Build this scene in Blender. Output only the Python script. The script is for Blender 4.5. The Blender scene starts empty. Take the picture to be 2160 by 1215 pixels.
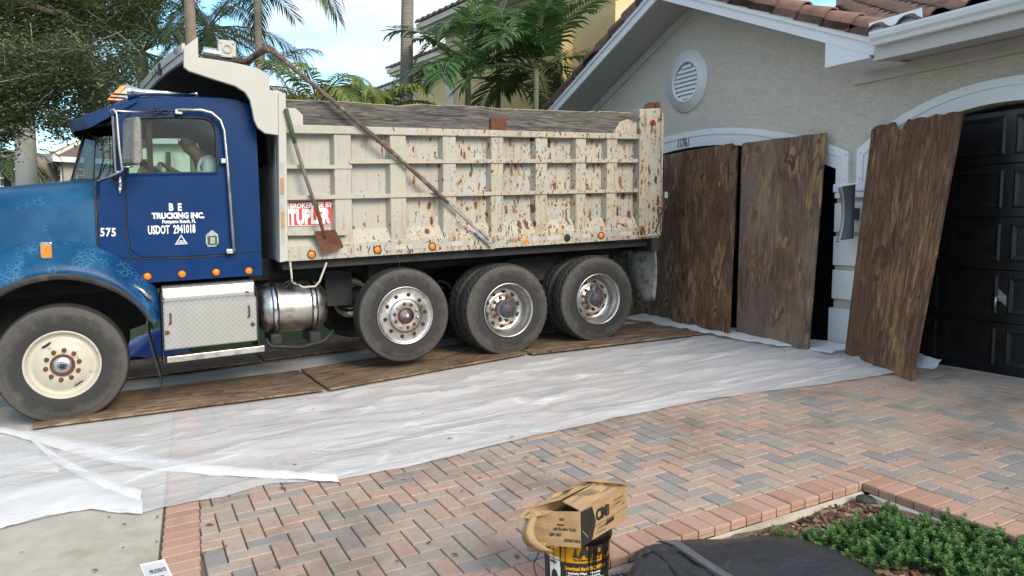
import bpy, bmesh, math, random
from mathutils import Vector, Matrix, noise as mnoise
R = random.Random(7)
rad = math.radians
SC = bpy.context.scene
COL = SC.collection

# ------------------------------------------------------------------ camera
FPX, CX, CY = 1600.0, 1080.0, 607.5
PITCH, YAW = math.atan((607.5 - 478) / FPX), math.atan(800 / FPX)
CAM = Vector((0, -7.14, 1.35))
_f = Vector((-math.cos(YAW), math.sin(YAW), 0)); RT = Vector((math.sin(YAW), math.cos(YAW), 0)); UP = Vector((0, 0, 1))
FWD = _f * math.cos(PITCH) - UP * math.sin(PITCH); DN = -UP * math.cos(PITCH) - _f * math.sin(PITCH)
cd = bpy.data.cameras.new('camera'); cam = bpy.data.objects.new('camera', cd); COL.objects.link(cam)
cd.sensor_width = 36; cd.lens = 36 * FPX / 2160; cd.clip_end = 900; cd.clip_start = .05
m = Matrix((RT, -DN, -FWD)).transposed().to_4x4(); m.translation = CAM; cam.matrix_world = m
SC.camera = cam

# ------------------------------------------------------------------ world, sun, exposure
SUN_AZ, SUN_EL = rad(80), rad(32)
w = bpy.data.worlds.new('World'); SC.world = w; w.use_nodes = True
nt = w.node_tree; nt.nodes.clear()
def nd(nt, typ, ins=None, **props):
    n = nt.nodes.new(typ)
    for k, v in props.items(): setattr(n, k, v)
    for k, v in (ins or {}).items():
        s = n.inputs[k]
        if isinstance(v, bpy.types.NodeSocket): nt.links.new(v, s)
        else: s.default_value = v
    return n
def ramp(nt, fac, stops, interp='LINEAR'):
    n = nt.nodes.new('ShaderNodeValToRGB'); cr = n.color_ramp; cr.interpolation = interp
    while len(cr.elements) < len(stops): cr.elements.new(.5)
    for e, (p, c) in zip(cr.elements, stops):
        e.position = p; e.color = (c[0], c[1], c[2], 1) if not isinstance(c, (int, float)) else (c, c, c, 1)
    nt.links.new(fac, n.inputs[0]); return n.outputs[0]
def mix(nt, fac, a, b, bt='MIX'):
    n = nt.nodes.new('ShaderNodeMix'); n.data_type = 'RGBA'; n.blend_type = bt
    for k, v in ((0, fac), (6, a), (7, b)):
        s = n.inputs[k]
        if isinstance(v, bpy.types.NodeSocket): nt.links.new(v, s)
        elif k == 0: s.default_value = v
        else: s.default_value = (v[0], v[1], v[2], 1)
    return n.outputs[2]
def mth(nt, op, a, b=0.0, c=0.0, clamp=False):
    n = nt.nodes.new('ShaderNodeMath'); n.operation = op; n.use_clamp = clamp
    for i, v in enumerate((a, b, c)):
        if isinstance(v, bpy.types.NodeSocket): nt.links.new(v, n.inputs[i])
        else: n.inputs[i].default_value = v
    return n.outputs[0]
sky = nd(nt, 'ShaderNodeTexSky', sky_type='NISHITA', sun_disc=False, sun_elevation=SUN_EL, sun_rotation=SUN_AZ,
         air_density=1.0, dust_density=.6, ozone_density=1.6)
tc = nd(nt, 'ShaderNodeTexCoord')
mp = nd(nt, 'ShaderNodeMapping', {'Vector': tc.outputs['Generated'], 'Scale': (2.1, 2.1, 6.5), 'Location': (.35, .2, .4)})
n1 = nd(nt, 'ShaderNodeTexNoise', {'Vector': mp.outputs[0], 'Scale': 1.35, 'Detail': 9, 'Roughness': .58, 'Distortion': .35})
cl = ramp(nt, n1.outputs[0], [(.42, 0.0), (.50, .5), (.58, .95)])
n2 = nd(nt, 'ShaderNodeTexNoise', {'Vector': mp.outputs[0], 'Scale': 4.0, 'Detail': 6})
cc = ramp(nt, n2.outputs[0], [(.35, (3.0, 3.05, 3.0)), (.65, (4.3, 4.25, 4.1))])
skyb = mix(nt, 1.0, sky.outputs[0], (.74, .96, 1.0), 'MULTIPLY')
bg = nd(nt, 'ShaderNodeBackground', {'Color': mix(nt, cl, skyb, cc), 'Strength': .15})
out = nd(nt, 'ShaderNodeOutputWorld', {'Surface': bg.outputs[0]})
sl = bpy.data.lights.new('sun', 'SUN'); sl.energy = 1.8; sl.angle = rad(28); sl.color = (1, .86, .67)
so = bpy.data.objects.new('sun', sl); COL.objects.link(so); so.location = (20, 20, 30)
sd = Vector((math.sin(SUN_AZ) * math.cos(SUN_EL), math.cos(SUN_AZ) * math.cos(SUN_EL), math.sin(SUN_EL)))
so.rotation_euler = sd.to_track_quat('Z', 'Y').to_euler()
vs = SC.view_settings; vs.view_transform = 'Standard'; vs.look = 'None'; vs.exposure = 1.14; vs.gamma = 1; vs.use_curve_mapping = False

# ------------------------------------------------------------------ geometry helpers
SLOPE = 0.06
def gz(x, y): return SLOPE * min(0.0, max(y, -9.0))
def ray(px, py): return FWD + RT * ((px - CX) / FPX) + DN * ((py - CY) / FPX)
def PX(px, py, X): v = ray(px, py); return CAM + v * ((X - CAM.x) / v.x)          # point on the plane x = X
def PY(px, py, Y): v = ray(px, py); return CAM + v * ((Y - CAM.y) / v.y)
def PZ(px, py, Z): v = ray(px, py); return CAM + v * ((Z - CAM.z) / v.z)
def PG(px, py, h=0): v = ray(px, py); d = v.z - SLOPE * v.y; return CAM + v * ((h - (CAM.z - SLOPE * CAM.y)) / d)
def PD(px, py, d): return CAM + ray(px, py) * d
ORG = {}
def org(o): return ORG.get(o.name, Vector()) if o else Vector()
def setp(o, label=None, cat=None, group=None, kind=None):
    for k, v in (('label', label), ('category', cat), ('group', group), ('kind', kind)):
        if v: o[k] = v
    return o
def empty(name, loc, label=None, cat=None, group=None, parent=None):
    o = bpy.data.objects.new(name, None); COL.objects.link(o); loc = Vector(loc)
    o.empty_display_size = .1
    if parent: o.parent = parent
    o.location = loc - org(parent); ORG[o.name] = loc
    return setp(o, label, cat, group)
def copy_tree(o, parent=None):
    c = o.copy(); COL.objects.link(c); c.parent = parent; ORG[c.name] = org(o).copy()
    for ch in list(o.children): copy_tree(ch, c)
    return c
def frame(axis):
    a = Vector(axis).normalized(); h = Vector((0, 0, 1)) if abs(a.z) < .9 else Vector((1, 0, 0))
    u = a.cross(h).normalized(); return a, u, a.cross(u).normalized()
class MB:
    def __init__(s): s.v = []; s.f = []; s.mi = []; s.uv = []; s.m = 0; s.sm = []; s.smooth = False
    def vert(s, p): s.v.append(tuple(p)); return len(s.v) - 1
    def face(s, idx, uv=None): s.f.append(tuple(idx)); s.mi.append(s.m); s.uv.append(uv); s.sm.append(s.smooth); return s
    def poly(s, pts, uv=None): return s.face([s.vert(p) for p in pts], uv)
    def box(s, a, b, M=None):
        x0, y0, z0 = a; x1, y1, z1 = b
        p = [Vector(q) for q in ((x0, y0, z0), (x1, y0, z0), (x1, y1, z0), (x0, y1, z0), (x0, y0, z1), (x1, y0, z1), (x1, y1, z1), (x0, y1, z1))]
        if M: p = [M @ q for q in p]
        i = len(s.v); s.v += [tuple(q) for q in p]
        for q in ((3, 2, 1, 0), (4, 5, 6, 7), (0, 1, 5, 4), (1, 2, 6, 5), (2, 3, 7, 6), (3, 0, 4, 7)): s.face([i + k for k in q])
        return s
    def hexa(s, p):
        i = len(s.v); s.v += [tuple(q) for q in p]
        for q in ((3, 2, 1, 0), (4, 5, 6, 7), (0, 1, 5, 4), (1, 2, 6, 5), (2, 3, 7, 6), (3, 0, 4, 7)): s.face([i + k for k in q])
        return s
    def prism(s, pts, off, caps=(True, True)):
        n = len(pts); i = len(s.v); off = Vector(off)
        s.v += [tuple(Vector(p)) for p in pts]; s.v += [tuple(Vector(p) + off) for p in pts]
        if caps[0]: s.face(list(range(i, i + n)))
        if caps[1]: s.face(list(range(i + 2 * n - 1, i + n - 1, -1)))
        for k in range(n): l = (k + 1) % n; s.face((i + l, i + k, i + n + k, i + n + l))
        return s
    def tube(s, pts, r, seg=8, cap=True):
        pts = [Vector(p) for p in pts]; n = len(pts)
        rr = r if isinstance(r, (list, tuple)) else [r] * n
        rings = []; u0 = None
        for k in range(n):
            t = (pts[min(k + 1, n - 1)] - pts[max(k - 1, 0)])
            if t.length < 1e-9: t = Vector((0, 0, 1))
            t.normalize()
            if u0 is None: _, u, v = frame(t)
            else:
                u = (u0 - t * u0.dot(t)); u = u.normalized() if u.length > 1e-6 else frame(t)[1]; v = t.cross(u)
            u0 = u
            rings.append([s.vert(pts[k] + (u * math.cos(2 * math.pi * j / seg) + v * math.sin(2 * math.pi * j / seg)) * rr[k]) for j in range(seg)])
        sm = s.smooth; s.smooth = True
        for k in range(n - 1):
            for j in range(seg): l = (j + 1) % seg; s.face((rings[k][j], rings[k][l], rings[k + 1][l], rings[k + 1][j]))
        s.smooth = sm
        if cap: s.face(rings[0][::-1]); s.face(rings[-1])
        return s
    def lathe(s, prof, c, axis, seg=32, cap=(False, False), mod=None):
        a, u, v = frame(axis); c = Vector(c); rings = []
        for k, (t, r) in enumerate(prof):
            ring = []
            for j in range(seg):
                th = 2 * math.pi * j / seg; r2, t2 = (r, t) if mod is None else mod(k, j, r, t)
                ring.append(s.vert(c + a * t2 + (u * math.cos(th) + v * math.sin(th)) * r2))
            rings.append(ring)
        sm = s.smooth; s.smooth = True
        for k in range(len(prof) - 1):
            for j in range(seg): l = (j + 1) % seg; s.face((rings[k][j], rings[k][l], rings[k + 1][l], rings[k + 1][j]))
        s.smooth = sm
        if cap[0]: s.face(rings[0][::-1])
        if cap[1]: s.face(rings[-1])
        return s
    def cyl(s, a, b, r, seg=16):
        a = Vector(a); b = Vector(b); return s.lathe([(0, r), ((b - a).length, r)], a, b - a, seg, (True, True))
    def disc(s, c, axis, r, h, seg=20, bev=.15):
        return s.lathe([(0, r), (h * (1 - bev), r), (h, r * (1 - bev))], c, axis, seg, (False, True))
    def ring(s, outer, inner, off):
        """plate with a hole: outer and inner loops with the same number of points, thickness off"""
        n = len(outer); off = Vector(off); o = [s.vert(p) for p in outer]; i = [s.vert(p) for p in inner]
        o2 = [s.vert(Vector(p) + off) for p in outer]; i2 = [s.vert(Vector(p) + off) for p in inner]
        for k in range(n):
            l = (k + 1) % n
            s.face((o[k], o[l], i[l], i[k])); s.face((o2[l], o2[k], i2[k], i2[l])); s.face((o[l], o[k], o2[k], o2[l])); s.face((i[k], i[l], i2[l], i2[k]))
        return s
    def grid(s, fn, nu, nv, uv=False):
        i0 = len(s.v)
        for a in range(nu + 1):
            for b in range(nv + 1): s.v.append(tuple(fn(a / nu, b / nv)))
        for a in range(nu):
            for b in range(nv):
                k = i0 + a * (nv + 1) + b
                s.face((k, k + nv + 1, k + nv + 2, k + 1), [(a / nu, b / nv), ((a + 1) / nu, b / nv), ((a + 1) / nu, (b + 1) / nv), (a / nu, (b + 1) / nv)] if uv else None)
        return s
    def build(s, name, mat, parent=None, bevel=0, smooth=False, at=None, segs=2):
        me = bpy.data.meshes.new(name); o_ = org(parent) if at is None else Vector(at)
        me.from_pydata([(p[0] - o_.x, p[1] - o_.y, p[2] - o_.z) for p in s.v], [], s.f)
        mats = mat if isinstance(mat, (list, tuple)) else [mat]
        for q in mats: me.materials.append(q)
        me.polygons.foreach_set('material_index', [min(k, len(mats) - 1) for k in s.mi])
        me.polygons.foreach_set('use_smooth', [smooth or k for k in s.sm])
        if any(u is not None for u in s.uv):
            ul = me.uv_layers.new(name='UVMap'); flat = []
            for f, u in zip(s.f, s.uv):
                for k in range(len(f)): flat += list(u[k]) if u else [0, 0]
            ul.data.foreach_set('uv', flat)
        me.update()
        o = bpy.data.objects.new(name, me); COL.objects.link(o)
        if parent:
            o.parent = parent
            if at is not None: o.location = Vector(at) - org(parent)
        elif at is not None: o.location = at
        ORG[o.name] = o_.copy()
        if bevel:
            b = o.modifiers.new('bevel', 'BEVEL'); b.width = bevel; b.segments = segs; b.limit_method = 'ANGLE'; b.angle_limit = rad(40)
        return o
def rrect(x0, x1, y0, y1, r, n=6):
    """rounded rectangle as 2-D points, counter-clockwise; r = one radius or four (bl, br, tr, tl)"""
    rr = r if isinstance(r, (list, tuple)) else [r] * 4; pts = []
    for (cx, cy, a0, q) in ((x0 + rr[0], y0 + rr[0], 180, rr[0]), (x1 - rr[1], y0 + rr[1], 270, rr[1]), (x1 - rr[2], y1 - rr[2], 0, rr[2]), (x0 + rr[3], y1 - rr[3], 90, rr[3])):
        for k in range(n + 1): a = rad(a0 + 90 * k / n); pts.append((cx + q * math.cos(a), cy + q * math.sin(a)))
    return pts
def resample(poly, centre, n):
    """n points where rays from centre meet the polygon"""
    out = []; cx, cy = centre
    for k in range(n):
        a = 2 * math.pi * k / n; dx, dy = math.cos(a), math.sin(a); best = None
        for i in range(len(poly)):
            (ax, ay), (bx, by) = poly[i], poly[(i + 1) % len(poly)]
            ex, ey = bx - ax, by - ay; den = dx * ey - dy * ex
            if abs(den) < 1e-9: continue
            t = ((ax - cx) * ey - (ay - cy) * ex) / den; q = ((ax - cx) * dy - (ay - cy) * dx) / den
            if t > 0 and -1e-6 <= q <= 1 + 1e-6 and (best is None or t > best): best = t
        out.append((cx + dx * best, cy + dy * best))
    return out
def hole_loops(outer, inner, n=72):
    """matching loops: the corners of the outer polygon are kept by snapping the nearest ray to them"""
    c = (sum(p[0] for p in inner) / len(inner), sum(p[1] for p in inner) / len(inner))
    o = resample(outer, c, n); i = resample(inner, c, n)
    for q in outer:
        k = min(range(n), key=lambda k: (o[k][0] - q[0]) ** 2 + (o[k][1] - q[1]) ** 2); o[k] = q
    return o, i
_txt = {}
def text_mb(mb, body, origin, du, dv, size, sx=1.0, align='LEFT', bold=0.0, shear=0.0, spacing=1.0, thick=.002, fn=None):
    """flat lettering: du = reading direction, dv = up; thickness along du x dv"""
    c = bpy.data.curves.new('t', 'FONT'); c.body = body; c.size = size; c.align_x = align; c.offset = bold; c.shear = shear
    c.space_character = spacing; c.resolution_u = 2; c.fill_mode = 'FRONT'
    o = bpy.data.objects.new('t', c); COL.objects.link(o)
    dg = bpy.context.evaluated_depsgraph_get(); dg.update()
    me = bpy.data.meshes.new_from_object(o.evaluated_get(dg))
    du = Vector(du); dv = Vector(dv); nn = du.cross(dv).normalized(); O = Vector(origin); i = len(mb.v)
    for v in me.vertices:
        p = O + du * (v.co.x * sx) + dv * v.co.y + nn * thick
        mb.v.append(tuple(fn(p) if fn else p))
    for p in me.polygons: mb.face([i + k for k in p.vertices])
    bpy.data.objects.remove(o); bpy.data.curves.remove(c); bpy.data.meshes.remove(me)
    return mb
# ------------------------------------------------------------------ materials
def newmat(name):
    mt = bpy.data.materials.new(name); mt.use_nodes = True; nt = mt.node_tree
    return mt, nt, nt.nodes['Principled BSDF']
def oc(nt, scale=(1, 1, 1), rot=(0, 0, 0), which='Object', loc=(0, 0, 0)):
    t = nt.nodes.new('ShaderNodeTexCoord')
    return nd(nt, 'ShaderNodeMapping', {'Vector': t.outputs[which], 'Scale': scale, 'Rotation': rot, 'Location': loc}).outputs[0]
def noise(nt, vec, scale=5, detail=4, rough=.55, dist=0):
    return nd(nt, 'ShaderNodeTexNoise', {'Vector': vec, 'Scale': scale, 'Detail': detail, 'Roughness': rough, 'Distortion': dist}).outputs[0]
def voro(nt, vec, scale=5, feature='F1', rnd=1):
    return nd(nt, 'ShaderNodeTexVoronoi', {'Vector': vec, 'Scale': scale, 'Randomness': rnd}, feature=feature)
def bump(nt, b, h, s=.3, d=.02):
    n = nd(nt, 'ShaderNodeBump', {'Height': h, 'Strength': s, 'Distance': d}); nt.links.new(n.outputs[0], b.inputs['Normal'])
def L(nt, a, b): nt.links.new(a, b)
def simple(name, col, rough=.6, metal=0, var=.25, vs=6, bs=60, bm=.12, dirt=None, spec=.5, dscale=3, dlo=.5, dhi=.68):
    mt, nt, b = newmat(name); v = oc(nt)
    c = mix(nt, noise(nt, v, vs, 6), [k * (1 - var) for k in col], [min(1, k * (1 + var)) for k in col])
    if dirt: c = mix(nt, ramp(nt, noise(nt, v, dscale, 8, .7), [(dlo, 0.0), (dhi, 1.0)]), c, dirt)
    L(nt, c, b.inputs['Base Color']); b.inputs['Metallic'].default_value = metal; b.inputs['Specular IOR Level'].default_value = spec
    L(nt, ramp(nt, noise(nt, v, vs * 2, 4), [(.3, max(.03, rough - .12)), (.7, min(1, rough + .12))]), b.inputs['Roughness'])
    if bm: bump(nt, b, noise(nt, v, bs, 4), bm, .01)
    return mt
MT = {}
MT['white_trim'] = simple('white_trim', (.70, .72, .75), .45, var=.04, bs=150, bm=.05, dirt=(.52, .53, .53), dlo=.60, dhi=.85)
MT['dark_trim'] = simple('black_paint', (.010, .010, .012), .42, var=.3)
MT['black_rubber'] = simple('black_rubber', (.018, .018, .019), .7, var=.4, dirt=(.07, .065, .06), dscale=6)
MT['chassis'] = simple('chassis_black', (.012, .012, .014), .7, var=.5, dirt=(.03, .025, .022))
MT['chrome'] = simple('chrome', (.72, .72, .73), .16, 1, var=.06, bm=.02)
MT['dull_steel'] = simple('dull_steel', (.50, .49, .48), .38, 1, var=.15, dirt=(.22, .17, .13), dscale=7, dlo=.55, dhi=.8)
MT['alu'] = simple('aluminium', (.47, .455, .44), .36, 1, var=.15, dirt=(.26, .235, .21), dscale=9, dlo=.48, dhi=.75)
MT['rust'] = simple('rust', (.12, .045, .022), .9, var=.6, vs=30, bm=.5, dirt=(.05, .025, .018), dscale=20)
MT['rust_pipe'] = simple('rusty_pipe', (.10, .062, .048), .8, var=.5, vs=20, bm=.3, dirt=(.24, .20, .17), dscale=14)
MT['white_steel'] = simple('cream_steel', (.46, .43, .36), .45, var=.12, vs=9, dirt=(.26, .14, .07), dscale=13, dlo=.585, dhi=.68)
MT['amber'] = simple('amber_lens', (.75, .20, .02), .25, var=.15, vs=20, bm=.0)
MT['red_lens'] = simple('red_lens', (.25, .015, .015), .3, var=.15, bm=0)
MT['white_print'] = simple('white_print', (.80, .80, .80), .5, var=.03, bm=0)
MT['black_print'] = simple('black_print', (.02, .019, .018), .6, var=.1, bm=0)
MT['red_print'] = simple('red_print', (.55, .035, .045), .45, var=.12, bm=0)
MT['blue_hub'] = simple('blue_hub', (.03, .065, .105), .6, var=.4, vs=30, dirt=(.10, .05, .03), dscale=30, dlo=.5, dhi=.6)
MT['red_hub'] = simple('red_hub', (.11, .022, .02), .5, var=.4, vs=30)
MT['seat_dark'] = simple('cab_interior', (.018, .018, .02), .8, var=.3)
MT['grey_tape'] = simple('reflective_tape', (.34, .33, .31), .4, var=.15, dirt=(.52, .49, .43), dscale=5)
MT['concrete'] = simple('concrete', (.44, .41, .35), .9, var=.28, vs=7, bs=140, bm=.5, dirt=(.25, .19, .12), dscale=1.6, dlo=.52, dhi=.82)
MT['slab_grey'] = simple('slab_grey', (.40, .40, .39), .8, var=.15)
MT['sand_joint'] = simple('joint_sand', (.15, .125, .095), .95, var=.4, vs=20)
MT['grass_base'] = simple('lawn', (.045, .085, .022), .95, var=.5, vs=9, bs=120, bm=.8)
MT['mulch_base'] = simple('mulch_soil', (.10, .065, .045), .95, var=.6, vs=25, bm=.7, bs=70, dirt=(.28, .24, .19), dscale=5, dlo=.48, dhi=.62)
MT['asphalt'] = simple('asphalt', (.055, .055, .056), .9, var=.25)
MT['skin'] = simple('skin', (.16, .085, .055), .55, var=.12, bm=0)
MT['shirt'] = simple('pale_shirt', (.56, .62, .68), .85, var=.08, vs=14, bs=25, bm=.3)
MT['hair'] = simple('dark_hair', (.018, .015, .013), .8, var=.3)
MT['paper'] = simple('white_paper', (.74, .75, .73), .7, var=.05, bm=0)
MT['louvre_gap'] = simple('louvre_backing_grey', (.45, .45, .45), .9)  # even mid-grey backing behind the vent louvres
MT['window_dark'] = simple('window_glass', (.03, .035, .045), .08, var=.3, bm=0, spec=.8)
MT['blue_tarp'] = simple('blue_tarp', (.01, .06, .34), .4, var=.3, vs=12, bs=10, bm=.8)
MT['black_tarp'] = simple('black_tarp', (.022, .0235, .027), .5, var=.4, vs=7, bs=30, bm=.9, dirt=(.10, .10, .10), dscale=55, dlo=.60, dhi=.68)
MT['tarp_lit_fold'] = simple('lit_fold_grey', (.10, .105, .115), .55, var=.25, vs=20, bs=40, bm=.3)  # paler than the tarp: light on its folds put into the colour
MT['navy_plastic'] = simple('dark_grey_metal', (.05, .053, .06), .5, var=.15)
MT['lamp_silver'] = simple('brushed_silver', (.46, .47, .49), .35, .7, var=.1, bm=.03)
MT['pebble'] = simple('pebble', (.27, .245, .21), .8, var=.5, vs=9)
MT['leaf_brown'] = simple('dry_leaf', (.17, .075, .035), .8, var=.5, vs=30)
def islandmat(name, cols, rough=.6, big=.25, bs=50, bm=.3, spec=.4, nz=.25, nscale=30, transl=0, blotch=None):
    """colour chosen per loose piece and per object"""
    mt, nt, b = newmat(name); g = nt.nodes.new('ShaderNodeNewGeometry'); oi = nt.nodes.new('ShaderNodeObjectInfo'); v = oc(nt)
    r = mth(nt, 'FRACT', mth(nt, 'ADD', g.outputs['Random Per Island'], oi.outputs['Random']))
    c = ramp(nt, r, [((k + .0) / len(cols), q) for k, q in enumerate(cols)], 'CONSTANT' if big == 0 else 'LINEAR')
    gp = nd(nt, 'ShaderNodeMapping', {'Vector': g.outputs['Position']}).outputs[0]
    c = mix(nt, noise(nt, gp, nscale, 5, .65), mix(nt, 1, c, [1 - nz] * 3, 'MULTIPLY'), mix(nt, 1, c, [1 + nz] * 3, 'MULTIPLY'))
    if blotch:
        for (sc, col, lo, hi, k) in blotch: c = mix(nt, mth(nt, 'MULTIPLY', ramp(nt, noise(nt, gp, sc, 6, .65), [(lo, 0.0), (hi, 1.0)]), k), c, col)
    L(nt, c, b.inputs['Base Color']); b.inputs['Roughness'].default_value = rough; b.inputs['Specular IOR Level'].default_value = spec
    if bm: bump(nt, b, noise(nt, gp, bs, 5), bm, .008)
    if transl:
        tr = nd(nt, 'ShaderNodeBsdfTranslucent', {'Color': c}); ms = nd(nt, 'ShaderNodeMixShader', {0: transl}); 
        L(nt, b.outputs[0], ms.inputs[1]); L(nt, tr.outputs[0], ms.inputs[2]); L(nt, ms.outputs[0], nt.nodes['Material Output'].inputs[0])
    return mt
MT['paver'] = islandmat('paver', [(0.408, 0.288, 0.228), (0.37, 0.298, 0.248), (0.302, 0.27, 0.242), (0.428, 0.298, 0.243), (0.38, 0.311, 0.26), (0.326, 0.28, 0.243), (0.408, 0.316, 0.257), (0.264, 0.249, 0.239), (0.423, 0.285, 0.23), (0.365, 0.288, 0.239)],
    .9, 0, bs=160, bm=.5, nz=.32, nscale=55, blotch=[(1.3, (.17, .13, .10), .50, .66, .6), (14, (.13, .11, .09), .58, .75, .5), (160, (.55, .47, .40), .66, .74, .4)])
MT['border_paver'] = islandmat('border_paver', [(.42, .255, .19), (.44, .28, .215), (.39, .235, .175), (.42, .285, .22)], .9, 0, bs=160, bm=.5, nz=.28, nscale=45,
    blotch=[(3, (.22, .15, .12), .55, .75, .5), (150, (.58, .45, .37), .66, .74, .4)])
MT['roof_tile'] = islandmat('roof_tile', [(.185, .10, .075), (.215, .12, .095), (.155, .088, .07), (.20, .115, .09)], .8, .2, bs=60, bm=.2, nz=.3, nscale=9,
    blotch=[(5, (.085, .05, .042), .5, .72, .7), (11, (.36, .22, .17), .6, .75, .6)])
MT['oak_leaf'] = islandmat('oak_leaf', [(.095, .14, .06), (.075, .12, .06), (.16, .19, .08), (.05, .09, .042), (.21, .23, .12)], .55, .2, bm=0, nz=.15, transl=.40)
MT['palm_leaf'] = islandmat('palm_leaf', [(.075, .155, .045), (.055, .125, .04), (.115, .20, .06), (.045, .10, .034)], .38, .2, bm=0, nz=.12, transl=.3, spec=.5)
MT['palm_leaf_sunlit'] = islandmat('palm_leaf_sunlit', [(.20, .25, .04), (.14, .21, .04), (.28, .27, .05), (.10, .17, .04)], .4, .2, bm=0, nz=.12, transl=.35)  # yellower leaf greens with the sunlight painted in
MT['palm_leaf_grey'] = islandmat('palm_leaf_grey', [(.075, .125, .055), (.09, .15, .055), (.13, .165, .065), (.06, .10, .045)], .5, .2, bm=0, nz=.12, transl=.3)
MT['juniper'] = islandmat('juniper', [(.08, .18, .045), (.12, .25, .06), (.05, .13, .04), (.17, .28, .085), (.085, .17, .055)], .5, .2, bm=0, nz=.15, transl=.2)
MT['grass_blade'] = islandmat('grass_blade', [(.06, .12, .025), (.08, .14, .03), (.045, .09, .02)], .6, .2, bm=0, transl=.3)
MT['field_tile'] = islandmat('field_tile', [(.15, .085, .065), (.18, .105, .08), (.13, .08, .065)], .85, .2, bs=60, bm=.2, nz=.35, nscale=9, blotch=[(6, (.06, .045, .042), .48, .62, .75)])
MT['mulch'] = islandmat('mulch', [(.16, .07, .045), (.10, .055, .04), (.21, .12, .08), (.07, .045, .035), (.30, .23, .17)], .9, 0, bm=.3, nz=.3)
MT['gravel'] = islandmat('gravel', [(.24, .21, .18), (.32, .28, .23), (.17, .155, .14), (.36, .33, .29), (.27, .22, .17)], .8, 0, bm=.1, nz=.2)
MT['twig'] = simple('twig', (.22, .19, .155), .9)
MT['bark'] = simple('bark', (.10, .075, .055), .95, var=.4, vs=12, bs=30, bm=.8)
MT['royal_trunk'] = simple('royal_palm_trunk', (.42, .40, .36), .8, var=.12, vs=3, bs=14, bm=.15, dirt=(.30, .31, .22), dscale=2.5, dlo=.5, dhi=.75)
def trunkmat(name, a, b2, k=22):
    mt, nt, b = newmat(name); v = oc(nt); w_ = nd(nt, 'ShaderNodeTexWave', {'Vector': oc(nt, (0, 0, 1)), 'Scale': k / 6.28, 'Distortion': 3, 'Detail': 3, 'Detail Scale': 2}, bands_direction='Z')
    c = mix(nt, ramp(nt, w_.outputs[0], [(.1, 0.0), (.45, 1.0)]), a, b2); c = mix(nt, noise(nt, v, 9, 6), c, mix(nt, 1, c, (.55, .55, .55), 'MULTIPLY'))
    L(nt, c, b.inputs['Base Color']); b.inputs['Roughness'].default_value = .9; bump(nt, b, w_.outputs[0], .5, .02); return mt
MT['ring_trunk'] = trunkmat('ringed_palm_trunk', (.19, .155, .13), (.36, .325, .29), 60)
MT['green_trunk'] = trunkmat('green_palm_trunk', (.13, .16, .09), (.20, .22, .13), 40)

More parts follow.
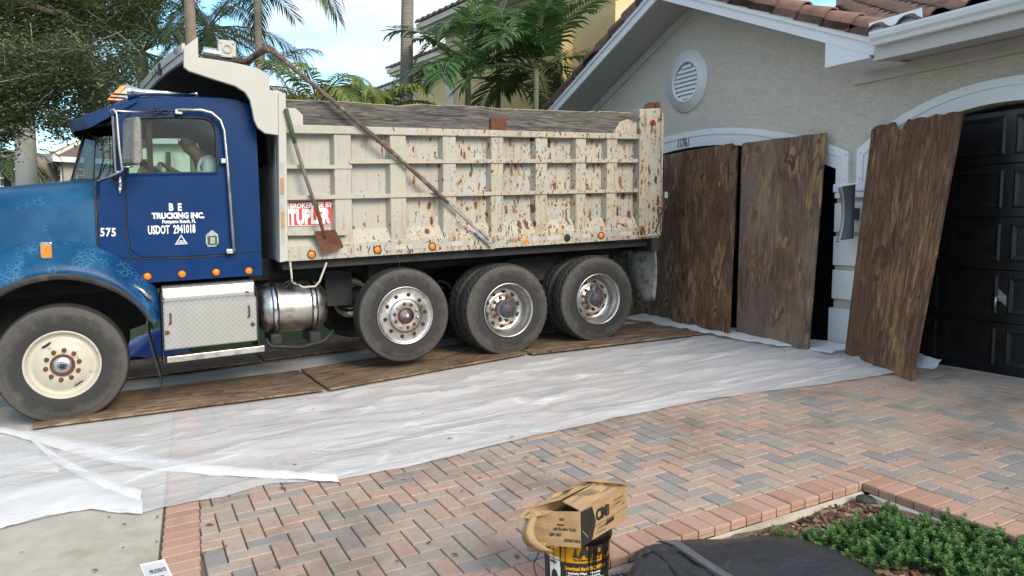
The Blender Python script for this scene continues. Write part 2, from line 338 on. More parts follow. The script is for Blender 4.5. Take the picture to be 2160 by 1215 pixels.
# white dump body: stained cream paint with chips and rust
def rustymat(name, a_, c_):
  mt, nt, b = newmat(name)
  v = oc(nt); sx = nd(nt, 'ShaderNodeSeparateXYZ', {0: v})
  grow = nd(nt, 'ShaderNodeMapRange', {0: sx.outputs[1], 1: -1.9, 2: 1.3, 3: 0.0, 4: 1.0}, clamp=True).outputs[0]     # more wear towards the tailgate
  low = nd(nt, 'ShaderNodeMapRange', {0: sx.outputs[2], 1: 1.75, 2: 1.35, 3: 0.0, 4: 1.0}, clamp=True).outputs[0]      # and along the bottom ledge
  c = mix(nt, noise(nt, v, 2.2, 7, .65), a_, c_)
  st = ramp(nt, noise(nt, oc(nt, (3, 3, 1.1)), 2.6, 8, .7), [(.42, 0.0), (.66, 1.0)])
  c = mix(nt, mth(nt, 'MULTIPLY', st, mth(nt, 'MULTIPLY_ADD', grow, .50, .12)), c, (.40, .325, .20))
  wear = mth(nt, 'ADD', mth(nt, 'MULTIPLY', grow, .85), mth(nt, 'MULTIPLY', low, .45), clamp=True)
  dn = noise(nt, v, 6, 4); dv = nd(nt, 'ShaderNodeVectorMath', {0: oc(nt, (1, 1.6, .62), (.35, 0, 0)), 1: nd(nt, 'ShaderNodeVectorMath', {0: nd(nt, 'ShaderNodeTexNoise', {'Vector': v, 'Scale': 9.0, 'Detail': 3}).outputs[1], 'Scale': .13}, operation='SCALE').outputs[0]}, operation='ADD').outputs[0]
  masks = []
  for (sc, base, gain, pick) in ((7.5, .015, .16, .55), (17, .02, .22, .48), (40, .10, .30, .42)):
      vo = voro(nt, dv, sc); rnd = nd(nt, 'ShaderNodeSeparateColor', {0: vo.outputs['Color']}).outputs[0]
      rr = mth(nt, 'MULTIPLY', mth(nt, 'SUBTRACT', rnd, mth(nt, 'MULTIPLY_ADD', wear, -.35, 1 - pick + .3), clamp=True), 1.7)
      thr = mth(nt, 'MULTIPLY', mth(nt, 'MULTIPLY_ADD', wear, gain, base + .07), mth(nt, 'ADD', rr, .0))
      masks.append((mth(nt, 'LESS_THAN', vo.outputs['Distance'], mth(nt, 'MULTIPLY', thr, 1.75)), mth(nt, 'LESS_THAN', vo.outputs['Distance'], mth(nt, 'MULTIPLY', thr, 2.6))))
  hal = mth(nt, 'MAXIMUM', masks[0][1], masks[1][1]); core = mth(nt, 'MAXIMUM', mth(nt, 'MAXIMUM', masks[0][0], masks[1][0]), masks[2][0])
  c = mix(nt, mth(nt, 'MULTIPLY', hal, .55), c, (.42, .22, .075))
  c = mix(nt, core, c, mix(nt, ramp(nt, noise(nt, v, 25, 3), [(.4, 0.0), (.62, 1.0)]), (.030, .016, .012), (.125, .055, .022)))
  orr = ramp(nt, noise(nt, v, 3.3, 7, .75), [(.60, 0.0), (.70, .8)]); c = mix(nt, mth(nt, 'MULTIPLY', orr, mth(nt, 'MULTIPLY', grow, .75)), c, (.42, .19, .06))
  dr = noise(nt, oc(nt, (9, 9, .7)), 2.4, 5, .6); c = mix(nt, mth(nt, 'MULTIPLY', ramp(nt, dr, [(.54, 0.0), (.66, 1.0)]), mth(nt, 'MULTIPLY_ADD', wear, .5, .12)), c, (.27, .165, .075))
  gr = noise(nt, oc(nt, (1, 1, 1)), 1.7, 7, .7); c = mix(nt, mth(nt, 'MULTIPLY', ramp(nt, gr, [(.50, 0.0), (.64, 1.0)]), .35), c, (.25, .235, .21))
  L(nt, c, b.inputs['Base Color']); b.inputs['Roughness'].default_value = .55
  bump(nt, b, mth(nt, 'SUBTRACT', noise(nt, v, 12, 5), core), .25, .01)
  return mt
MT['rusty'] = rustymat('rusty_cream_paint', (.385, .382, .362), (.37, .35, .295)); MT['rusty_panel'] = rustymat('rusty_white_panel', (.385, .388, .388), (.36, .352, .33))
MT['white_clean'] = simple('body_white_paint', (.42, .41, .38), .5, var=.06, vs=2, dirt=(.40, .32, .20), dscale=5, dlo=.62, dhi=.8)

# truck blue: faded teal forward, deep blue cab, crazed clear coat on the fender
def bluemat(name, kind, klo=.44):
    mt, nt, b = newmat(name); v = oc(nt); s = nd(nt, 'ShaderNodeSeparateXYZ', {0: v})
    f = nd(nt, 'ShaderNodeMapRange', {0: mth(nt, 'ADD', s.outputs[1], mth(nt, 'MULTIPLY', noise(nt, v, 2.5, 4), .35)), 1: -2.70, 2: -2.25, 3: 0.0, 4: 1.0}, clamp=True).outputs[0]
    teal = mix(nt, noise(nt, v, 2.2, 6, .65), (.001, .042, .112), (.004, .062, .150))
    c = mix(nt, f, teal, mix(nt, noise(nt, v, 3, 5), (.0005, .021, .092), (.001, .031, .132)))
    if kind == 'fender':
        vo = nd(nt, 'ShaderNodeTexVoronoi', {'Vector': nd(nt, 'ShaderNodeVectorMath', {0: v, 1: nd(nt, 'ShaderNodeVectorMath', {0: nd(nt, 'ShaderNodeTexNoise', {'Vector': v, 'Scale': 7.0}).outputs[1], 'Scale': .12}, operation='SCALE').outputs[0]}, operation='ADD').outputs[0], 'Scale': 24.0}, feature='DISTANCE_TO_EDGE')
        e = ramp(nt, vo.outputs['Distance'], [(.05, 1.0), (.12, 0.0)])
        k = ramp(nt, noise(nt, v, 3.2, 5, .6), [(klo, 0.0), (klo + .08, 1.0)])
        c = mix(nt, mth(nt, 'MULTIPLY', mth(nt, 'MULTIPLY', e, k), .55), c, (.07, .19, .34)); c = mix(nt, mth(nt, 'MULTIPLY', ramp(nt, noise(nt, v, 2, 4), [(.4, 0.0), (.7, 1.0)]), .35), c, (.05, .17, .33))
    c = mix(nt, ramp(nt, noise(nt, v, 70, 3, .8), [(.70, 0.0), (.76, .8)]), c, (.28, .33, .38))
    L(nt, c, b.inputs['Base Color']); L(nt, ramp(nt, noise(nt, v, 4, 5), [(.3, .26), (.7, .48)]), b.inputs['Roughness'])
    b.inputs['Specular IOR Level'].default_value = .16; b.inputs['Coat Weight'].default_value = .04; b.inputs['Coat Roughness'].default_value = .2
    bump(nt, b, noise(nt, v, 3, 2), .05, .05); return mt
MT['blue'] = bluemat('truck_blue', 'cab'); MT['blue_fender'] = bluemat('truck_blue_crazed', 'fender', .49); MT['blue_hood'] = bluemat('truck_blue_faded', 'fender', .60)

# tyre: dusty brown sidewall over black
mt, nt, b = newmat('tyre'); MT['tyre'] = mt; v = oc(nt)
sv = nd(nt, 'ShaderNodeSeparateXYZ', {0: v}); rad_ = mth(nt, 'SQRT', mth(nt, 'ADD', mth(nt, 'MULTIPLY', sv.outputs[1], sv.outputs[1]), mth(nt, 'MULTIPLY', sv.outputs[2], sv.outputs[2])))
dn_ = mth(nt, 'ADD', rad_, mth(nt, 'MULTIPLY', mth(nt, 'SUBTRACT', noise(nt, v, 6, 8, .72), .5), .34))
c = mix(nt, ramp(nt, dn_, [(.40, .10), (.50, 1.0)]), (.017, .018, .020), (.075, .069, .061))
c = mix(nt, ramp(nt, noise(nt, v, 45, 5, .7), [(.45, 0.0), (.75, .35)]), c, (.05, .047, .043))
c = mix(nt, mth(nt, 'MULTIPLY', mth(nt, 'LESS_THAN', nd(nt, 'ShaderNodeNewGeometry').outputs['Pointiness'], .47), .8), c, (.012, .012, .012))  # concave tread grooves darkened, their shade put into the colour
L(nt, c, b.inputs['Base Color']); b.inputs['Roughness'].default_value = .82; bump(nt, b, mth(nt, 'ADD', noise(nt, v, 90, 3), mth(nt, 'MULTIPLY', mth(nt, 'SINE', mth(nt, 'MULTIPLY', rad_, 520.0)), mth(nt, 'MULTIPLY', mth(nt, 'GREATER_THAN', rad_, .40), .35))), .3, .004)

# weathered plywood, UV: u across, v along the grain (metres)
def plymat(name, base, dark, light, grey=None):
    mt, nt, b = newmat(name); oi = nt.nodes.new('ShaderNodeObjectInfo')
    off = nd(nt, 'ShaderNodeCombineXYZ', {0: mth(nt, 'MULTIPLY', oi.outputs['Random'], 37.0), 1: mth(nt, 'MULTIPLY', oi.outputs['Random'], 91.0)}).outputs[0]
    uv = nd(nt, 'ShaderNodeVectorMath', {0: nt.nodes.new('ShaderNodeTexCoord').outputs['UV'], 1: off}, operation='ADD').outputs[0]
    def mp(s): return nd(nt, 'ShaderNodeMapping', {'Vector': uv, 'Scale': (s[0], s[1], 1)}).outputs[0]
    g1 = noise(nt, mp((15, 1.7)), 1, 8, .65, 1.6); g2 = noise(nt, mp((60, 4.5)), 1, 5, .6, .6); pt = noise(nt, mp((4.2, 1.5)), 1, 7, .62, 1.2)
    c = mix(nt, ramp(nt, g1, [(.40, 0.0), (.60, 1.0)]), dark, base)
    c = mix(nt, mth(nt, 'MULTIPLY', ramp(nt, g2, [(.48, 0.0), (.60, 1.0)]), .5), c, [k * .40 for k in base])
    c = mix(nt, mth(nt, 'MULTIPLY', ramp(nt, pt, [(.535, 0.0), (.60, 1.0)]), .75), c, mix(nt, ramp(nt, g1, [(.4, 0.0), (.6, 1.0)]), [k * .5 for k in light], light))
    ft = noise(nt, mp((5.5, 1.7)), 1, 5, .6, 1.6); c = mix(nt, mth(nt, 'MULTIPLY', ramp(nt, ft, [(.58, 0.0), (.615, 1.0)]), .85), c, (.026, .020, .019)); big = noise(nt, mp((1.6, .9)), 1, 5, .6, 1.0); c = mix(nt, mth(nt, 'MULTIPLY', ramp(nt, big, [(.44, 1.0), (.54, 0.0)]), .6), c, mix(nt, g1, [q * .7 for q in dark], [q * 1.25 for q in dark]))
    st = noise(nt, mp((7, 1.6)), 1, 6, .6, 3.2); c = mix(nt, mth(nt, 'MULTIPLY', ramp(nt, st, [(.42, 1.0), (.48, 0.0)]), .65), c, (.095, .042, .028))
    k = voro(nt, mp((3.2, 2.1)), 1.0); kr = nd(nt, 'ShaderNodeSeparateColor', {0: k.outputs['Color']}).outputs[1]
    kn = mth(nt, 'MULTIPLY', mth(nt, 'LESS_THAN', k.outputs['Distance'], .075), mth(nt, 'GREATER_THAN', kr, .62)); c = mix(nt, mth(nt, 'MULTIPLY', kn, .6), c, light)
    if grey: c = mix(nt, mth(nt, 'MULTIPLY', ramp(nt, noise(nt, mp((1.2, .8)), 1, 5), [(.42, 0.0), (.62, 1.0)]), .6), c, grey)
    L(nt, c, b.inputs['Base Color']); b.inputs['Roughness'].default_value = .85; b.inputs['Specular IOR Level'].default_value = .25
    bump(nt, b, mth(nt, 'ADD', g1, mth(nt, 'MULTIPLY', g2, .6)), .5, .008); return mt
MT['ply_wall'] = plymat('weathered_plywood', (.27, .155, .085), (.098, .053, .035), (.40, .255, .13))
MT['ply_grey'] = plymat('greyed_plywood', (.26, .165, .105), (.105, .068, .050), (.44, .28, .13), (.19, .145, .118))
MT['ply_ground'] = plymat('trodden_plywood', (.32, .225, .145), (.14, .095, .065), (.42, .32, .215))
mt, nt, b = newmat('grey_plank'); MT['plank'] = mt; v = oc(nt, (1, .8, 14))
g1 = noise(nt, v, 3.2, 8, .65, 1.6); c = mix(nt, ramp(nt, g1, [(.40, 0.0), (.60, 1.0)]), (.040, .035, .035), (.165, .150, .143))
c = mix(nt, ramp(nt, noise(nt, oc(nt, (1, .5, 3)), 4, 6), [(.55, 0.0), (.75, .6)]), c, (.06, .052, .05)); L(nt, c, b.inputs['Base Color']); b.inputs['Roughness'].default_value = .9; bump(nt, b, g1, .7, .015)
MT['plank_raw'] = simple('raw_split_wood', (.42, .29, .17), .85, var=.3, vs=20)
# stucco with a trowelled knock-down relief
def stucco(name, col, sc=9, st=.55):
    mt, nt, b = newmat(name); v = oc(nt)
    c = mix(nt, noise(nt, v, 1.2, 6), [k * .93 for k in col], [k * 1.06 for k in col])
    L(nt, c, b.inputs['Base Color']); b.inputs['Roughness'].default_value = .9
    h = mth(nt, 'ADD', ramp(nt, noise(nt, oc(nt, (1, 1, 1.5)), sc, 5, .6, 1.4), [(.44, 0.0), (.52, 1.0)]), mth(nt, 'MULTIPLY', noise(nt, v, 70, 4), .35))
    bump(nt, b, h, st, .012); return mt
MT['stucco'] = stucco('grey_stucco', (.53, .485, .43))
MT['soffit'] = simple('soffit', (.42, .41, .395), .85, var=.04)
MT['frieze'] = simple('frieze_grey', (.47, .455, .44), .7, var=.05)
MT['yellow_stucco'] = stucco('yellow_stucco', (.68, .52, .28), 6, .3)
MT['cream_trim'] = simple('cream_trim', (.66, .60, .50), .7, var=.06)
MT['tan_stucco'] = stucco('tan_stucco', (.34, .30, .26), 6, .3)
MT['pale_stucco'] = stucco('pale_stucco', (.78, .80, .72), 6, .2)
MT['brown_roof'] = islandmat('brown_roof', [(.13, .092, .072), (.16, .115, .09), (.11, .08, .068)], .85, .2, bm=.2)
MT['door_black'] = simple('garage_black', (.0085, .0085, .0095), .36, var=.2, vs=3, bs=90, bm=.06)
MT['cardboard'] = simple('cardboard', (.36, .235, .125), .85, var=.10, vs=9, bs=35, bm=.18, dirt=(.33, .20, .095), dscale=7)
MT['cardboard_in'] = simple('cardboard_inside', (.36, .235, .12), .9, var=.1)
MT['yellow_plastic'] = simple('yellow_plastic', (.78, .36, .015), .35, var=.08, bm=0)
MT['tar'] = simple('tar', (.012, .009, .008), .3, var=.4, bm=.2)
# translucent polythene
def sheet(name, dens, wr=1.0):
    mt, nt, b = newmat(name); v = oc(nt)
    col = (.86, .86, .87, 1)
    d = nd(nt, 'ShaderNodeBsdfDiffuse', {'Color': col}); t = nd(nt, 'ShaderNodeBsdfTranslucent', {'Color': col}); tr = nd(nt, 'ShaderNodeBsdfTransparent', {'Color': (.95, .95, .96, 1)})
    gl = nd(nt, 'ShaderNodeBsdfGlossy', {'Color': (1, 1, 1, 1), 'Roughness': .25})
    wp = nd(nt, 'ShaderNodeVectorMath', {0: oc(nt), 1: nd(nt, 'ShaderNodeVectorMath', {0: nd(nt, 'ShaderNodeTexNoise', {'Vector': oc(nt), 'Scale': .7, 'Detail': 1}).outputs[1], 'Scale': .5}, operation='SCALE').outputs[0]}, operation='ADD').outputs[0]
    def ridge(sc, rot, wd, det=3):
        q = nd(nt, 'ShaderNodeMapping', {'Vector': wp, 'Scale': sc, 'Rotation': (0, 0, rot)}).outputs[0]
        return ramp(nt, mth(nt, 'ABSOLUTE', mth(nt, 'SUBTRACT', noise(nt, q, 1, det, .55, .4), .5)), [(0, 1.0), (wd, 0.0)])
    r1, r2, r3 = ridge((2.6, .30, 1), .06, .018, 1.5), ridge((4.2, .9, 1), -.28, .012, 1), ridge((3.5, 2.6, 1), .6, .014, 2)
    lowf = noise(nt, nd(nt, 'ShaderNodeMapping', {'Vector': wp, 'Scale': (2.0, .5, 1)}).outputs[0], 1, 3, .5)
    wv = mth(nt, 'ADD', mth(nt, 'MULTIPLY', r1, .55), mth(nt, 'MULTIPLY_ADD', r2, .35, mth(nt, 'MULTIPLY', r3, .16)), clamp=True)
    bn = nd(nt, 'ShaderNodeBump', {'Height': mth(nt, 'MULTIPLY_ADD', lowf, 1.5, mth(nt, 'MULTIPLY', wv, .30)), 'Strength': .7 * wr, 'Distance': .04}).outputs[0]
    wv = mth(nt, 'ADD', mth(nt, 'MULTIPLY', wv, .8), mth(nt, 'MULTIPLY', ramp(nt, lowf, [(.38, 0.0), (.68, 1.0)]), .5), clamp=True)
    for q in (d, t, gl): L(nt, bn, q.inputs['Normal'])
    m1 = nd(nt, 'ShaderNodeMixShader', {0: .22}); L(nt, d.outputs[0], m1.inputs[1]); L(nt, t.outputs[0], m1.inputs[2])
    lw = nd(nt, 'ShaderNodeLayerWeight', {'Blend': .4, 'Normal': bn}); m2 = nd(nt, 'ShaderNodeMixShader', {0: mth(nt, 'MULTIPLY_ADD', mth(nt, 'POWER', lw.outputs['Facing'], 3.0), .22, .045)}); L(nt, m1.outputs[0], m2.inputs[1]); L(nt, gl.outputs[0], m2.inputs[2])
    m3 = nd(nt, 'ShaderNodeMixShader', {0: ramp(nt, wv, [(.05, dens), (.8, min(1, dens + .30))])}); L(nt, tr.outputs[0], m3.inputs[1]); L(nt, m2.outputs[0], m3.inputs[2])
    L(nt, m3.outputs[0], nt.nodes['Material Output'].inputs[0]); return mt
MT['poly'] = sheet('polythene', .54, .9); MT['poly2'] = sheet('polythene_folded', .90, .35); MT['poly_thin'] = sheet('polythene_thin', .6, .5)
def glass(name, tint, refl=.9):
    mt, nt, b = newmat(name); tr = nd(nt, 'ShaderNodeBsdfTransparent', {'Color': (*tint, 1)}); gl = nd(nt, 'ShaderNodeBsdfGlossy', {'Roughness': .03})
    lw = nd(nt, 'ShaderNodeLayerWeight', {'Blend': .5}); ms = nd(nt, 'ShaderNodeMixShader', {0: mth(nt, 'MULTIPLY_ADD', mth(nt, 'POWER', lw.outputs['Facing'], 4.0), refl, .05)})
    L(nt, tr.outputs[0], ms.inputs[1]); L(nt, gl.outputs[0], ms.inputs[2]); L(nt, ms.outputs[0], nt.nodes['Material Output'].inputs[0]); return mt
MT['screen_glass'] = glass('windscreen_glass', (.34, .46, .41), .35); MT['cab_glass'] = glass('cab_glass', (.60, .72, .66), .30)
# diamond plate
mt, nt, b = newmat('diamond_plate'); MT['diamond'] = mt
def dp(rot): 
    w_ = nd(nt, 'ShaderNodeTexBrick', {'Vector': oc(nt, (1, 1, 1), rot), 'Scale': 1.0}); return w_
v = oc(nt, (0, 1, 1)); sxyz = nd(nt, 'ShaderNodeSeparateXYZ', {0: v}); yy, zz = sxyz.outputs[1], sxyz.outputs[2]
def lug(a, bq, ph):
    u = mth(nt, 'ADD', mth(nt, 'MULTIPLY', yy, a), mth(nt, 'MULTIPLY', zz, bq)); q = mth(nt, 'ADD', mth(nt, 'MULTIPLY', yy, -bq), mth(nt, 'MULTIPLY', zz, a))
    return mth(nt, 'MULTIPLY', mth(nt, 'GREATER_THAN', mth(nt, 'SINE', mth(nt, 'ADD', u, ph)), .3), mth(nt, 'GREATER_THAN', mth(nt, 'SINE', mth(nt, 'MULTIPLY_ADD', q, 2.2, ph)), .65))
k = 170
hh = mth(nt, 'MAXIMUM', lug(k * .707, k * .707, 0), lug(k * .707, -k * .707, 1.57))
c = mix(nt, noise(nt, oc(nt, (1, 3.2, .4)), 2.5, 5), (.30, .295, .29), (.44, .43, .425)); c = mix(nt, hh, c, (.56, .56, .55))
L(nt, c, b.inputs['Base Color']); b.inputs['Metallic'].default_value = .85; b.inputs['Roughness'].default_value = .42; bump(nt, b, hh, .5, .004)
# ------------------------------------------------------------------ ground, pavement, drive
def sheet_ground(name, x0, x1, y0, y1, h, mat, n=2, kind='structure', label=None):
    b = MB(); ys = sorted(set([y0, y1] + [y for y in (-9.0, 0.0) if y0 < y < y1]))
    for a, c in zip(ys, ys[1:]): b.poly([(x0, a, gz(0, a) + h), (x1, a, gz(0, a) + h), (x1, c, gz(0, c) + h), (x0, c, gz(0, c) + h)])
    o = b.build(name, mat); setp(o, label, kind=kind); return o
sheet_ground('ground', -400, 400, -400, 400, -.16, MT['grass_base'])
lawn_y = -7.35
sheet_ground('lawn', -60, -11.0, -7.3, 60, -.03, MT['grass_base'])
sheet_ground('road', -200, 200, -16.5, -9.9, -.12, MT['asphalt'])
BX, BY = -3.06, -3.24                       # inner corner of the planting bed
def border_y(x): return -7.08 - .067 * (x + 4.16)
b = MB()
for (x0, x1, y0, y1) in ((-11.0, BX, -7.6, -.02), (BX, 3.0, BY, -.02)): b.poly([(x0, y0, gz(0, y0) - .024), (x1, y0, gz(0, y0) - .024), (x1, y1, gz(0, y1) - .024), (x0, y1, gz(0, y1) - .024)])
drive = setp(b.build('driveway', MT['sand_joint']), kind='structure')
drive['label'] = 'herringbone brick paver driveway sloping up to the garage doors'
# plastic sheet near edge (y -> x), used also to see which pavers are covered
NEAR = [(-9.4, -5.75), (-8.4, -5.55), (-7.92, -5.36), (-7.6, -5.42), (-7.44, -5.41), (-7.15, -5.09), (-7.01, -5.12), (-6.67, -5.12), (-6.39, -5.2), (-5.98, -4.99), (-5.51, -4.95), (-5.04, -4.97), (-4.54, -5.04), (-3.69, -5.08), (-3.08, -5.06), (-2.23, -5.0), (-1.5, -4.81), (-.71, -4.7), (-.05, -4.75)]
def lerp_tab(t, y):
    if y <= t[0][0]: return t[0][1]
    for (a, p), (c, q) in zip(t, t[1:]):
        if y <= c: return p + (q - p) * (y - a) / (c - a)
    return t[-1][1]
def in_view(p):
    q = Vector(p) - CAM; z = q.dot(FWD)
    if z < .5: return None
    x = CX + FPX * q.dot(RT) / z; y = CY + FPX * q.dot(DN) / z
    return z if -60 < x < 2220 and -60 < y < 1300 else None
def paver_into(b, x0, x1, y0, y1, jit=1):
    g = .0035; x0 += g; x1 -= g; y0 += g; y1 -= g; c = .005
    dz = R.uniform(-.0025, .0025) * jit; tx = R.uniform(-.012, .012) * jit; ty = R.uniform(-.012, .012) * jit; cx, cy = (x0 + x1) / 2, (y0 + y1) / 2
    def P(x, y, z): return (x, y, gz(x, y) + z + dz + (x - cx) * tx + (y - cy) * ty)
    lo = [b.vert(P(*q, -.05)) for q in ((x0, y0), (x1, y0), (x1, y1), (x0, y1))]
    md = [b.vert(P(*q, -c)) for q in ((x0, y0), (x1, y0), (x1, y1), (x0, y1))]
    tp = [b.vert(P(*q, 0)) for q in ((x0 + c, y0 + c), (x1 - c, y0 + c), (x1 - c, y1 - c), (x0 + c, y1 - c))]
    b.face(tp)
    for k in range(4): l = (k + 1) % 4; b.face((lo[k], lo[l], md[l], md[k])); b.face((md[k], md[l], tp[l], tp[k]))
U = .112; pav = []
XL, XH, YL, YH = -9.4, -.4, -7.0, -.10
def clip(x0, x1, y0, y1):
    xm = (x0 + x1) / 2; yb = border_y(xm) + .2
    y0 = max(y0, yb); y1 = min(y1, YH); x0 = max(x0, XL); x1 = min(x1, XH)
    # planting bed with its border course (0.2 m) cut out
    bx, by = BX - .2, BY + .2
    if x1 > bx and y0 < by:
        if x0 >= bx and y1 <= by: return None
        ox, oy = x1 - bx, by - y0
        if x0 < bx and (y1 <= by or ox <= oy):
            if y1 > by: pav.append(((bx, x1, by, y1), 0))
            x1 = bx
        else:
            if x0 < bx: pav.append(((x0, bx, y0, by), 0))
            y0 = by
    if x1 - x0 < .03 or y1 - y0 < .03: return None
    return x0, x1, y0, y1
for d in range(-90, 91):
    for m_ in range(-60, 61):
        for (cx, cy, wx, wy) in ((d + 2 * m_, -d + 2 * m_, 2, 1), (2 + d + 2 * m_, -d + 2 * m_, 1, 2)):
            x0, y0 = -5 + cx * U, -3.5 + cy * U
            if x0 > XH or x0 + .24 < XL or y0 > YH or y0 + .24 < YL - .35: continue
            q = clip(x0, x0 + wx * U, y0, y0 + wy * U)
            if q: pav.append((q, 0))
# border courses of red pavers: along the pavement, along both sides of the bed, before the doors
bord = []
x = -9.4
while x < -3.3: bord.append(((x, x + .112, border_y(x + .05), border_y(x + .05) + .2), 1)); x += .112
y = BY + .2
while y > -6.9: bord.append(((BX - .2, BX, y - .112, y), 1)); y -= .112
x = BX
while x < -.4: bord.append(((x, x + .112, BY, BY + .2), 1)); x += .112
pav = [p for p in pav if not (p[0][1] > BX - .2 and p[0][3] < border_y(p[0][0]) + .2)]
allp = pav + bord
vis = []
for p in allp:
    (x0, x1, y0, y1), k = p; cx, cy = (x0 + x1) / 2, (y0 + y1) / 2
    z = in_view((cx, cy, gz(cx, cy)))
    if z and cx > lerp_tab(NEAR, cy) + .05 and (x1 - x0) * (y1 - y0) > .012: vis.append((z, p))
vis.sort(key=lambda q: q[0]); near = [p for _, p in vis[:300]]; nset = set(map(id, near))
for p in near:
    b = MB(); paver_into(b, *p[0]); cx, cy = (p[0][0] + p[0][1]) / 2, (p[0][2] + p[0][3]) / 2
    b.build('paver', MT['border_paver' if p[1] else 'paver'], drive, at=(cx, cy, gz(cx, cy)))
b = MB()
for p in allp:
    if id(p) in nset: continue
    b.m = p[1]; paver_into(b, *p[0])
setp(b.build('pavers', [MT['paver'], MT['border_paver']], drive), kind='stuff')
# pavement slabs
walk = sheet_ground('sidewalk', -40, 20, -8.95, -7.0, -.035, MT['asphalt']); walk['label'] = 'pale concrete sidewalk crossing the foot of the driveway'
xs = [-12.2 + 1.53 * k for k in range(0, 8)]
for x0 in xs:
    x1 = x0 + 1.533
    b = MB(); pts = []
    for (x, y) in ((x0 + .006, -8.9), (x1 - .003, -8.9), (x1 - .003, border_y(x1) - .012), (x0 + .006, border_y(x0) - .012)): pts.append((x, y, gz(x, y) - .004))
    b.prism([(p[0], p[1], p[2] - .08) for p in pts], (0, 0, .08)); b.build('slab', MT['concrete'], walk)
# planting bed
b = MB()
def bedz(x, y): return gz(x, y) - .075 + .03 * mnoise.noise((x * 2, y * 2, 0)) + .012 * mnoise.noise((x * 9, y * 9, 3))
b.grid(lambda u, v: (BX + .002 + u * 4.5, BY - .002 - v * 4.0, bedz(BX + u * 4.5, BY - v * 4)), 90, 80)
bed = setp(b.build('planting_bed', MT['mulch_base'], smooth=True), kind='structure')
b = MB()                                     # pale concrete footing that shows along the edge
for (a, c, n) in (((BX + .004, BY - .004), (BX + .004, BY - 3.4), (.05, 0)), ((BX + .06, BY - .004), (BX + 2.6, BY - .004), (0, -.05))):
    pts = []; m_ = 40
    for k in range(m_ + 1):
        t = k / m_; x = a[0] + (c[0] - a[0]) * t; y = a[1] + (c[1] - a[1]) * t; wd = .75 + .9 * mnoise.noise((x * 5, y * 5, 1)) + .5 * mnoise.noise((x * 17, y * 17, 1))
        pts.append(((x, y, gz(x, y) - .05), (x + n[0] * wd * .5, y + n[1] * wd * .5, gz(x, y) - .058), (x + n[0] * wd * 1.1, y + n[1] * wd * 1.1, gz(x, y) - .10)))
    for p, q in zip(pts, pts[1:]):
        b.poly((p[0], q[0], q[1], p[1])); b.poly((p[1], q[1], q[2], p[2]))
setp(b.build('paver_footing', MT['concrete'], smooth=True), kind='structure')

# ------------------------------------------------------------------ polythene laid under the truck
FAR = [(-9.4, -11.2), (-7.3, -10.95), (-5.3, -10.85), (-4.0, -10.6), (-2, -10.4), (-.05, -10.3)]
def wrinkle(x, y):
    s = 0
    for (fx, fy, a, o) in ((1.5, .30, .030, 0), (3.6, .5, .018, 7), (8.5, 1.4, .009, 13)):
        n = mnoise.noise((x * fx + .6 * mnoise.noise((x, y * 1.5, o)), y * fy + o, o)); s += a * max(0, 1 - abs(n) * 2.6) ** 2.5
    return s
b = MB(); NU, NV = 190, 120
def poly_pt(u, v):
    y = -9.4 + u * (9.4 - .12); xn = lerp_tab(NEAR, y) + .012 * mnoise.noise((y * 4, 1, 2)) + .01 * mnoise.noise((y * 11, 4, 2)); xf = lerp_tab(FAR, y)
    vv = v ** 1.5; x = xn + (xf - xn) * vv
    e = min(1, .35 + vv * 9); under = 1 if x > -7.4 else .15
    return (x, y, gz(x, y) + .006 + wrinkle(x, y) * e * under)
b.grid(poly_pt, NU, NV)
sheet1 = setp(b.build('plastic_sheet', MT['poly'], smooth=True), 'long translucent white plastic sheet spread over the driveway under the truck', 'plastic sheet')
# folded hems and doubled flaps near the sidewalk
def strip(name, up, lo, mat, h=.02, n=26):
    def at(poly, t):
        s = t * (len(poly) - 1); k = min(int(s), len(poly) - 2); a, c = poly[k], poly[k + 1]; f = s - k
        return (a[0] + (c[0] - a[0]) * f, a[1] + (c[1] - a[1]) * f)
    b = MB()
    def fn(u, v):
        p, q = at(up, u), at(lo, u); x, y = p[0] + (q[0] - p[0]) * v, p[1] + (q[1] - p[1]) * v
        g_ = PG(x, y); return g_ + Vector((0, 0, h + .022 * math.sin(math.pi * v) + .010 * mnoise.noise((g_.x * 6, g_.y * 6, 4)) + .006 * mnoise.noise((g_.x * 17, g_.y * 17, 4))))
    b.grid(fn, n * 2, 10); return b.build(name, mat, sheet1, smooth=True)
strip('folded_hem', [(0, 905), (60, 912), (210, 940), (300, 963), (420, 984), (600, 999), (705, 1003)], [(0, 916), (60, 932), (200, 974), (290, 992), (400, 1003), (560, 1014), (715, 1022)], MT['poly2'])
strip('folded_hem', [(60, 922), (120, 962), (175, 990), (230, 1012), (300, 1040)], [(56, 926), (110, 975), (160, 1006), (215, 1032), (296, 1066)], MT['poly2'], .018)
strip('folded_flap', [(-60, 1036), (0, 1030), (70, 1026), (130, 1018), (165, 1012), (240, 1035), (302, 1058)], [(-60, 1130), (0, 1119), (60, 1102), (125, 1086), (190, 1077), (250, 1085), (300, 1089)], MT['poly2'], .012)
strip('folded_flap', [(-60, 905), (0, 920), (50, 935), (90, 960), (120, 985)], [(-60, 1035), (0, 1010), (50, 1000), (90, 1000), (125, 1004)], MT['poly_thin'], .014)
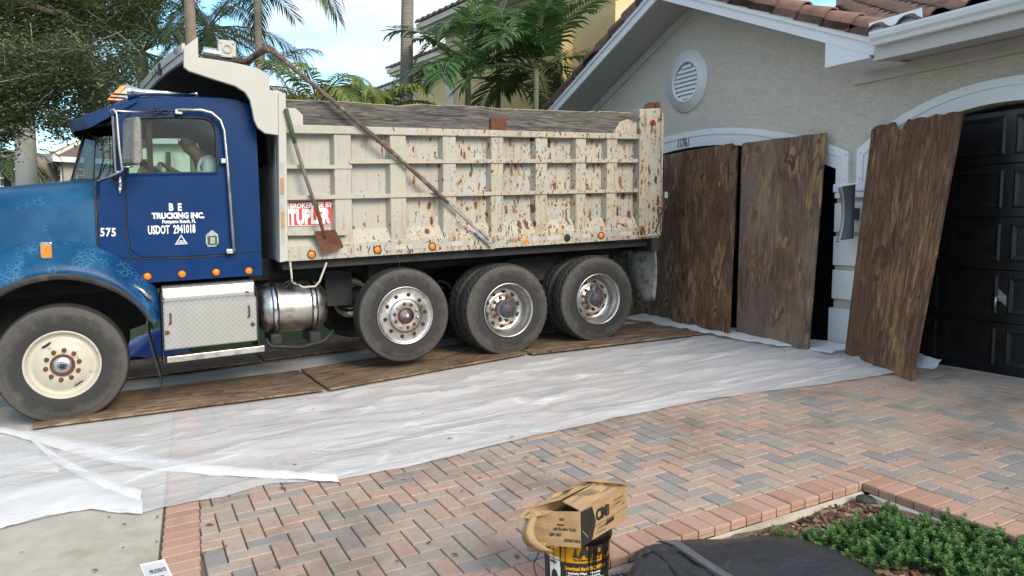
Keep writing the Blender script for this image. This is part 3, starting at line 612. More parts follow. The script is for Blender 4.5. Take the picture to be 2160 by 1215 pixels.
# turned-up end against the boards and the wall base
b = MB()
b.grid(lambda u, v: (-5.62 - u * 3.6, -.16 - .38 * (1 - v) - (.16 if u > .15 else 0) + .03 * mnoise.noise((u * 9, v * 3, 1)), gz(0, -.4) + .03 + .05 * v + .035 * abs(mnoise.noise((u * 14, v * 5, 2)))), 60, 8)
b.build('turned_up_edge', MT['poly2'], sheet1, smooth=True)
b = MB(); b.grid(lambda u, v: (-5.0 + u * .36, -.30 + .12 * v + .03 * math.sin(u * 7), .0 - .03 + .14 * v * (1 - .3 * u) + .02 * mnoise.noise((u * 5, v * 4, 0))), 12, 8)
setp(b.build('plastic_scrap', MT['poly2'], smooth=True), 'crumpled scrap of clear plastic at the foot of the black garage door', 'plastic scrap')

# ------------------------------------------------------------------ plywood tracks
def board(name, corners, mat, thick, label, group=None, lift=0, nu=8, nv=16, rag=.0016, notch=None, normal=None, warp=0):
    """corners: four 3-D points p00 (u0 v0), p10, p11, p01; grain along v"""
    p00, p10, p11, p01 = [Vector(c) for c in corners]
    n = normal or (p10 - p00).cross(p01 - p00).normalized(); W_, H_ = (p10 - p00).length, (p01 - p00).length
    nu = max(nu, 24) if notch else nu
    b = MB(); top = {}; bot = {}
    for a in range(nu + 1):
        for c in range(nv + 1):
            u, v = a / nu, c / nv; u2 = u; v2 = v
            if c in (0, nv): v2 = v + (R.uniform(-rag, rag)) * 1.2
            if a in (0, nu): u2 = u + R.uniform(-rag, rag) * 1.2
            if notch and c == nv: v2 -= notch(u)
            p = (p00 * (1 - u2) + p10 * u2) * (1 - v2) + (p01 * (1 - u2) + p11 * u2) * v2 + Vector((0, 0, lift)) + n * (warp * math.sin(math.pi * u) * v * v)
            top[a, c] = b.vert(p + n * thick); bot[a, c] = b.vert(p)
    uv = lambda a, c: (a / nu * W_, c / nv * H_)
    for a in range(nu):
        for c in range(nv):
            b.face((top[a, c], top[a + 1, c], top[a + 1, c + 1], top[a, c + 1]), [uv(a, c), uv(a + 1, c), uv(a + 1, c + 1), uv(a, c + 1)])
            b.face((bot[a, c], bot[a, c + 1], bot[a + 1, c + 1], bot[a + 1, c]), [uv(a, c), uv(a, c + 1), uv(a + 1, c + 1), uv(a + 1, c)])
    for a in range(nu):
        for c, s in ((0, 1), (nv, -1)):
            q = (bot[a, c], bot[a + 1, c], top[a + 1, c], top[a, c]); b.face(q if s > 0 else q[::-1], [uv(a, c), uv(a + 1, c), uv(a + 1, c), uv(a, c)])
    for c in range(nv):
        for a, s in ((0, -1), (nu, 1)):
            q = (bot[a, c], bot[a, c + 1], top[a, c + 1], top[a, c]); b.face(q if s > 0 else q[::-1], [uv(a, c), uv(a, c + 1), uv(a, c + 1), uv(a, c)])
    return setp(b.build(name, mat), label, 'plywood', group)
def gpt(x, y, h=.03): return (x, y, gz(x, y) + h)
GP = 'plywood sheets laid on the ground under the wheels'
board('plywood_sheet', [gpt(-9.02, -8.02), gpt(-7.86, -8.0), gpt(-7.58, -5.46), gpt(-8.74, -5.5)], MT['ply_ground'], .018, 'brown plywood sheet on the plastic under the front wheel', GP)
board('plywood_sheet', [gpt(-8.78, -5.46), gpt(-7.57, -5.42), gpt(-7.845, -3.02), gpt(-9.02, -3.06)], MT['ply_ground'], .018, 'brown plywood sheet on the plastic under the raised middle wheel', GP)
board('plywood_sheet', [gpt(-8.99, -3.04), gpt(-7.78, -2.98), gpt(-7.46, -.70), gpt(-8.66, -.66)], MT['ply_ground'], .018, 'brown plywood sheet on the plastic under the rearmost wheel', GP)
for (a, c, s) in ((-8.2, -5.75, 'nearest the street, under the far front wheel'), (-5.72, -3.26, 'halfway along the track under the far wheels'), (-3.24, -.75, 'nearest the garage, under the far rear wheels')):
    board('plywood_sheet', [gpt(-10.95, a), gpt(-9.72, a), gpt(-9.68, c), gpt(-10.9, c)], MT['ply_ground'], .018, 'shaded plywood sheet ' + s, GP)
# ------------------------------------------------------------------ garage house
HOUSE = empty('garage_house', (-8.5, 0, 0), 'grey stucco house gable with white trim and two arched black garage doors', 'house')
S_ = 5 / 12; GX = -8.62; OV = .62
def arch_z(x, cx, hw, zs, zc):
    """segmental arch height"""
    r_ = zc - zs; Rr = (hw * hw + r_ * r_) / (2 * r_); d = Rr * Rr - (x - cx) ** 2
    return zc - Rr + math.sqrt(max(d, 0))
DOORS = [dict(cx=-8.51, hw=2.44, zs=2.0, zc=2.465, ohw=2.61, ozs=2.17, ozc=2.685), dict(cx=-4.26, hw=1.36, zs=2.03, zc=2.478, ohw=1.525, ozs=2.18, ozc=2.69)]
def wall_top(x): return min(4.75, 4.32 - S_ * abs(x - GX)) if x < -5.9 else 3.06
# front wall in vertical strips above the openings, so that the arches are real openings
b = MB(); WX0, WX1 = -11.75, 8.0
xs_ = [WX0, GX, WX1, -5.9, -5.88]
for D in DOORS: xs_ += [D['cx'] + D['hw'] * k / 20 for k in range(-20, 21)]
xs_ = sorted(set(xs_))
T = .26
for x0, x1 in zip(xs_, xs_[1:]):
    xm = (x0 + x1) / 2; lo0 = lo1 = -.3
    for D in DOORS:
        if abs(xm - D['cx']) < D['hw']: lo0, lo1 = [arch_z(x, D['cx'], D['hw'], D['zs'], D['zc']) for x in (x0, x1)]
    t0, t1 = (wall_top(x0 + 1e-6), wall_top(x1 - 1e-6))
    b.prism([(x0, 0, lo0), (x1, 0, lo1), (x1, 0, t1), (x0, 0, t0)], (0, T, 0), )
b.build('wall', MT['stucco'], HOUSE)
b = MB()                                      # side and rear walls, inner lining of the garage
b.box((WX0, T + .002, -.3), (WX0 + .2, 12, 3.25)); b.box((WX1 - .2, T + .002, -.3), (WX1, 12, 3.06)); b.box((WX0 + .2, 11.8, -.3), (WX1 - .2, 12, 3.06))
b.build('wall', MT['stucco'], HOUSE)
b = MB(); b.box((-10.5, 5.0, 3.1), (7.6, 11.0, 5.9)); b.build('unseen_storey', MT['stucco'], HOUSE)  # unseen storey, built high to block the sun from the drive
# arch surrounds: raised band, a thinner outer lip, legs down to the block caps
for k, D in enumerate(DOORS):
    def band(hw, zs, zc, ohw, ozs, ozc, y0, th, foot, name):
        n = 32; inn = [(D['cx'] + hw * (2 * i / n - 1)) for i in range(n + 1)]; ou = [(D['cx'] + ohw * (2 * i / n - 1)) for i in range(n + 1)]
        b = MB()
        L1 = [(D['cx'] - hw, foot)] + [(x, arch_z(x, D['cx'], hw, zs, zc)) for x in inn] + [(D['cx'] + hw, foot)]
        L2 = [(D['cx'] - ohw, foot)] + [(x, arch_z(x, D['cx'], ohw, ozs, ozc)) for x in ou] + [(D['cx'] + ohw, foot)]
        for (p, q, r_, s) in zip(L1, L1[1:], L2[1:], L2):
            b.hexa([(p[0], y0 - th, p[1]), (p[0], y0, p[1]), (q[0], y0, q[1]), (q[0], y0 - th, q[1]), (s[0], y0 - th, s[1]), (s[0], y0, s[1]), (r_[0], y0, r_[1]), (r_[0], y0 - th, r_[1])])
        return b.build(name, MT['white_trim'], HOUSE)
    band(D['hw'] + .001, D['zs'], D['zc'], D['ohw'], D['ozs'], D['ozc'], -.001, .035, 1.827, 'arch_trim')
    w_ = .075
    band(D['ohw'] - w_, D['ozs'] - w_ * .8, D['ozc'] - w_, D['ohw'] + .003, D['ozs'] + .003, D['ozc'] + .003, -.037, .012, 1.828, 'arch_lip')
b = MB()
for (x, z) in ((-8.72, 2.655), (-8.15, 2.655), (-7.5, 2.60), (-7.05, 2.52), (-6.1, 2.205), (-5.93, 2.14), (-5.93, 1.87), (-5.74, 2.14), (-5.74, 1.87), (-5.0, 2.61), (-4.6, 2.645)): b.disc((x, -.050, z), (0, -1, 0), .010, .003, 8)
b.build('screw_heads', MT['dull_steel'], HOUSE)
# quoin blocks of the three piers
def pier(x0, x1):
    for (z0, z1, ex, th) in ((1.735, 1.826, .012, .060), (1.666, 1.733, .0, .046), (1.29, 1.612, 0, .040), (.916, 1.24, 0, .040), (.536, .862, 0, .040), (-.12, .431, .022, .055)):
        b = MB(); b.box((x0 - ex, -th, z0), (x1 + ex, -.002, z1)); b.build('quoin_block', MT['white_trim'], HOUSE, bevel=.006)
        if z1 > 1 and z0 > 1.7: continue
pier(-6.068, -5.622); pier(-11.36, -10.952); pier(-2.9, -2.3)
# doors: sections with raised-and-recessed panels
def garage_door(x0, x1, ztop, y, label, handle=None, pitch=.585, c0=None):
    d = empty('garage_door', ((x0 + x1) / 2, y, 0), parent=HOUSE); d['label'] = label
    n = 5; h = .492
    for i in range(n):
        b = MB(); b.box((x0, y, -.04 + i * h + .004), (x1, y + .045, -.04 + (i + 1) * h - .002)); b.build('door_section', MT['door_black'], d, bevel=.004)
    x = c0 - pitch * 12
    while x < x1:
        if x + .045 > x0 and x + pitch - .045 < x1:
            for i in range(n):
                z0, z1 = -.04 + i * h + .082, -.04 + (i + 1) * h - .05; a, c = x + .045, x + pitch - .045
                b = MB()
                o = [(a, z0), (c, z0), (c, z1), (a, z1)]; q = [(a + .02, z0 + .02), (c - .02, z0 + .02), (c - .02, z1 - .02), (a + .02, z1 - .02)]; q2 = [(a + .055, z0 + .055), (c - .055, z0 + .055), (c - .055, z1 - .055), (a + .055, z1 - .055)]
                lv = [[b.vert((p[0], y - dy, p[1])) for p in lp] for lp, dy in ((o, .001), (q, .010), (q, .010), (q2, .003))]
                for r0, r1 in ((0, 1), (2, 3)):
                    for k in range(4): l = (k + 1) % 4; b.face((lv[r0][k], lv[r0][l], lv[r1][l], lv[r1][k]))
                b.face(lv[3]); b.build('door_panel', MT['door_black'], d)
        x += pitch
    return d
garage_door(-11.1, -5.9, 2.42, .20, 'wide black garage door behind the leaning boards', c0=-8.51)
d2 = garage_door(-5.9, -2.6, 2.42, .10, 'narrower black garage door with recessed panels and a small handle', c0=-4.255)
b = MB(); b.prism([(-4.29, .096, .77), (-4.212, .096, .705), (-4.212, .096, .605), (-4.255, .096, .655), (-4.29, .096, .655)], (0, -.008, 0)); b.tube([(-4.285, .085, .69), (-4.285, .05, .69), (-4.285, .045, .60)], .011, 8)
b.build('handle', MT['lamp_silver'], d2)
b = MB(); b.prism([(-5.62, -.10, -.09), (-2.4, -.10, -.09), (-2.4, .1, -.05), (-5.62, .1, -.05)], (0, 0, .016)); b.prism([(-10.95, -.08, -.085), (-6.07, -.08, -.085), (-6.07, .2, -.055), (-10.95, .2, -.055)], (0, 0, .016))
b.build('door_sill', MT['concrete'], HOUSE)
b = MB(); b.box((-11.2, .262, -.2), (-2.0, .30, 2.9)); b.build('door_backing', MT['door_black'], HOUSE)  # black sheet added behind the doors to stop light in the section gaps
# gable: barge boards, sloped soffit, frieze, corner returns
zA = 4.447; Y0 = -OV
for s in (-1, 1):
    def pt(d, z, y): return (GX + s * d, y, zA + z - S_ * d)
    Lr = 3.44
    for (z0, z1, y, th, ms) in ((0, .118, Y0, .03, 0), (.112, .242, Y0 - .022, .05, 0)):
        b = MB(); P_ = [pt(0, z0, y), pt(Lr + (.07 if z0 else 0), z0, y), pt(Lr + (.07 if z0 else 0) + .04, z1, y), pt(0, z1, y)]
        b.prism(P_, (0, th, 0)); b.build('barge_board', MT['white_trim'], HOUSE)
    b = MB(); b.prism([pt(.02, .005, Y0 + .03), pt(Lr, .005, Y0 + .03), pt(Lr, .02, Y0 + .03), pt(.02, .02, Y0 + .03)], (0, OV - .03, 0)); b.build('soffit', MT['soffit'], HOUSE)
    b = MB(); b.prism([pt(0, -.135, -.03), pt(2.72, -.135, -.03), pt(2.72, -.002, -.03), pt(0, -.002, -.03)], (0, .029, 0)); b.build('frieze_board', MT['frieze'], HOUSE)
    x0, x1 = GX + s * 2.86, GX + s * 3.40
    b = MB(); b.prism([(x0, Y0 + .006, zA - S_ * 2.86 + .02), (x0, Y0 + .006, 3.0), (x1, Y0 + .006, 2.998), (x1, Y0 + .006, zA - S_ * 3.4 + .02)], (0, .03, 0)); b.box((min(x0, x1), Y0 + .037, 2.998), (max(x0, x1), -.002, 3.015)); b.box((min(x0, x0 + .02 * s), Y0 + .037, 3.016), (max(x0, x0 + .02 * s), -.002, 3.2))
    b.build('eave_return', MT['white_trim'], HOUSE)
# eave over the second door: frieze, soffit, fascia, gutter
b = MB(); b.box((-5.885, -.045, 2.89), (8, -.002, 3.026)); b.build('frieze_board', MT['frieze'], HOUSE)
b = MB(); b.prism([(-5.2, -.60, 2.958), (-5.2, -.046, 3.03), (-5.2, -.046, 3.05), (-5.2, -.60, 2.98)], (13.2, 0, 0)); b.build('soffit', MT['soffit'], HOUSE)
b = MB(); b.box((-5.16, -.63, 2.955), (8, -.602, 3.19)); b.build('fascia', MT['frieze'], HOUSE)
gx0 = -5.13
prof = [(-.632, 3.205), (-.632, 3.085), (-.70, 3.085), (-.715, 3.12), (-.74, 3.145), (-.752, 3.185), (-.752, 3.205), (-.742, 3.205), (-.738, 3.19), (-.70, 3.10), (-.642, 3.095), (-.642, 3.205)]
b = MB(); b.prism([(gx0, y, z) for y, z in prof], (13, 0, 0)); b.build('gutter', MT['white_trim'], HOUSE)
b = MB(); b.prism([(-5.17, -.70, 3.215), (-4.62, -.69, 3.208), (-4.66, -.655, 3.33), (-5.20, -.665, 3.318)], (0, .004, 0)); b.build('splash_guard', MT['white_trim'], HOUSE)
# gable vent
v_ = empty('gable_vent', (-8.7, 0, 3.405), parent=HOUSE); vc = Vector((-8.70, 0, 3.405))
b = MB(); b.lathe([(.0, .43), (.03, .43), (.03, .30), (.05, .295), (.055, .265), (.02, .262)], vc, (0, -1, 0), 64); b.build('vent_ring', MT['white_trim'], v_)
b = MB(); b.lathe([(.004, .262), (.004, .001)], vc, (0, -1, 0), 48); b.build('vent_backing', MT['louvre_gap'], v_)
for k in range(8):
    z = -.213 + k * .061; hw = math.sqrt(max(.262 ** 2 - (z + .0) ** 2, .0)) - .004; hw = min(hw, math.sqrt(max(.262 ** 2 - (z + .03) ** 2, .0004)))
    b = MB(); b.hexa([vc + Vector(q) for q in ((-hw, -.036, z - .030), (hw, -.036, z - .030), (hw, -.028, z - .030), (-hw, -.028, z - .030), (-hw, -.012, z + .02), (hw, -.012, z + .02), (hw, -.006, z + .02), (-hw, -.006, z + .02))]); b.build('louvre', MT['white_trim'], v_)
# house number
b = MB(); text_mb(b, '11761', (-8.86, -.038, 2.49), (.995, 0, -.02), (0, 0, 1), .165, .62, bold=.003, shear=.10, spacing=1.08, thick=.006); b.build('house_number', MT['black_print'], HOUSE)
# roof decks
b = MB()
def rz(x, y): return 3.225 + S_ * (y + .62)
b.prism([(-4.9, -.62, 3.235), (8.1, -.62, 3.235), (8.1, 5.0, rz(0, 5) + .01), (-8.6, 5.0, rz(0, 5) + .01), (-8.6, 3.1, 4.72)], (0, 0, -.03))
for s in (-1, 1):
    b.prism([(GX, Y0 + .02, zA + .235), (GX + s * 3.5, Y0 + .02, zA + .235 - S_ * 3.5), (GX + s * 3.5, 5, zA + .235 - S_ * 3.5) if s < 0 else (GX + .5, 3.6, zA + .235 - S_ * .5), (GX, 5 if s < 0 else 3.6, zA + .235)], (0, 0, -.03))
b.prism([(-11.2, 4.4, 5.9), (8.3, 4.4, 5.9), (8.3, 8, 7.4), (-11.2, 8, 7.4)], (0, 0, .1)); b.prism([(-11.2, 11.6, 5.9), (8.3, 11.6, 5.9), (8.3, 8.002, 7.4), (-11.2, 8.002, 7.4)], (0, 0, .1))  # unseen high roof over that storey, also meant as a sun block
b.build('roof', MT['roof_tile'], HOUSE)
# field tiles: S-profile, one object each where they can be told apart
def s_tile_mesh():
    b = MB(); n = 7; Lt = .40
    prof = []
    for k in range(n + 1):
        t = k / n; x = -.165 + .33 * t; z = .055 * math.sin(math.pi * min(t / .62, 1)) if t < .62 else -.012 * math.sin(math.pi * (t - .62) / .38)
        prof.append((x, z))
    lo = [b.vert((x, 0, z)) for x, z in prof]; lo2 = [b.vert((x, 0, z + .014)) for x, z in prof]; hi2 = [b.vert((x, Lt, z * .9 + .014 - .02)) for x, z in prof]
    for k in range(n): b.face((lo2[k], lo2[k + 1], hi2[k + 1], hi2[k])); b.face((lo[k], lo[k + 1], lo2[k + 1], lo2[k]))
    return b.build('roof_tile', MT['field_tile'], HOUSE, at=(0, 0, 0), smooth=True)
t0 = s_tile_mesh(); first = True; ang = math.atan(S_); ntile = 0; far_b = []
for row in range(13):
    for colm in range(0, 30):
        y = -.72 + row * .335; x = -5.02 + colm * .325 + R.uniform(-.006, .006); 
        cnt = -int((y + .72) / .325)
        for ex in (cnt,) if False else (0,):
            pass
        far_b.append((x, y))
    y = -.72 + row * .335; k = 1
    while -5.02 - k * .325 > -5.3 - (y + .62): far_b.append((-5.02 - k * .325, y)); k += 1
far_b.sort(key=lambda q: (Vector((q[0], q[1], rz(*q))) - CAM).length if in_view((q[0], q[1], rz(*q) + .1)) else 99)
for (x, y) in far_b[:230]:
    o = t0 if first else t0.copy()
    if not first: COL.objects.link(o); o.parent = HOUSE
    first = False
    o.location = Vector((x, y, rz(x, y) + .03)) - org(HOUSE); o.rotation_euler = (ang + R.uniform(.0, .02), R.uniform(-.02, .02), R.uniform(-.015, .015))
# barrel caps down both rakes
def cap_mesh():
    b = MB(); n = 8; L1 = .42
    for (t, r_, z) in ((0, .118, 0.012), (L1, .098, -.004)):
        for k in range(n + 1): a = math.pi * k / n; b.vert((t, -r_ * math.cos(a), z + r_ * math.sin(a) - .03))
    for (t, r_, z) in ((0, .104, .012),):
        for k in range(n + 1): a = math.pi * k / n; b.vert((t, -r_ * math.cos(a), z + r_ * math.sin(a) - .03))
    for k in range(n): b.face((k, n + 1 + k, n + 2 + k, k + 1)); b.face((k, k + 1, 2 * n + 3 + k, 2 * n + 2 + k))
    # outer skirt of the cap, hangs over the barge board
    i = len(b.v)
    for (t, r_, z) in ((0, .118, .012), (L1, .098, -.004)):
        b.vert((t, -r_, z - .03)); b.vert((t, -r_ - .004, z - .105))
    b.face((i, i + 1, i + 3, i + 2)); b.face((i, i + 2, i + 3, i + 1))
    return b.build('rake_tile', MT['roof_tile'], HOUSE, at=(0, 0, 0), smooth=True)
c0 = cap_mesh(); first = True
for s in (-1, 1):
    for k in range(11):
        d = 3.56 - k * .345
        o = c0 if first else c0.copy()
        if not first: COL.objects.link(o); o.parent = HOUSE
        first = False
        ux = Vector((-s * math.cos(ang), 0, math.sin(ang)))      # up the slope
        yy = Vector((0, 1, 0)) ; zz = ux.cross(yy) if s < 0 else yy.cross(ux) * -1
        zz = Vector((s * math.sin(ang), 0, math.cos(ang)))
        M_ = Matrix((ux, yy, zz)).transposed().to_4x4()
        M_.translation = Vector((GX + s * d, Y0 + .075, zA + .272 - S_ * d + R.uniform(0, .006))) - org(HOUSE); o.matrix_local = M_
# rows of the gable's own right and left slope, behind the caps
for s in (-1, 1):
    for k in range(9):
        for j in range(4):
            d = 3.45 - k * .36; y = Y0 + .30 + j * .33
            if s > 0 and GX + d + (y + .6) * 1 > -4.9 - 0.05 and y > .1: continue
            o = t0.copy(); COL.objects.link(o); o.parent = HOUSE
            ux = Vector((-s * math.cos(ang), 0, math.sin(ang))); zz = Vector((s * math.sin(ang), 0, math.cos(ang))); xx = ux.cross(zz)
            M_ = Matrix((xx, ux, zz)).transposed().to_4x4(); M_.translation = Vector((GX + s * d, y, zA + .262 - S_ * d)) - org(HOUSE); o.matrix_local = M_
# wall lamp on the pier: curved silver shade on a dark bracket
LP = empty('wall_lamp', (-5.75, -.06, 1.5), 'curved silver wall lamp on a dark bracket on the white pier', 'wall lamp')
def lampfn(u, v):
    # a slightly twisted half tube, waisted in the middle, its lips flaring at top and foot
    k = (2 * v - 1) ** 2; a = math.pi * (u - .5) * 1.05; r_ = .062 + .022 * k
    return (-5.755 + r_ * math.sin(a) * 1.15 + .02 * k, -.215 - r_ * math.cos(a) * 1.1 + .03 - .055 * k, 1.20 + .575 * v + .05 * (u - .5) * (1 if v > .5 else 1))
b = MB(); b.smooth = True; b.grid(lambda u, v: lampfn(u * .52, v), 12, 24); b.build('lamp_shade', MT['lamp_silver'], LP)
b = MB(); b.smooth = True; b.grid(lambda u, v: lampfn(.52 + .48 * u, v), 12, 24); b.build('lamp_shade', MT['navy_plastic'], LP)
b = MB(); b.box((-5.80, -.20, 1.425), (-5.725, -.041, 1.55)); b.build('lamp_bracket', MT['navy_plastic'], LP, bevel=.006)
# boards leaning against the wall
GL = 'plywood boards leaning on the garage front'
def notch3(u): return (.045 if .36 < u < .40 else 0) + (.022 if .30 < u < .36 else 0) + (.02 if .40 < u < .45 else 0) + .003 * math.sin(u * 40) + (.012 if u < .03 else 0)
board('plywood_board', [(-5.603, -.327, -.005), (-4.442, -.849, -.05), (-4.452, -.285, 2.405), (-5.58, -.062, 2.40)], MT['ply_wall'], .019, 'tall weathered plywood board leaning askew before the right garage door', GL, notch=notch3, normal=Vector((-.40, -.89, .2)).normalized(), warp=.02)
board('plywood_board', [(-7.125, -.44, -.005), (-5.903, -.55, -.02), (-6.17, -.075, 2.405), (-7.40, -.16, 2.40)], MT['ply_grey'], .019, 'greyish brown plywood board leaning beside the dark door gap', GL, nu=12, normal=Vector((-.05, -.98, .2)).normalized())
board('plywood_board', [(-8.36, -.47, -.005), (-7.12, -.56, -.02), (-7.44, -.20, 2.41), (-8.66, -.14, 2.40)], MT['ply_wall'], .019, 'dark knotty plywood board leaning between the truck and the greyish board', GL, notch=lambda u: (.02 if u > .93 else 0), normal=Vector((-.05, -.98, .2)).normalized())
board('plywood_board', [(-9.55, -.36, -.02), (-8.33, -.40, -.02), (-8.50, -.10, 2.40), (-9.7, -.08, 2.40)], MT['ply_ground'], .019, 'smooth brown plywood board mostly hidden behind the truck tailgate', GL, normal=Vector((-.02, -.98, .2)).normalized())
# ------------------------------------------------------------------ dump truck (faces -Y, its left side towards the camera)
TRUCK = empty('dump_truck', (-9.2, -4.6, -.27), 'blue conventional dump truck with rusty white dump body backed up to the garage', 'dump truck')
XS, XC, XM = -8.0, -8.2, -9.2            # outer face of the body, outer face of the cab, middle line
def C(px, py, X=XC): p = PX(px, py, X); return (p.y, p.z)
def mir(x): return 2 * XM - x
# ---- wheels
def tyre_mb(a0, w_, R_, tread):
    """a0 = outer face position along +X, profile runs inwards"""
    def P(t, r): return (a0 - t, r)
    s = R_ / .545
    pr = [(.020, .300), (.006, .322), (.0, .36), (.0, .40), (-.002, .43), (.002, .455), (.000, .462), (.004, .468), (.010, .50), (.020, .525), (.030, .538)]
    k0 = len(pr)
    if tread == 'rib':
        for g_ in (.07, .12, .165, .21): pr += [(g_ - .008, .545), (g_ - .004, .534), (g_ + .004, .534), (g_ + .008, .545)]
    else:
        for g_ in (.075, .14, .205): pr += [(g_ - .011, .545), (g_ - .008, .528), (g_ + .008, .528), (g_ + .011, .545)]
    k1 = len(pr)
    pr += [(w_ - t, r) for t, r in reversed(pr[:k0])]
    N = 120
    def mod(k, j, r, t):
        r *= s
        if tread == 'lug' and k0 - 3 <= k < k0 + 1 and j % 3 == 0: r -= .013
        if tread == 'lug' and k1 - 1 <= k < k1 + 3 and j % 3 == 1: r -= .013
        if tread == 'lug' and k0 <= k < k1: t += .007 * (1 if (j // 3) % 2 else -1)
        return r, t
    b = MB(); b.lathe([P(t, r) for t, r in pr], (0, 0, 0), (1, 0, 0), N, mod=mod); return b
def place(o, c, spin=0):
    o.location = Vector(c) - org(o.parent); o.rotation_euler = (spin, 0, 0)
def wheel(kind, centre, R_, spin=0, name='wheel'):
    """built round the origin: axis X, outer side +X"""
    e = empty(name, (0, 0, 0), parent=None); e.parent = TRUCK
    AX = (1, 0, 0)
    if kind == 'steer':
        tyre_mb(.0, .28, R_, 'rib').build('tyre', MT['tyre'], e)
        b = MB(); b.lathe([(-.022, .305), (-.006, .318), (.0, .312), (-.004, .300), (-.03, .292), (-.055, .275), (-.06, .255), (-.045, .235), (-.025, .205), (-.012, .175), (-.006, .16), (-.006, .098)], (0, 0, 0), AX, 64); b.build('rim', MT['white_steel'], e)
        b = MB(); b.lathe([(-.004, .102), (.012, .100), (.014, .088), (.004, .084)], (0, 0, 0), AX, 32); b.build('hub_ring', MT['rust'], e)
        b = MB(); b.lathe([(.002, .085), (.02, .075), (.028, .05), (.03, .035), (.05, .032), (.052, .001)], (0, 0, 0), AX, 24); b.build('hub_cap', MT['dull_steel'], e); b = MB(); b.lathe([(.052, .026), (.060, .024), (.061, .0)], (0, 0, 0), AX, 6); b.build('hub_plug', MT['black_rubber'], e)
        for k in range(10): a = 2 * math.pi * (k + .3) / 10; b = MB(); b.lathe([(-.008, .022), (.004, .020), (.018, .017), (.020, 0)], (0, .137 * math.cos(a), .137 * math.sin(a)), AX, 8); b.build('lug_nut', MT['rust'], e)
        for a in (2.15, 2.15 + math.pi):
            b = MB(); ce = Vector((-.034, .222 * math.cos(a), .222 * math.sin(a))); t_ = Vector((0, -math.sin(a), math.cos(a))); n_ = Vector((.5, math.cos(a) * .85, math.sin(a) * .85)).normalized(); rr_ = Vector((-.85, .5 * math.cos(a), .5 * math.sin(a)))
            b.poly([ce + n_ * .004 + t_ * (.045 * math.cos(q)) + rr_ * (.022 * math.sin(q)) for q in [2 * math.pi * j / 20 for j in range(20)]]); b.build('hand_hole_dark', MT['chassis'], e)  # dark oval on the rim, painted for the shade in an open hole
    elif kind == 'flat':
        tyre_mb(.0, .28, R_, 'rib').build('tyre', MT['tyre'], e)
        b = MB(); b.lathe([(-.022, .305), (.002, .325), (.012, .322), (.012, .312), (-.002, .305), (-.008, .29), (-.006, .26), (-.004, .20), (.004, .185), (.02, .178), (.024, .165), (.024, .10), (.022, .09)], (0, 0, 0), AX, 64); b.build('rim', MT['alu'], e)
        b = MB(); b.lathe([(.022, .092), (.045, .088), (.05, .08), (.03, .076)], (0, 0, 0), AX, 32); b.build('hub_ring', MT['red_hub'], e)
        b = MB(); b.lathe([(.02, .078), (.03, .07), (.035, .05), (.06, .045), (.065, .03), (.09, .028), (.092, 0)], (0, 0, 0), AX, 24); b.build('hub_cap', MT['dull_steel'], e)
        for k in range(10):
            a = 2 * math.pi * (k + .5) / 10; ce = (0, math.cos(a), math.sin(a))
            b = MB(); b.lathe([(.022, .020), (.030, .019), (.048, .015), (.050, 0)], (0, .133 * ce[1], .133 * ce[2]), AX, 8); b.build('lug_nut', MT['rust'] if k % 3 else MT['dull_steel'], e)
            a2 = a + math.pi / 10; b = MB(); b.lathe([(-.0035, .0235), (-.0015, .021), (-.0025, 0)], (0, .232 * math.cos(a2), .232 * math.sin(a2)), AX, 16); b.build('hand_hole_dark', MT['chassis'], e)  # dark disc stands for the shade inside a round hole
    else:
        tyre_mb(.0, .265, R_, 'lug').build('tyre', MT['tyre'], e); b = tyre_mb(-.33, .265, R_, 'lug'); b.build('inner_tyre', MT['tyre'], e)
        b = MB(); b.lathe([(-.022, .305), (.004, .325), (.012, .322), (.010, .308), (-.02, .296), (-.05, .290), (-.06, .272), (-.145, .262), (-.165, .245), (-.170, .20), (-.165, .17), (-.150, .165), (-.150, .08)], (0, 0, 0), AX, 64); b.build('rim', MT['alu'], e)
        b = MB(); b.lathe([(-.150, .115), (-.055, .108), (-.045, .10)], (0, 0, 0), AX, 28); b.build('hub', MT['dull_steel'], e)
        b = MB(); b.lathe([(-.047, .098), (-.03, .096), (-.026, .075), (-.012, .07), (-.010, 0)], (0, 0, 0), AX, 24)
        for k in range(8): a = math.pi * k / 4; b.lathe([(-.03, .013), (-.012, .012), (-.011, 0)], (0, .084 * math.cos(a), .084 * math.sin(a)), AX, 6)
        b.build('hub_cap', MT['blue_hub'], e); b = MB(); b.lathe([(-.011, .04), (-.006, .036), (-.005, 0)], (0, 0, 0), AX, 16); b.build('hub_centre', MT['rust'], e)
        for k in range(10):
            a = 2 * math.pi * (k + .5) / 10
            b = MB(); b.lathe([(-.150, .022), (-.135, .020), (-.118, .016), (-.116, 0)], (0, .142 * math.cos(a), .142 * math.sin(a)), AX, 8); b.build('lug_nut', MT['rust'], e)
        for k in range(10):
            a = 2 * math.pi * k / 10; b = MB(); ce = Vector((-.1668, .222 * math.cos(a), .222 * math.sin(a))); t_ = Vector((0, -math.sin(a), math.cos(a))); n_ = Vector((0, math.cos(a), math.sin(a)))
            if kind == 'slot': t_, n_ = (t_ * .6 + n_ * .8), (n_ * .6 - t_ * .8)
            sq = .024 if kind == 'slot' else .020
            b.poly([ce + t_ * (sq * 1.5 * q[0]) + n_ * (sq * q[1]) for q in rrect(-1, 1, -1, 1, .6 if kind == 'slot' else .35, 4)]); b.build('hand_hole_dark', MT['chassis'], e)  # dark patch on the disc, shade of an open hole as colour
    place(e, centre, spin); return e
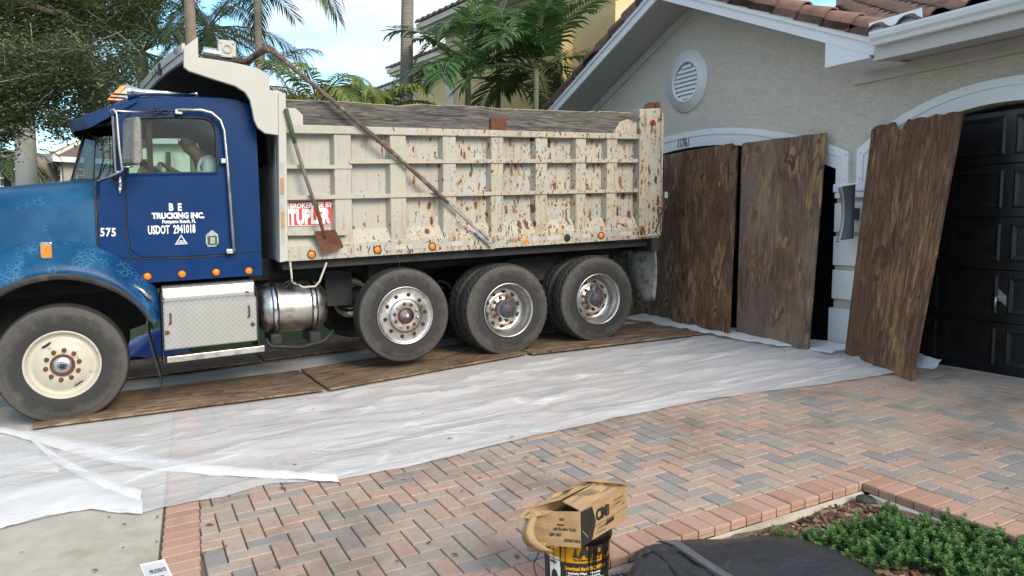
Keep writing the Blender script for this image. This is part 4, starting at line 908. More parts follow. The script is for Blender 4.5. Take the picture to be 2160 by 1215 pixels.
W = [wheel('steer', (XS - .005, -7.752, .082), .552), wheel('flat', (XS + .005, -4.462, .368), .528, .15), wheel('slot', (XS + .015, -3.19, .366), .550, .3), wheel('dual', (XS + .015, -1.935, .442), .548, .1)]
for k, q in enumerate(W):
    c = copy_tree(q, TRUCK); c.location = (mir(XS) - XM, q.location.y, q.location.z); c.rotation_euler = (q.rotation_euler.x, 0, math.pi)
# ---- chassis
b = MB()
for x in (-8.80, -9.68): b.hexa([(x, -8.9, .62), (x + .08, -8.9, .62), (x + .08, -1.05, .98), (x, -1.05, .98), (x, -8.9, .88), (x + .08, -8.9, .88), (x + .08, -1.05, 1.2), (x, -1.05, 1.2)])
b.build('frame_rail', MT['chassis'], TRUCK)
b = MB()
for y in (-7.75, -4.46, -3.19, -1.935): b.cyl((mir(XS) + .25, y, .40 if y > -5 else .10), (XS - .25, y, .40 if y > -5 else .10), .07, 12)
for y in (-3.19, -1.935): b.lathe([(-.25, .08), (-.18, .2), (0, .25), (.18, .2), (.25, .08)], (XM, y, .40), (0, 1, 0), 16)
b.build('axle', MT['chassis'], TRUCK)
b = MB()
for x in (-8.62, -9.82): b.hexa([(x, -3.6, .62), (x + .1, -3.6, .62), (x + .1, -1.5, .70), (x, -1.5, .70), (x, -2.9, .95), (x + .1, -2.9, .95), (x + .1, -2.2, .98), (x, -2.2, .98)])
b.box((-8.62, -4.75, .55), (-8.42, -4.35, .98)); b.box((-8.9, -5.2, .45), (-8.6, -4.9, .85)); b.cyl((-8.75, -5.0, .52), (-8.75, -4.1, .56), .12, 12); b.box((-9.6, -6.8, .35), (-8.85, -5.2, .9))
b.build('suspension', MT['chassis'], TRUCK)
b = MB(); b.box((-10.3, -5.75, .86), (-8.12, -1.15, 1.0), Matrix.Shear('XY', 4, (0, 0)))
b = MB(); b.hexa([(-10.3, -5.75, .90), (-8.1, -5.75, .90), (-8.1, -1.1, 1.10), (-10.3, -1.1, 1.10), (-10.3, -5.75, 1.02), (-8.1, -5.75, 1.02), (-8.1, -1.1, 1.23), (-10.3, -1.1, 1.23)]); b.build('body_floor', MT['chassis'], TRUCK)
# ---- dump body
def zb(y): return .987 + .0457 * (y + 5.8)
def rail_b(y): return 2.295 + .0368 * (y + 5.73)
def rail_t(y): return 2.388 + .0312 * (y + 5.53)
Y0b, Y1b = -5.72, -1.34
def strip_y(name, y0, y1, zf0, zf1, x0, x1, mat, n=1, bevel=.005):
    b = MB(); b.hexa([(x0, y0, zf0(y0)), (x1, y0, zf0(y0)), (x1, y1, zf0(y1)), (x0, y1, zf0(y1)), (x0, y0, zf1(y0)), (x1, y0, zf1(y0)), (x1, y1, zf1(y1)), (x0, y1, zf1(y1))]); return b.build(name, mat, TRUCK, bevel=bevel)
for (sgn, nm) in ((1, 'near'), (-1, 'far')):
    f = (lambda x: x) if sgn > 0 else mir
    a = sorted((f(-8.115), f(-8.095)))
    strip_y('side_panel', Y0b, Y1b, lambda y: zb(y) + .05, rail_b, a[0], a[1], MT['rusty_panel'])
    a = sorted((f(-8.10), f(-7.985))); strip_y('top_rail', Y0b, Y1b, rail_b, rail_t, a[0], a[1], MT['rusty'])
    a = sorted((f(-8.10), f(XS))); strip_y('sill', -5.715, -1.0, zb, lambda y: zb(y) + .145, a[0], a[1], MT['rusty'])
# sloping ledge above the sill
b = MB(); b.hexa([(-8.094, Y0b, zb(Y0b) + .146), (XS - .002, Y0b, zb(Y0b) + .146), (XS - .002, Y1b, zb(Y1b) + .146), (-8.094, Y1b, zb(Y1b) + .146), (-8.094, Y0b, zb(Y0b) + .30), (-8.085, Y0b, zb(Y0b) + .30), (-8.085, Y1b, zb(Y1b) + .30), (-8.094, Y1b, zb(Y1b) + .30)]); b.build('sill_ledge', MT['rusty'], TRUCK)
for (a, c) in ((-5.214, -5.039), (-4.609, -4.433), (-3.997, -3.843), (-3.402, -3.25), (-2.82, -2.666), (-2.264, -2.122), (-1.81, -1.662)):
    b = MB(); i_ = .03
    zl = lambda y: zb(y) + .155
    b.hexa([(-8.094, a - i_, zl(a)), (-8.094, c + i_, zl(c)), (-8.094, c + i_, rail_b(c) - .001), (-8.094, a - i_, rail_b(a) - .001), (-8.012, a, zl(a)), (-8.012, c, zl(c)), (-8.005, c, rail_b(c) - .001), (-8.005, a, rail_b(a) - .001)])
    b.build('side_post', MT['rusty'], TRUCK, bevel=.004)
def mid(y): return 1.620 + .0386 * (y + 5.706)
def upr(y): return 2.012 + .0405 * (y + 5.06)
strip_y('side_rib', Y0b, -1.345, mid, lambda y: mid(y) + .045, -8.094, -7.992, MT['rusty'], bevel=.003)
strip_y('side_rib', -5.06, -1.345, upr, lambda y: upr(y) + .045, -8.094, -7.992, MT['rusty'], bevel=.003)
strip_y('side_rib', Y0b, -5.03, lambda y: 1.938 + .03 * (y + 5.72), lambda y: 1.978 + .03 * (y + 5.72), -8.094, -7.995, MT['rusty'], bevel=.003)
strip_y('shovel_rack', Y0b, -5.10, lambda y: 1.258, lambda y: 1.295 + .02 * (y + 5.7), -8.094, -7.965, MT['rusty'], bevel=.003)
# corner posts, bulkhead, tailgate
b = MB(); b.hexa([(-8.16, -5.80, .985), (-7.975, -5.80, .985), (-7.975, -5.716, 1.0), (-8.16, -5.716, 1.0), (-8.16, -5.775, 2.69), (-7.975, -5.775, 2.69), (-7.975, -5.70, 2.69), (-8.16, -5.70, 2.69)]); b.build('front_post', MT['white_clean'], TRUCK, bevel=.006)
b = MB(); b.box((mir(-7.98), -5.79, 1.0), (-8.165, -5.74, 2.75)); b.build('bulkhead', MT['white_clean'], TRUCK)
b = MB(); b.hexa([(-8.15, -1.338, zb(-1.3) + .02), (-7.972, -1.338, zb(-1.3) + .02), (-7.972, -.985, zb(-1) + .03), (-8.15, -.985, zb(-1) + .03), (-8.15, -1.352, 2.83), (-7.972, -1.352, 2.83), (-7.972, -1.03, 2.865), (-8.15, -1.03, 2.865)]); b.build('rear_post', MT['rusty'], TRUCK, bevel=.006)
b = MB(); b.box((mir(-7.98), -1.33, 1.2), (mir(-8.15), -1.0, 2.84)); b.build('rear_post', MT['rusty'], TRUCK)
b = MB(); b.box((mir(-8.14), -1.06, 1.22), (-8.155, -.99, 2.62)); b.build('tailgate', MT['rusty'], TRUCK)
b = MB(); b.tube([(-7.965, -.995, 1.28), (-7.965, -1.0, 2.80)], .012, 6); b.hexa([(-8.0, -1.03, 2.3), (-7.955, -1.03, 2.3), (-7.955, -.985, 2.3), (-8.0, -.985, 2.3), (-8.0, -1.03, 2.75), (-7.955, -1.03, 2.75), (-7.955, -.985, 2.75), (-8.0, -.985, 2.75)]); b.build('post_edge', MT['rusty'], TRUCK)
b = MB(); b.prism([(-8.11, -1.22, 2.85), (-8.11, -1.16, 2.93), (-8.11, -1.02, 2.94), (-8.11, -1.0, 2.75), (-8.11, -1.06, 2.75), (-8.11, -1.1, 2.86)], (.12, 0, 0)); b.disc((-7.99, -1.075, 2.90), (1, 0, 0), .035, .02); b.build('tailgate_hinge', MT['rust'], TRUCK, bevel=.004)
b = MB(); b.box((-8.02, -.98, 1.46), (-7.97, -.95, 1.72)); b.tube([(-7.97, -.94, 1.55), (-7.95, -1.02, 1.50), (-7.95, -.92, 1.62)], .014, 6); b.tube([(-7.95, -1.06, 1.60), (-7.95, -1.03, 1.42), (-7.96, -1.09, 1.28)], .009, 6); b.tube([(-7.94, -1.06, 1.60), (-7.94, -.9, 1.56)], .01, 6); b.build('tailgate_latch', MT['rust'], TRUCK); b = MB(); b.box((-7.99, -.945, 1.72), (-7.96, -.90, 1.80)); b.build('latch_tag', MT['white_clean'], TRUCK)
# timber side board with a split upper edge
b = MB(); n = 90; edge = [(-5.71, 2.635), (-5.2, 2.66), (-4.9, 2.655), (-4.46, 2.62), (-4.40, 2.66), (-4.25, 2.70), (-3.6, 2.72), (-3.2, 2.70), (-2.95, 2.715), (-2.4, 2.735), (-2.2, 2.73), (-1.9, 2.775), (-1.5, 2.79), (-1.40, 2.785)]
lo = []; 
for k in range(n + 1):
    y = -5.71 + k / n * 4.31; zt = .42 * lerp_tab(edge, y) + .58 * (2.650 + .0345 * (y + 5.71)) + .012 * mnoise.noise((y * 6, 1, 1)) + .008 * mnoise.noise((y * 19, 3, 1))
    lo.append([b.vert((x, y, z)) for x, z in ((-8.04, rail_t(y) + .002), (-8.035, zt - .012), (-8.075, zt), (-8.09, rail_t(y) + .002))])
for p, q in zip(lo, lo[1:]):
    b.m = 0; b.face((p[0], q[0], q[1], p[1])); b.face((p[2], q[2], q[3], p[3])); b.m = 1; b.face((p[1], q[1], q[2], p[2]))
b.m = 0; b.face(lo[0][::-1]); b.face(lo[-1])
b.build('side_board', [MT['plank'], MT['plank_raw']], TRUCK)
b = MB(); zc = rail_t(-5.6) + .002
b.prism([(-8.03, -5.715, zc), (-8.03, -5.53, zc), (-8.03, -5.53, zc + .10), (-8.03, -5.60, zc + .165), (-8.03, -5.715, zc + .165)], (.02, 0, 0)); b.build('board_bracket', MT['white_clean'], TRUCK)
b = MB(); b.box((-8.034, -3.41, rail_t(-3.3) - .02), (-8.0, -3.20, rail_t(-3.3) + .155)); b.build('board_bracket', MT['rust'], TRUCK, bevel=.02)
b = MB(); b.prism([(-8.034, -1.72, rail_t(-1.6) + .001), (-8.034, -1.36, rail_t(-1.4) + .002), (-8.034, -1.36, 2.66), (-8.034, -1.50, 2.70), (-8.034, -1.62, 2.66)], (.015, 0, 0)); b.build('board_bracket', MT['rusty'], TRUCK)
# lamps and reflective tape along the sill
for k, (y, z, m_) in enumerate(((-5.474, 1.060, 'amber'), (-4.769, 1.099, 'amber'), (-4.137, 1.128, 'amber'), (-2.97, 1.182, 'cream'), (-2.389, 1.212, 'hole'), (-1.895, 1.238, 'amber'), (-1.302, 1.268, 'amber'))):
    e = empty('side_lamp', (XS, y, z), parent=TRUCK)
    b = MB(); b.lathe([(0, .047), (.008, .045), (.010, .037), (.004, .036)], (XS + .001, y, z), (1, 0, 0), 20); b.build('lamp_ring', MT['white_clean'] if m_ == 'cream' else MT['black_rubber'], e)
    b = MB(); b.lathe([(.003, .0365), (.012, .030), (.016, .012), (.016, 0)], (XS + .001, y, z), (1, 0, 0), 16); b.build('lens', MT['amber'] if m_ != 'hole' else MT['chassis'], e)
for (a, c) in ((-5.40, -5.10), (-4.68, -4.21), (-4.05, -3.62), (-2.87, -2.48), (-2.30, -2.05), (-1.80, -1.42)):
    b = MB(); n_ = max(1, round((c - a) / .16))
    for q in range(n_):
        y0, y1 = a + (c - a) * q / n_ + .002, a + (c - a) * (q + 1) / n_ - .002; b.m = q % 2
        b.poly([(XS + .002, y0, zb(y0) + .055), (XS + .002, y1, zb(y1) + .055), (XS + .002, y1, zb(y1) + .108), (XS + .002, y0, zb(y0) + .108)])
    b.build('reflective_tape', [MT['grey_tape'], MT['white_clean']], TRUCK)
b = MB(); 
for q in range(5): b.m = q % 2; z0 = 1.16 + q * .17; b.poly([(-7.973, -5.785 + .01 * q / 5, z0), (-7.973, -5.745 + .01 * q / 5, z0), (-7.973, -5.744 + .01 * q / 5, z0 + .168), (-7.973, -5.784 + .01 * q / 5, z0 + .168)])
b.build('reflective_tape', [MT['grey_tape'], MT['cardboard_in']], TRUCK)
b = MB(); b.disc((-7.97, -1.15, 2.67), (1, 0, 0), .038, .012); b.build('rear_reflector', MT['red_lens'], TRUCK)
# red and white placard bolted to the front panel
def bed(px, py, X=-8.088): p = PX(px, py, X); return p
E_ = empty('placard', (-8.09, -5.4, 1.45), parent=TRUCK)
pa, pb, pc_, pdd = bed(606, 424), bed(705, 420), bed(708, 475), bed(608, 477)
b = MB(); b.prism([pa, pb, pc_, pdd], (.006, 0, 0)); b.build('placard_board', MT['white_print'], E_)
ins = lambda p, q, t: p + (q - p) * t
cen = (pa + pb + pc_ + pdd) / 4
b = MB(); b.poly([cen + (q - cen) * .955 + Vector((.008, 0, 0)) for q in (pa, pb, pc_, pdd)]); b.build('placard_field', MT['red_print'], E_)
duv = (pb - pa).normalized()
b = MB(); text_mb(b, 'BROKERAGE BY', bed(611, 440, -8.079), duv, (0, 0, 1), .074, .84, bold=.003, spacing=1.0, thick=.0015); text_mb(b, 'TUPLER', bed(610, 473, -8.079), duv, (0, 0, 1), .205, .585, bold=.012, spacing=1.02, thick=.0015); b.build('placard_lettering', MT['white_print'], E_)
# tarp arm, cross pipe, pivot
b = MB(); p0 = Vector((-7.955, -3.447, 1.175)); p1 = Vector((-7.93, -5.874, 3.119)); pts = [p0 + (p1 - p0) * (k / 14) + Vector((0, .015 * math.sin(k / 14 * 3.1) , .03 * math.sin(k / 14 * math.pi))) for k in range(15)]
b.tube(pts[3:], [.022 + .004 * abs(math.sin(k * 2.1)) for k in range(12)], 8); b.m = 1; b.tube(pts[:6], .019, 8); b.build('tarp_arm', [MT['rust_pipe'], MT['dull_steel']], TRUCK)
b = MB(); d_ = (p1 - p0).normalized(); nn = Vector((0, d_.z, -d_.y)); b.prism([p0 - d_ * .05 + nn * .045, p0 - d_ * .05 - nn * .045, p0 + d_ * .16 - nn * .04, p0 + d_ * .25, p0 + d_ * .16 + nn * .04], (.015, 0, 0)); b.disc(p0 + Vector((.012, .0, 0)), (1, 0, 0), .022, .014); b.build('arm_foot', MT['dull_steel'], TRUCK)
b = MB(); b.box((-7.998, -3.63, 1.09), (-7.985, -3.37, 1.20)); b.build('arm_plate', MT['rusty'], TRUCK)
q0, q1, q2, q3 = PX(562, 103, -7.93), PX(545, 112, -8.1), PX(520, 130, -8.25), PX(493, 133, -8.3)
b = MB(); b.tube([q0 + Vector((.02, .02, 0)), q0, q1, q2, q3], [.035, .04, .035, .03, .03], 8); b.build('tarp_cross_pipe', MT['rust_pipe'], TRUCK)
# cab protector
def S1(x, y): return (x / 3.471, y / 3.471)
upper = [(1345, 345), (1450, 268), (1452, 418), (1700, 455), (1880, 495), (1965, 545), (1978, 660), (2062, 670), (2066, 690)]
lower = [(2040, 990), (1940, 975), (1888, 935), (1862, 880), (1846, 800), (1830, 730), (1795, 675), (1720, 628), (1560, 578), (1385, 520), (1345, 490)]
P_ = [PX(*S1(*q), XS + .01) for q in upper + lower]
b = MB(); b.prism([(q.x, q.y, q.z) for q in P_], (-.06, 0, 0)); b.build('canopy_side', MT['white_clean'], TRUCK, bevel=.006)
b = MB(); b.prism([(mir(q.x), q.y, q.z) for q in P_], (.06, 0, 0)); b.build('canopy_side', MT['white_clean'], TRUCK)
cy = [(-6.62, 2.955), (-6.40, 2.90), (-6.15, 2.79), (-5.99, 2.68), (-5.90, 2.55), (-5.86, 2.30), (-5.84, 2.0)]
b = MB(); xr = [XS - .052, -8.6, -9.2, -9.8, mir(XS) + .052]; fw = [0, -.10, -.2, -.27, -.34]
for lay in (0, .03):
    i0 = len(b.v)
    for x, f_ in zip(xr, fw):
        for k, (y, z) in enumerate(cy): b.vert((x, y + f_ * max(0, 1 - k / 3), z + lay))
    n_ = len(cy)
    for a in range(4):
        for k in range(n_ - 1): b.face((i0 + a * n_ + k, i0 + a * n_ + k + 1, i0 + (a + 1) * n_ + k + 1, i0 + (a + 1) * n_ + k))
b.build('canopy_roof', MT['chassis'], TRUCK, smooth=True)  # roof in black: the shade of its underside is put into the colour
for (z0, z1, o_) in ((2.945, 3.01, 0), (3.016, 3.10, -.012)):
    b = MB()
    for (xa, fa, xb, fb) in zip(xr, fw, xr[1:], fw[1:]):
        ya, yb_ = -6.635 + fa + o_, -6.635 + fb + o_; zs_ = lambda x: -.012 * (XS - x)
        b.hexa([(xa, ya, z0 + zs_(xa)), (xa, ya + .03, z0 + zs_(xa)), (xb, yb_ + .03, z0 + zs_(xb)), (xb, yb_, z0 + zs_(xb)), (xa, ya, z1 + zs_(xa)), (xa, ya + .03, z1 + zs_(xa)), (xb, yb_ + .03, z1 + zs_(xb)), (xb, yb_, z1 + zs_(xb))])
    b.build('canopy_lip', MT['white_clean'], TRUCK)
b = MB()
for (x, w_, z0, z1) in ((-8.25, .05, 3.03, 3.085), (-9.0, .12, 2.95, 3.07), (-9.15, .05, 2.96, 3.04), (-9.3, .04, 2.96, 3.03)): y = -6.652 - .02 - .167 * (-8.05 - x) * 1.0; b.poly([(x - w_ / 2, y, z0), (x + w_ / 2, y + .167 * w_, z0), (x + w_ / 2, y + .167 * w_, z1), (x - w_ / 2, y, z1)])
b.build('bare_patch', MT['chassis'], TRUCK)
# tarp motor on the canopy
def mo(px, py, X=-8.2): return PX(px, py, X)
e = empty('tarp_motor', mo(450, 110), parent=TRUCK)
a_, c_ = mo(428, 110), mo(468, 116); b = MB(); b.cyl(a_, c_, .055, 20); b.build('motor_barrel', MT['chrome'], e, bevel=.01)
g0 = mo(478, 105); b = MB(); b.prism([g0 + Vector((-.02, q[0], q[1])) for q in rrect(-.085, .085, -.085, .085, .03)], (.07, 0, 0)); b.build('gear_case', MT['white_clean'], e, bevel=.008)
b = MB(); b.lathe([(0, .05), (.012, .045), (.012, .03), (.004, .028)], g0 + Vector((.05, 0, 0)), (1, 0, 0), 24)
for (dy, dz) in ((-.06, -.06), (.06, -.06), (.06, .06), (-.06, .06)): b.disc(g0 + Vector((.05, dy, dz)), (1, 0, 0), .014, .01)
b.build('gear_cap', MT['white_clean'], e)
b = MB(); b.hexa([mo(420, 118, -8.3), mo(492, 134, -8.3), mo(492, 134, -8.1), mo(420, 118, -8.1), mo(420, 112, -8.3), mo(492, 128, -8.3), mo(492, 128, -8.1), mo(420, 112, -8.1)]); b.build('motor_bracket', MT['chassis'], e)
# ---- cab shell
cab_out = [C(215, 603), C(553, 580), C(548, 430), C(541, 280), C(532, 222), C(500, 211), C(470, 207), C(380, 204), C(290, 207), C(262, 216), C(244, 240), C(244, 372), C(212, 384), C(206, 480)]
door_out = [C(270, 255), C(273, 243), C(283, 238), C(360, 236), C(430, 238), C(452, 246), C(466, 265), C(470, 290), C(482, 400), C(492, 505), C(488, 526), C(476, 536), C(380, 541), (C(300, 543)), C(284, 540), C(275, 526), C(270, 490), C(266, 400)]
win = [C(280, 256), C(288, 249), C(360, 247), C(430, 249), C(447, 257), C(455, 275), C(459, 364), C(360, 365), C(270, 367), C(272, 300)]
def plate(name, outer, inner, X, th, mat, parent, bevel=0):
    o, i = hole_loops(outer, inner, 96); b = MB(); b.ring([(X, p[0], p[1]) for p in o], [(X, p[0], p[1]) for p in i], (th, 0, 0)); return b.build(name, mat, parent, bevel=bevel)
CAB = empty('cab', (XM, -6.7, .9), parent=TRUCK)
plate('cab_side', cab_out, [((p[0] + 6.75) * 1.05 - 6.75, (p[1] - 2.1) * 1.05 + 2.1) for p in win], XC, -.03, MT['blue'], CAB)
plate('cab_side', cab_out, [((p[0] + 6.75) * 1.0 - 6.75, (p[1] - 2.1) * 1.0 + 2.1) for p in win], mir(XC), .03, MT['blue'], CAB)
D_ = empty('door', (XC, -6.7, 1.1), parent=TRUCK)
XD = XC + .014
plate('door_skin', door_out, win, XC + .002, .012, MT['blue'], D_, bevel=.004)
b = MB(); dc = (sum(p[0] for p in door_out) / len(door_out), sum(p[1] for p in door_out) / len(door_out))
b.tube([(XC + .004, dc[0] + (p[0] - dc[0]) * 1.025, dc[1] + (p[1] - dc[1]) * 1.018) for p in door_out + door_out[:1]], .007, 6, False); b.build('door_seal', MT['black_rubber'], D_)
b = MB(); wc = (-6.75, 2.1); b.tube([(XC + .012, p[0], p[1]) for p in win + win[:1]], .011, 6, False); b.build('window_seal', MT['black_rubber'], D_)
b = MB(); b.poly([(XC - .012, p[0], p[1]) for p in win]); b.build('window_pane', MT['cab_glass'], D_)
b = MB(); b.poly([(mir(XC) + .012, p[0], p[1]) for p in win]); b.build('far_window_pane', MT['cab_glass'], CAB)
b = MB(); b.hexa([PX(309, 249, XC - .02), PX(320, 249, XC - .02), PX(324, 366, XC - .02), PX(313, 366, XC - .02), PX(309, 249, XC + .004), PX(320, 249, XC + .004), PX(324, 366, XC + .004), PX(313, 366, XC + .004)]); b.build('vent_window_bar', MT['black_rubber'], D_)
b = MB(); b.tube([PX(283, 258, XC - .004), PX(303, 257, XC - .004), PX(309, 268, XC - .004), PX(312, 330, XC - .004)], .005, 6); b.build('vent_window_frame', MT['navy_plastic'], D_)
b = MB(); b.hexa([PX(266, 374, XD), PX(460, 370, XD), PX(460, 370, XD - .01), PX(266, 374, XD - .01), PX(266, 367, XD + .012), PX(460, 364, XD + .012), PX(460, 364, XD - .01), PX(266, 367, XD - .01)]); b.build('door_sill_ridge', MT['blue'], D_, bevel=.004)
# lettering on the door and cowl
b = MB(); lt = XD + .0025
def door_text(s, px, py, px2, h, bold=.0, shear=0, spacing=1.0, base=None):
    """s starts at px,py (baseline) and ends at px2; h = cap height in pixels"""
    p, q = PX(px, py, lt), PX(px2, base or py, lt); top = PX(px, py - h, lt); size = (top.z - p.z) / .70
    t = MB(); text_mb(t, s, (0, 0, 0), (0, 1, 0), (0, 0, 1), size, 1, bold=bold, shear=shear, spacing=spacing); wdt = max(v[1] for v in t.v) - min(v[1] for v in t.v)
    text_mb(b, s, p, (q - p).normalized(), (0, 0, 1), size, (q - p).length / wdt, bold=bold, shear=shear, spacing=spacing, thick=.0)
door_text('B  E', 356, 444, 383, 15, .004); door_text('TRUCKING INC.', 321, 461, 432, 11.5, .004, base=459.5); door_text('Pompano Beach, FL', 342, 471, 413, 7.2, .0015, base=469.5); door_text('USDOT  2941018', 312, 494, 412, 17.5, .003, base=490.5)
b.build('door_lettering', MT['white_print'], D_)
b = MB(); lt = XC + .004; door_text('575', 211, 498, 244, 17, .003, .06, 1.15); b.build('cowl_number', MT['white_print'], CAB)
b = MB(); t3 = [PX(382, 495, XD + .002), PX(369, 516, XD + .002), PX(396, 514.5, XD + .002)]; c3 = (t3[0] + t3[1] + t3[2]) / 3
for (k0, k1) in ((1, .86), (.78, .70)): 
    for i in range(3): j = (i + 1) % 3; b.poly([c3 + (t3[i] - c3) * k0, c3 + (t3[j] - c3) * k0, c3 + (t3[j] - c3) * k1, c3 + (t3[i] - c3) * k1])
ey = [Vector((XD + .002, c3.y + .034 * math.cos(a), c3.z - .006 + .013 * math.sin(a) * (1 if True else 1))) for a in [2 * math.pi * k / 20 for k in range(20)]]
ei = [Vector((XD + .002, c3.y + .027 * math.cos(a), c3.z - .006 + .008 * math.sin(a))) for a in [2 * math.pi * k / 20 for k in range(20)]]
for k in range(20): l = (k + 1) % 20; b.poly([ey[k], ey[l], ei[l], ei[k]])
b.poly([Vector((XD + .002, c3.y + .007 * math.cos(a), c3.z - .006 + .007 * math.sin(a))) for a in [2 * math.pi * k / 12 for k in range(12)]])
b.build('door_emblem', MT['white_print'], D_)
hq = [PX(*q, XD) for q in ((447, 485), (460, 494), (462, 513), (455, 520), (438, 521), (434, 514), (434, 495))]
b = MB(); b.prism(hq, (.008, 0, 0)); b.build('handle_plate', MT['chrome'], D_, bevel=.003); b = MB(); p = PX(448, 507, XD + .009); b.prism([p + Vector((0, q[0], q[1])) for q in rrect(-.045, .045, -.045, .045, .012)], (.003, 0, 0)); b.m = 1; b.box((p.x + .004, p.y - .022, p.z - .032), (p.x + .022, p.y + .022, p.z + .03)); b.build('handle', [MT['navy_plastic'], MT['chrome']], D_)
b = MB(); 
for (px, py) in [(215 + 3 * k, 405 + 24 * k) for k in range(0)] + [(258, 400 + 18 * k) for k in range(9)] + [(232, 406), (244, 406), (228, 520), (246, 520), (300, 556), (318, 556), (340, 560), (372, 557), (404, 552), (432, 553), (465, 550), (482, 548), (512, 545)]: b.disc(PX(px, py, XC + .0005), (1, 0, 0), .008, .004, 8)
b.build('rivets', MT['blue'], CAB)
b = MB(); b.tube([PX(238, 546, XC + .002), PX(400, 545, XC + .002), PX(551, 530, XC + .002)], .004, 5); b.build('panel_seam', MT['chassis'], CAB)
# roof, rear wall, floor, lining
roof_prof = [C(244, 244), C(262, 217), C(290, 206), C(380, 203), C(470, 206), C(500, 210), C(532, 221)]
b = MB(); crown = [(XC, 0), (-8.45, .06), (-8.8, .095), (XM, .105), (mir(-8.8), .095), (mir(-8.45), .06), (mir(XC), 0)]
for lay in (0, -.05):
    i0 = len(b.v)
    for x, h in crown:
        for k, (y, z) in enumerate(roof_prof): b.vert((x + (.02 if lay and x < XM else -.02 if lay and x > XM else 0), y - (.22 * (1 - abs(x - XM)) if k == 0 else 0) - (.12 * (1 - abs(x - XM)) if k == 1 else 0), z + h * (.3 if k in (0, 6) else 1) + lay))
    for a in range(6):
        for k in range(6): q = i0 + a * 7 + k; b.face((q, q + 1, q + 8, q + 7))
b.build('cab_roof', MT['blue'], CAB, smooth=True)
yb0 = C(545, 430)[0] - .02
b = MB(); b.box((mir(XC) + .03, yb0 - .03, .87), (XC - .03, yb0, 1.72)); b.box((mir(XC) + .03, yb0 - .03, 1.72), (-9.6, yb0, 2.55)); b.box((-8.8, yb0 - .03, 1.72), (XC - .03, yb0, 2.55)); b.box((-9.6, yb0 - .03, 2.15), (-8.8, yb0, 2.6)); b.box((-9.6, yb0 - .03, 1.7), (-8.8, yb0, 2.2))
b.build('cab_rear_wall', MT['blue'], CAB)
b = MB(); b.box((mir(XC) + .04, -7.3, .9), (XC - .04, yb0 - .04, .95)); b.box((XC - .06, -7.2, .96), (XC - .034, yb0 - .04, 1.80)); b.box((mir(XC) + .034, -7.2, .96), (mir(XC) + .06, yb0 - .04, 1.82)); b.box((mir(XC) + .04, yb0 - .07, .96), (XC - .04, yb0 - .035, 2.5)); b.box((mir(XC) + .05, -7.0, 2.42), (XC - .05, yb0 - .08, 2.44)); b.build('cab_lining', MT['seat_dark'], CAB)
b = MB(); b.box((-10.1, -7.3, 1.45), (-8.35, -7.12, 1.83)); b.build('dashboard', MT['seat_dark'], CAB, bevel=.04)
# split windscreen, swept back to the sides
wb, wt = 1.80, 2.33
yS, yM = C(243, 372)[0], C(243, 372)[0] - .42
for s in (0, 1):
    xs0 = XC if s == 0 else mir(XC)
    b = MB(); b.poly([(xs0, yS, wb), (XM, yM, wb + .05), (XM, yM + .16, wt + .06), (xs0, yS + .02, wt)]); b.build('windscreen', MT['screen_glass'], CAB)
    b = MB(); b.tube([(xs0, yS, wb - .02), (XM, yM, wb + .03)], .02, 6); b.tube([(xs0, yS, wt), (XM, yM + .16, wt + .07)], .02, 6); b.tube([(xs0, yS, wb), (xs0, yS + .02, wt)], .022, 6); b.build('windscreen_frame', MT['black_rubber'], CAB)
b = MB(); b.tube([(XM, yM, wb), (XM, yM + .16, wt + .06)], .02, 6); b.tube([(-8.5, yS - .16, wb - .02), (-8.42, yS - .10, wb + .2), (-8.45, yS - .11, wb + .42)], .008, 5); b.tube([(-8.62, yS - .2, wb), (-8.60, yS - .16, wb + .45)], .006, 5); b.build('wiper', MT['black_rubber'], CAB)
# sun visor
b = MB(); vt = [C(290, 207, -8.16), C(240, 222, -8.16), C(178, 247, -8.16)]; vb = [C(290, 214, -8.16), C(244, 240, -8.16), C(188, 270, -8.16)]
for (x0, x1, f0, f1) in ((-8.16, -8.7, 0, -.14), (-8.7, XM, -.14, -.2), (XM, mir(-8.7), -.2, -.14), (mir(-8.7), mir(-8.16), -.14, 0)):
    for k in range(2):
        q = [vt[k], vt[k + 1]]; 
        up = [(x0, q[0][0] + f0 * k, q[0][1] + .05 * (1 - abs(x0 - XM))), (x0, q[1][0] + f0, q[1][1] + .05 * (1 - abs(x0 - XM))), (x1, q[1][0] + f1, q[1][1] + .05 * (1 - abs(x1 - XM))), (x1, q[0][0] + f1 * k, q[0][1] + .05 * (1 - abs(x1 - XM)))]
        b.poly(up)
    q = (vt[2], vb[2]); b.poly([(x0, q[0][0] + f0, q[0][1] + .05 * (1 - abs(x0 - XM))), (x0, q[1][0] + f0, q[1][1] + .05 * (1 - abs(x0 - XM))), (x1, q[1][0] + f1, q[1][1] + .05 * (1 - abs(x1 - XM))), (x1, q[0][0] + f1, q[0][1] + .05 * (1 - abs(x1 - XM)))])
for x in (-8.16, mir(-8.16)): b.poly([(x, *q) for q in vt + vb[::-1]])
b.build('sun_visor', MT['blue'], CAB)
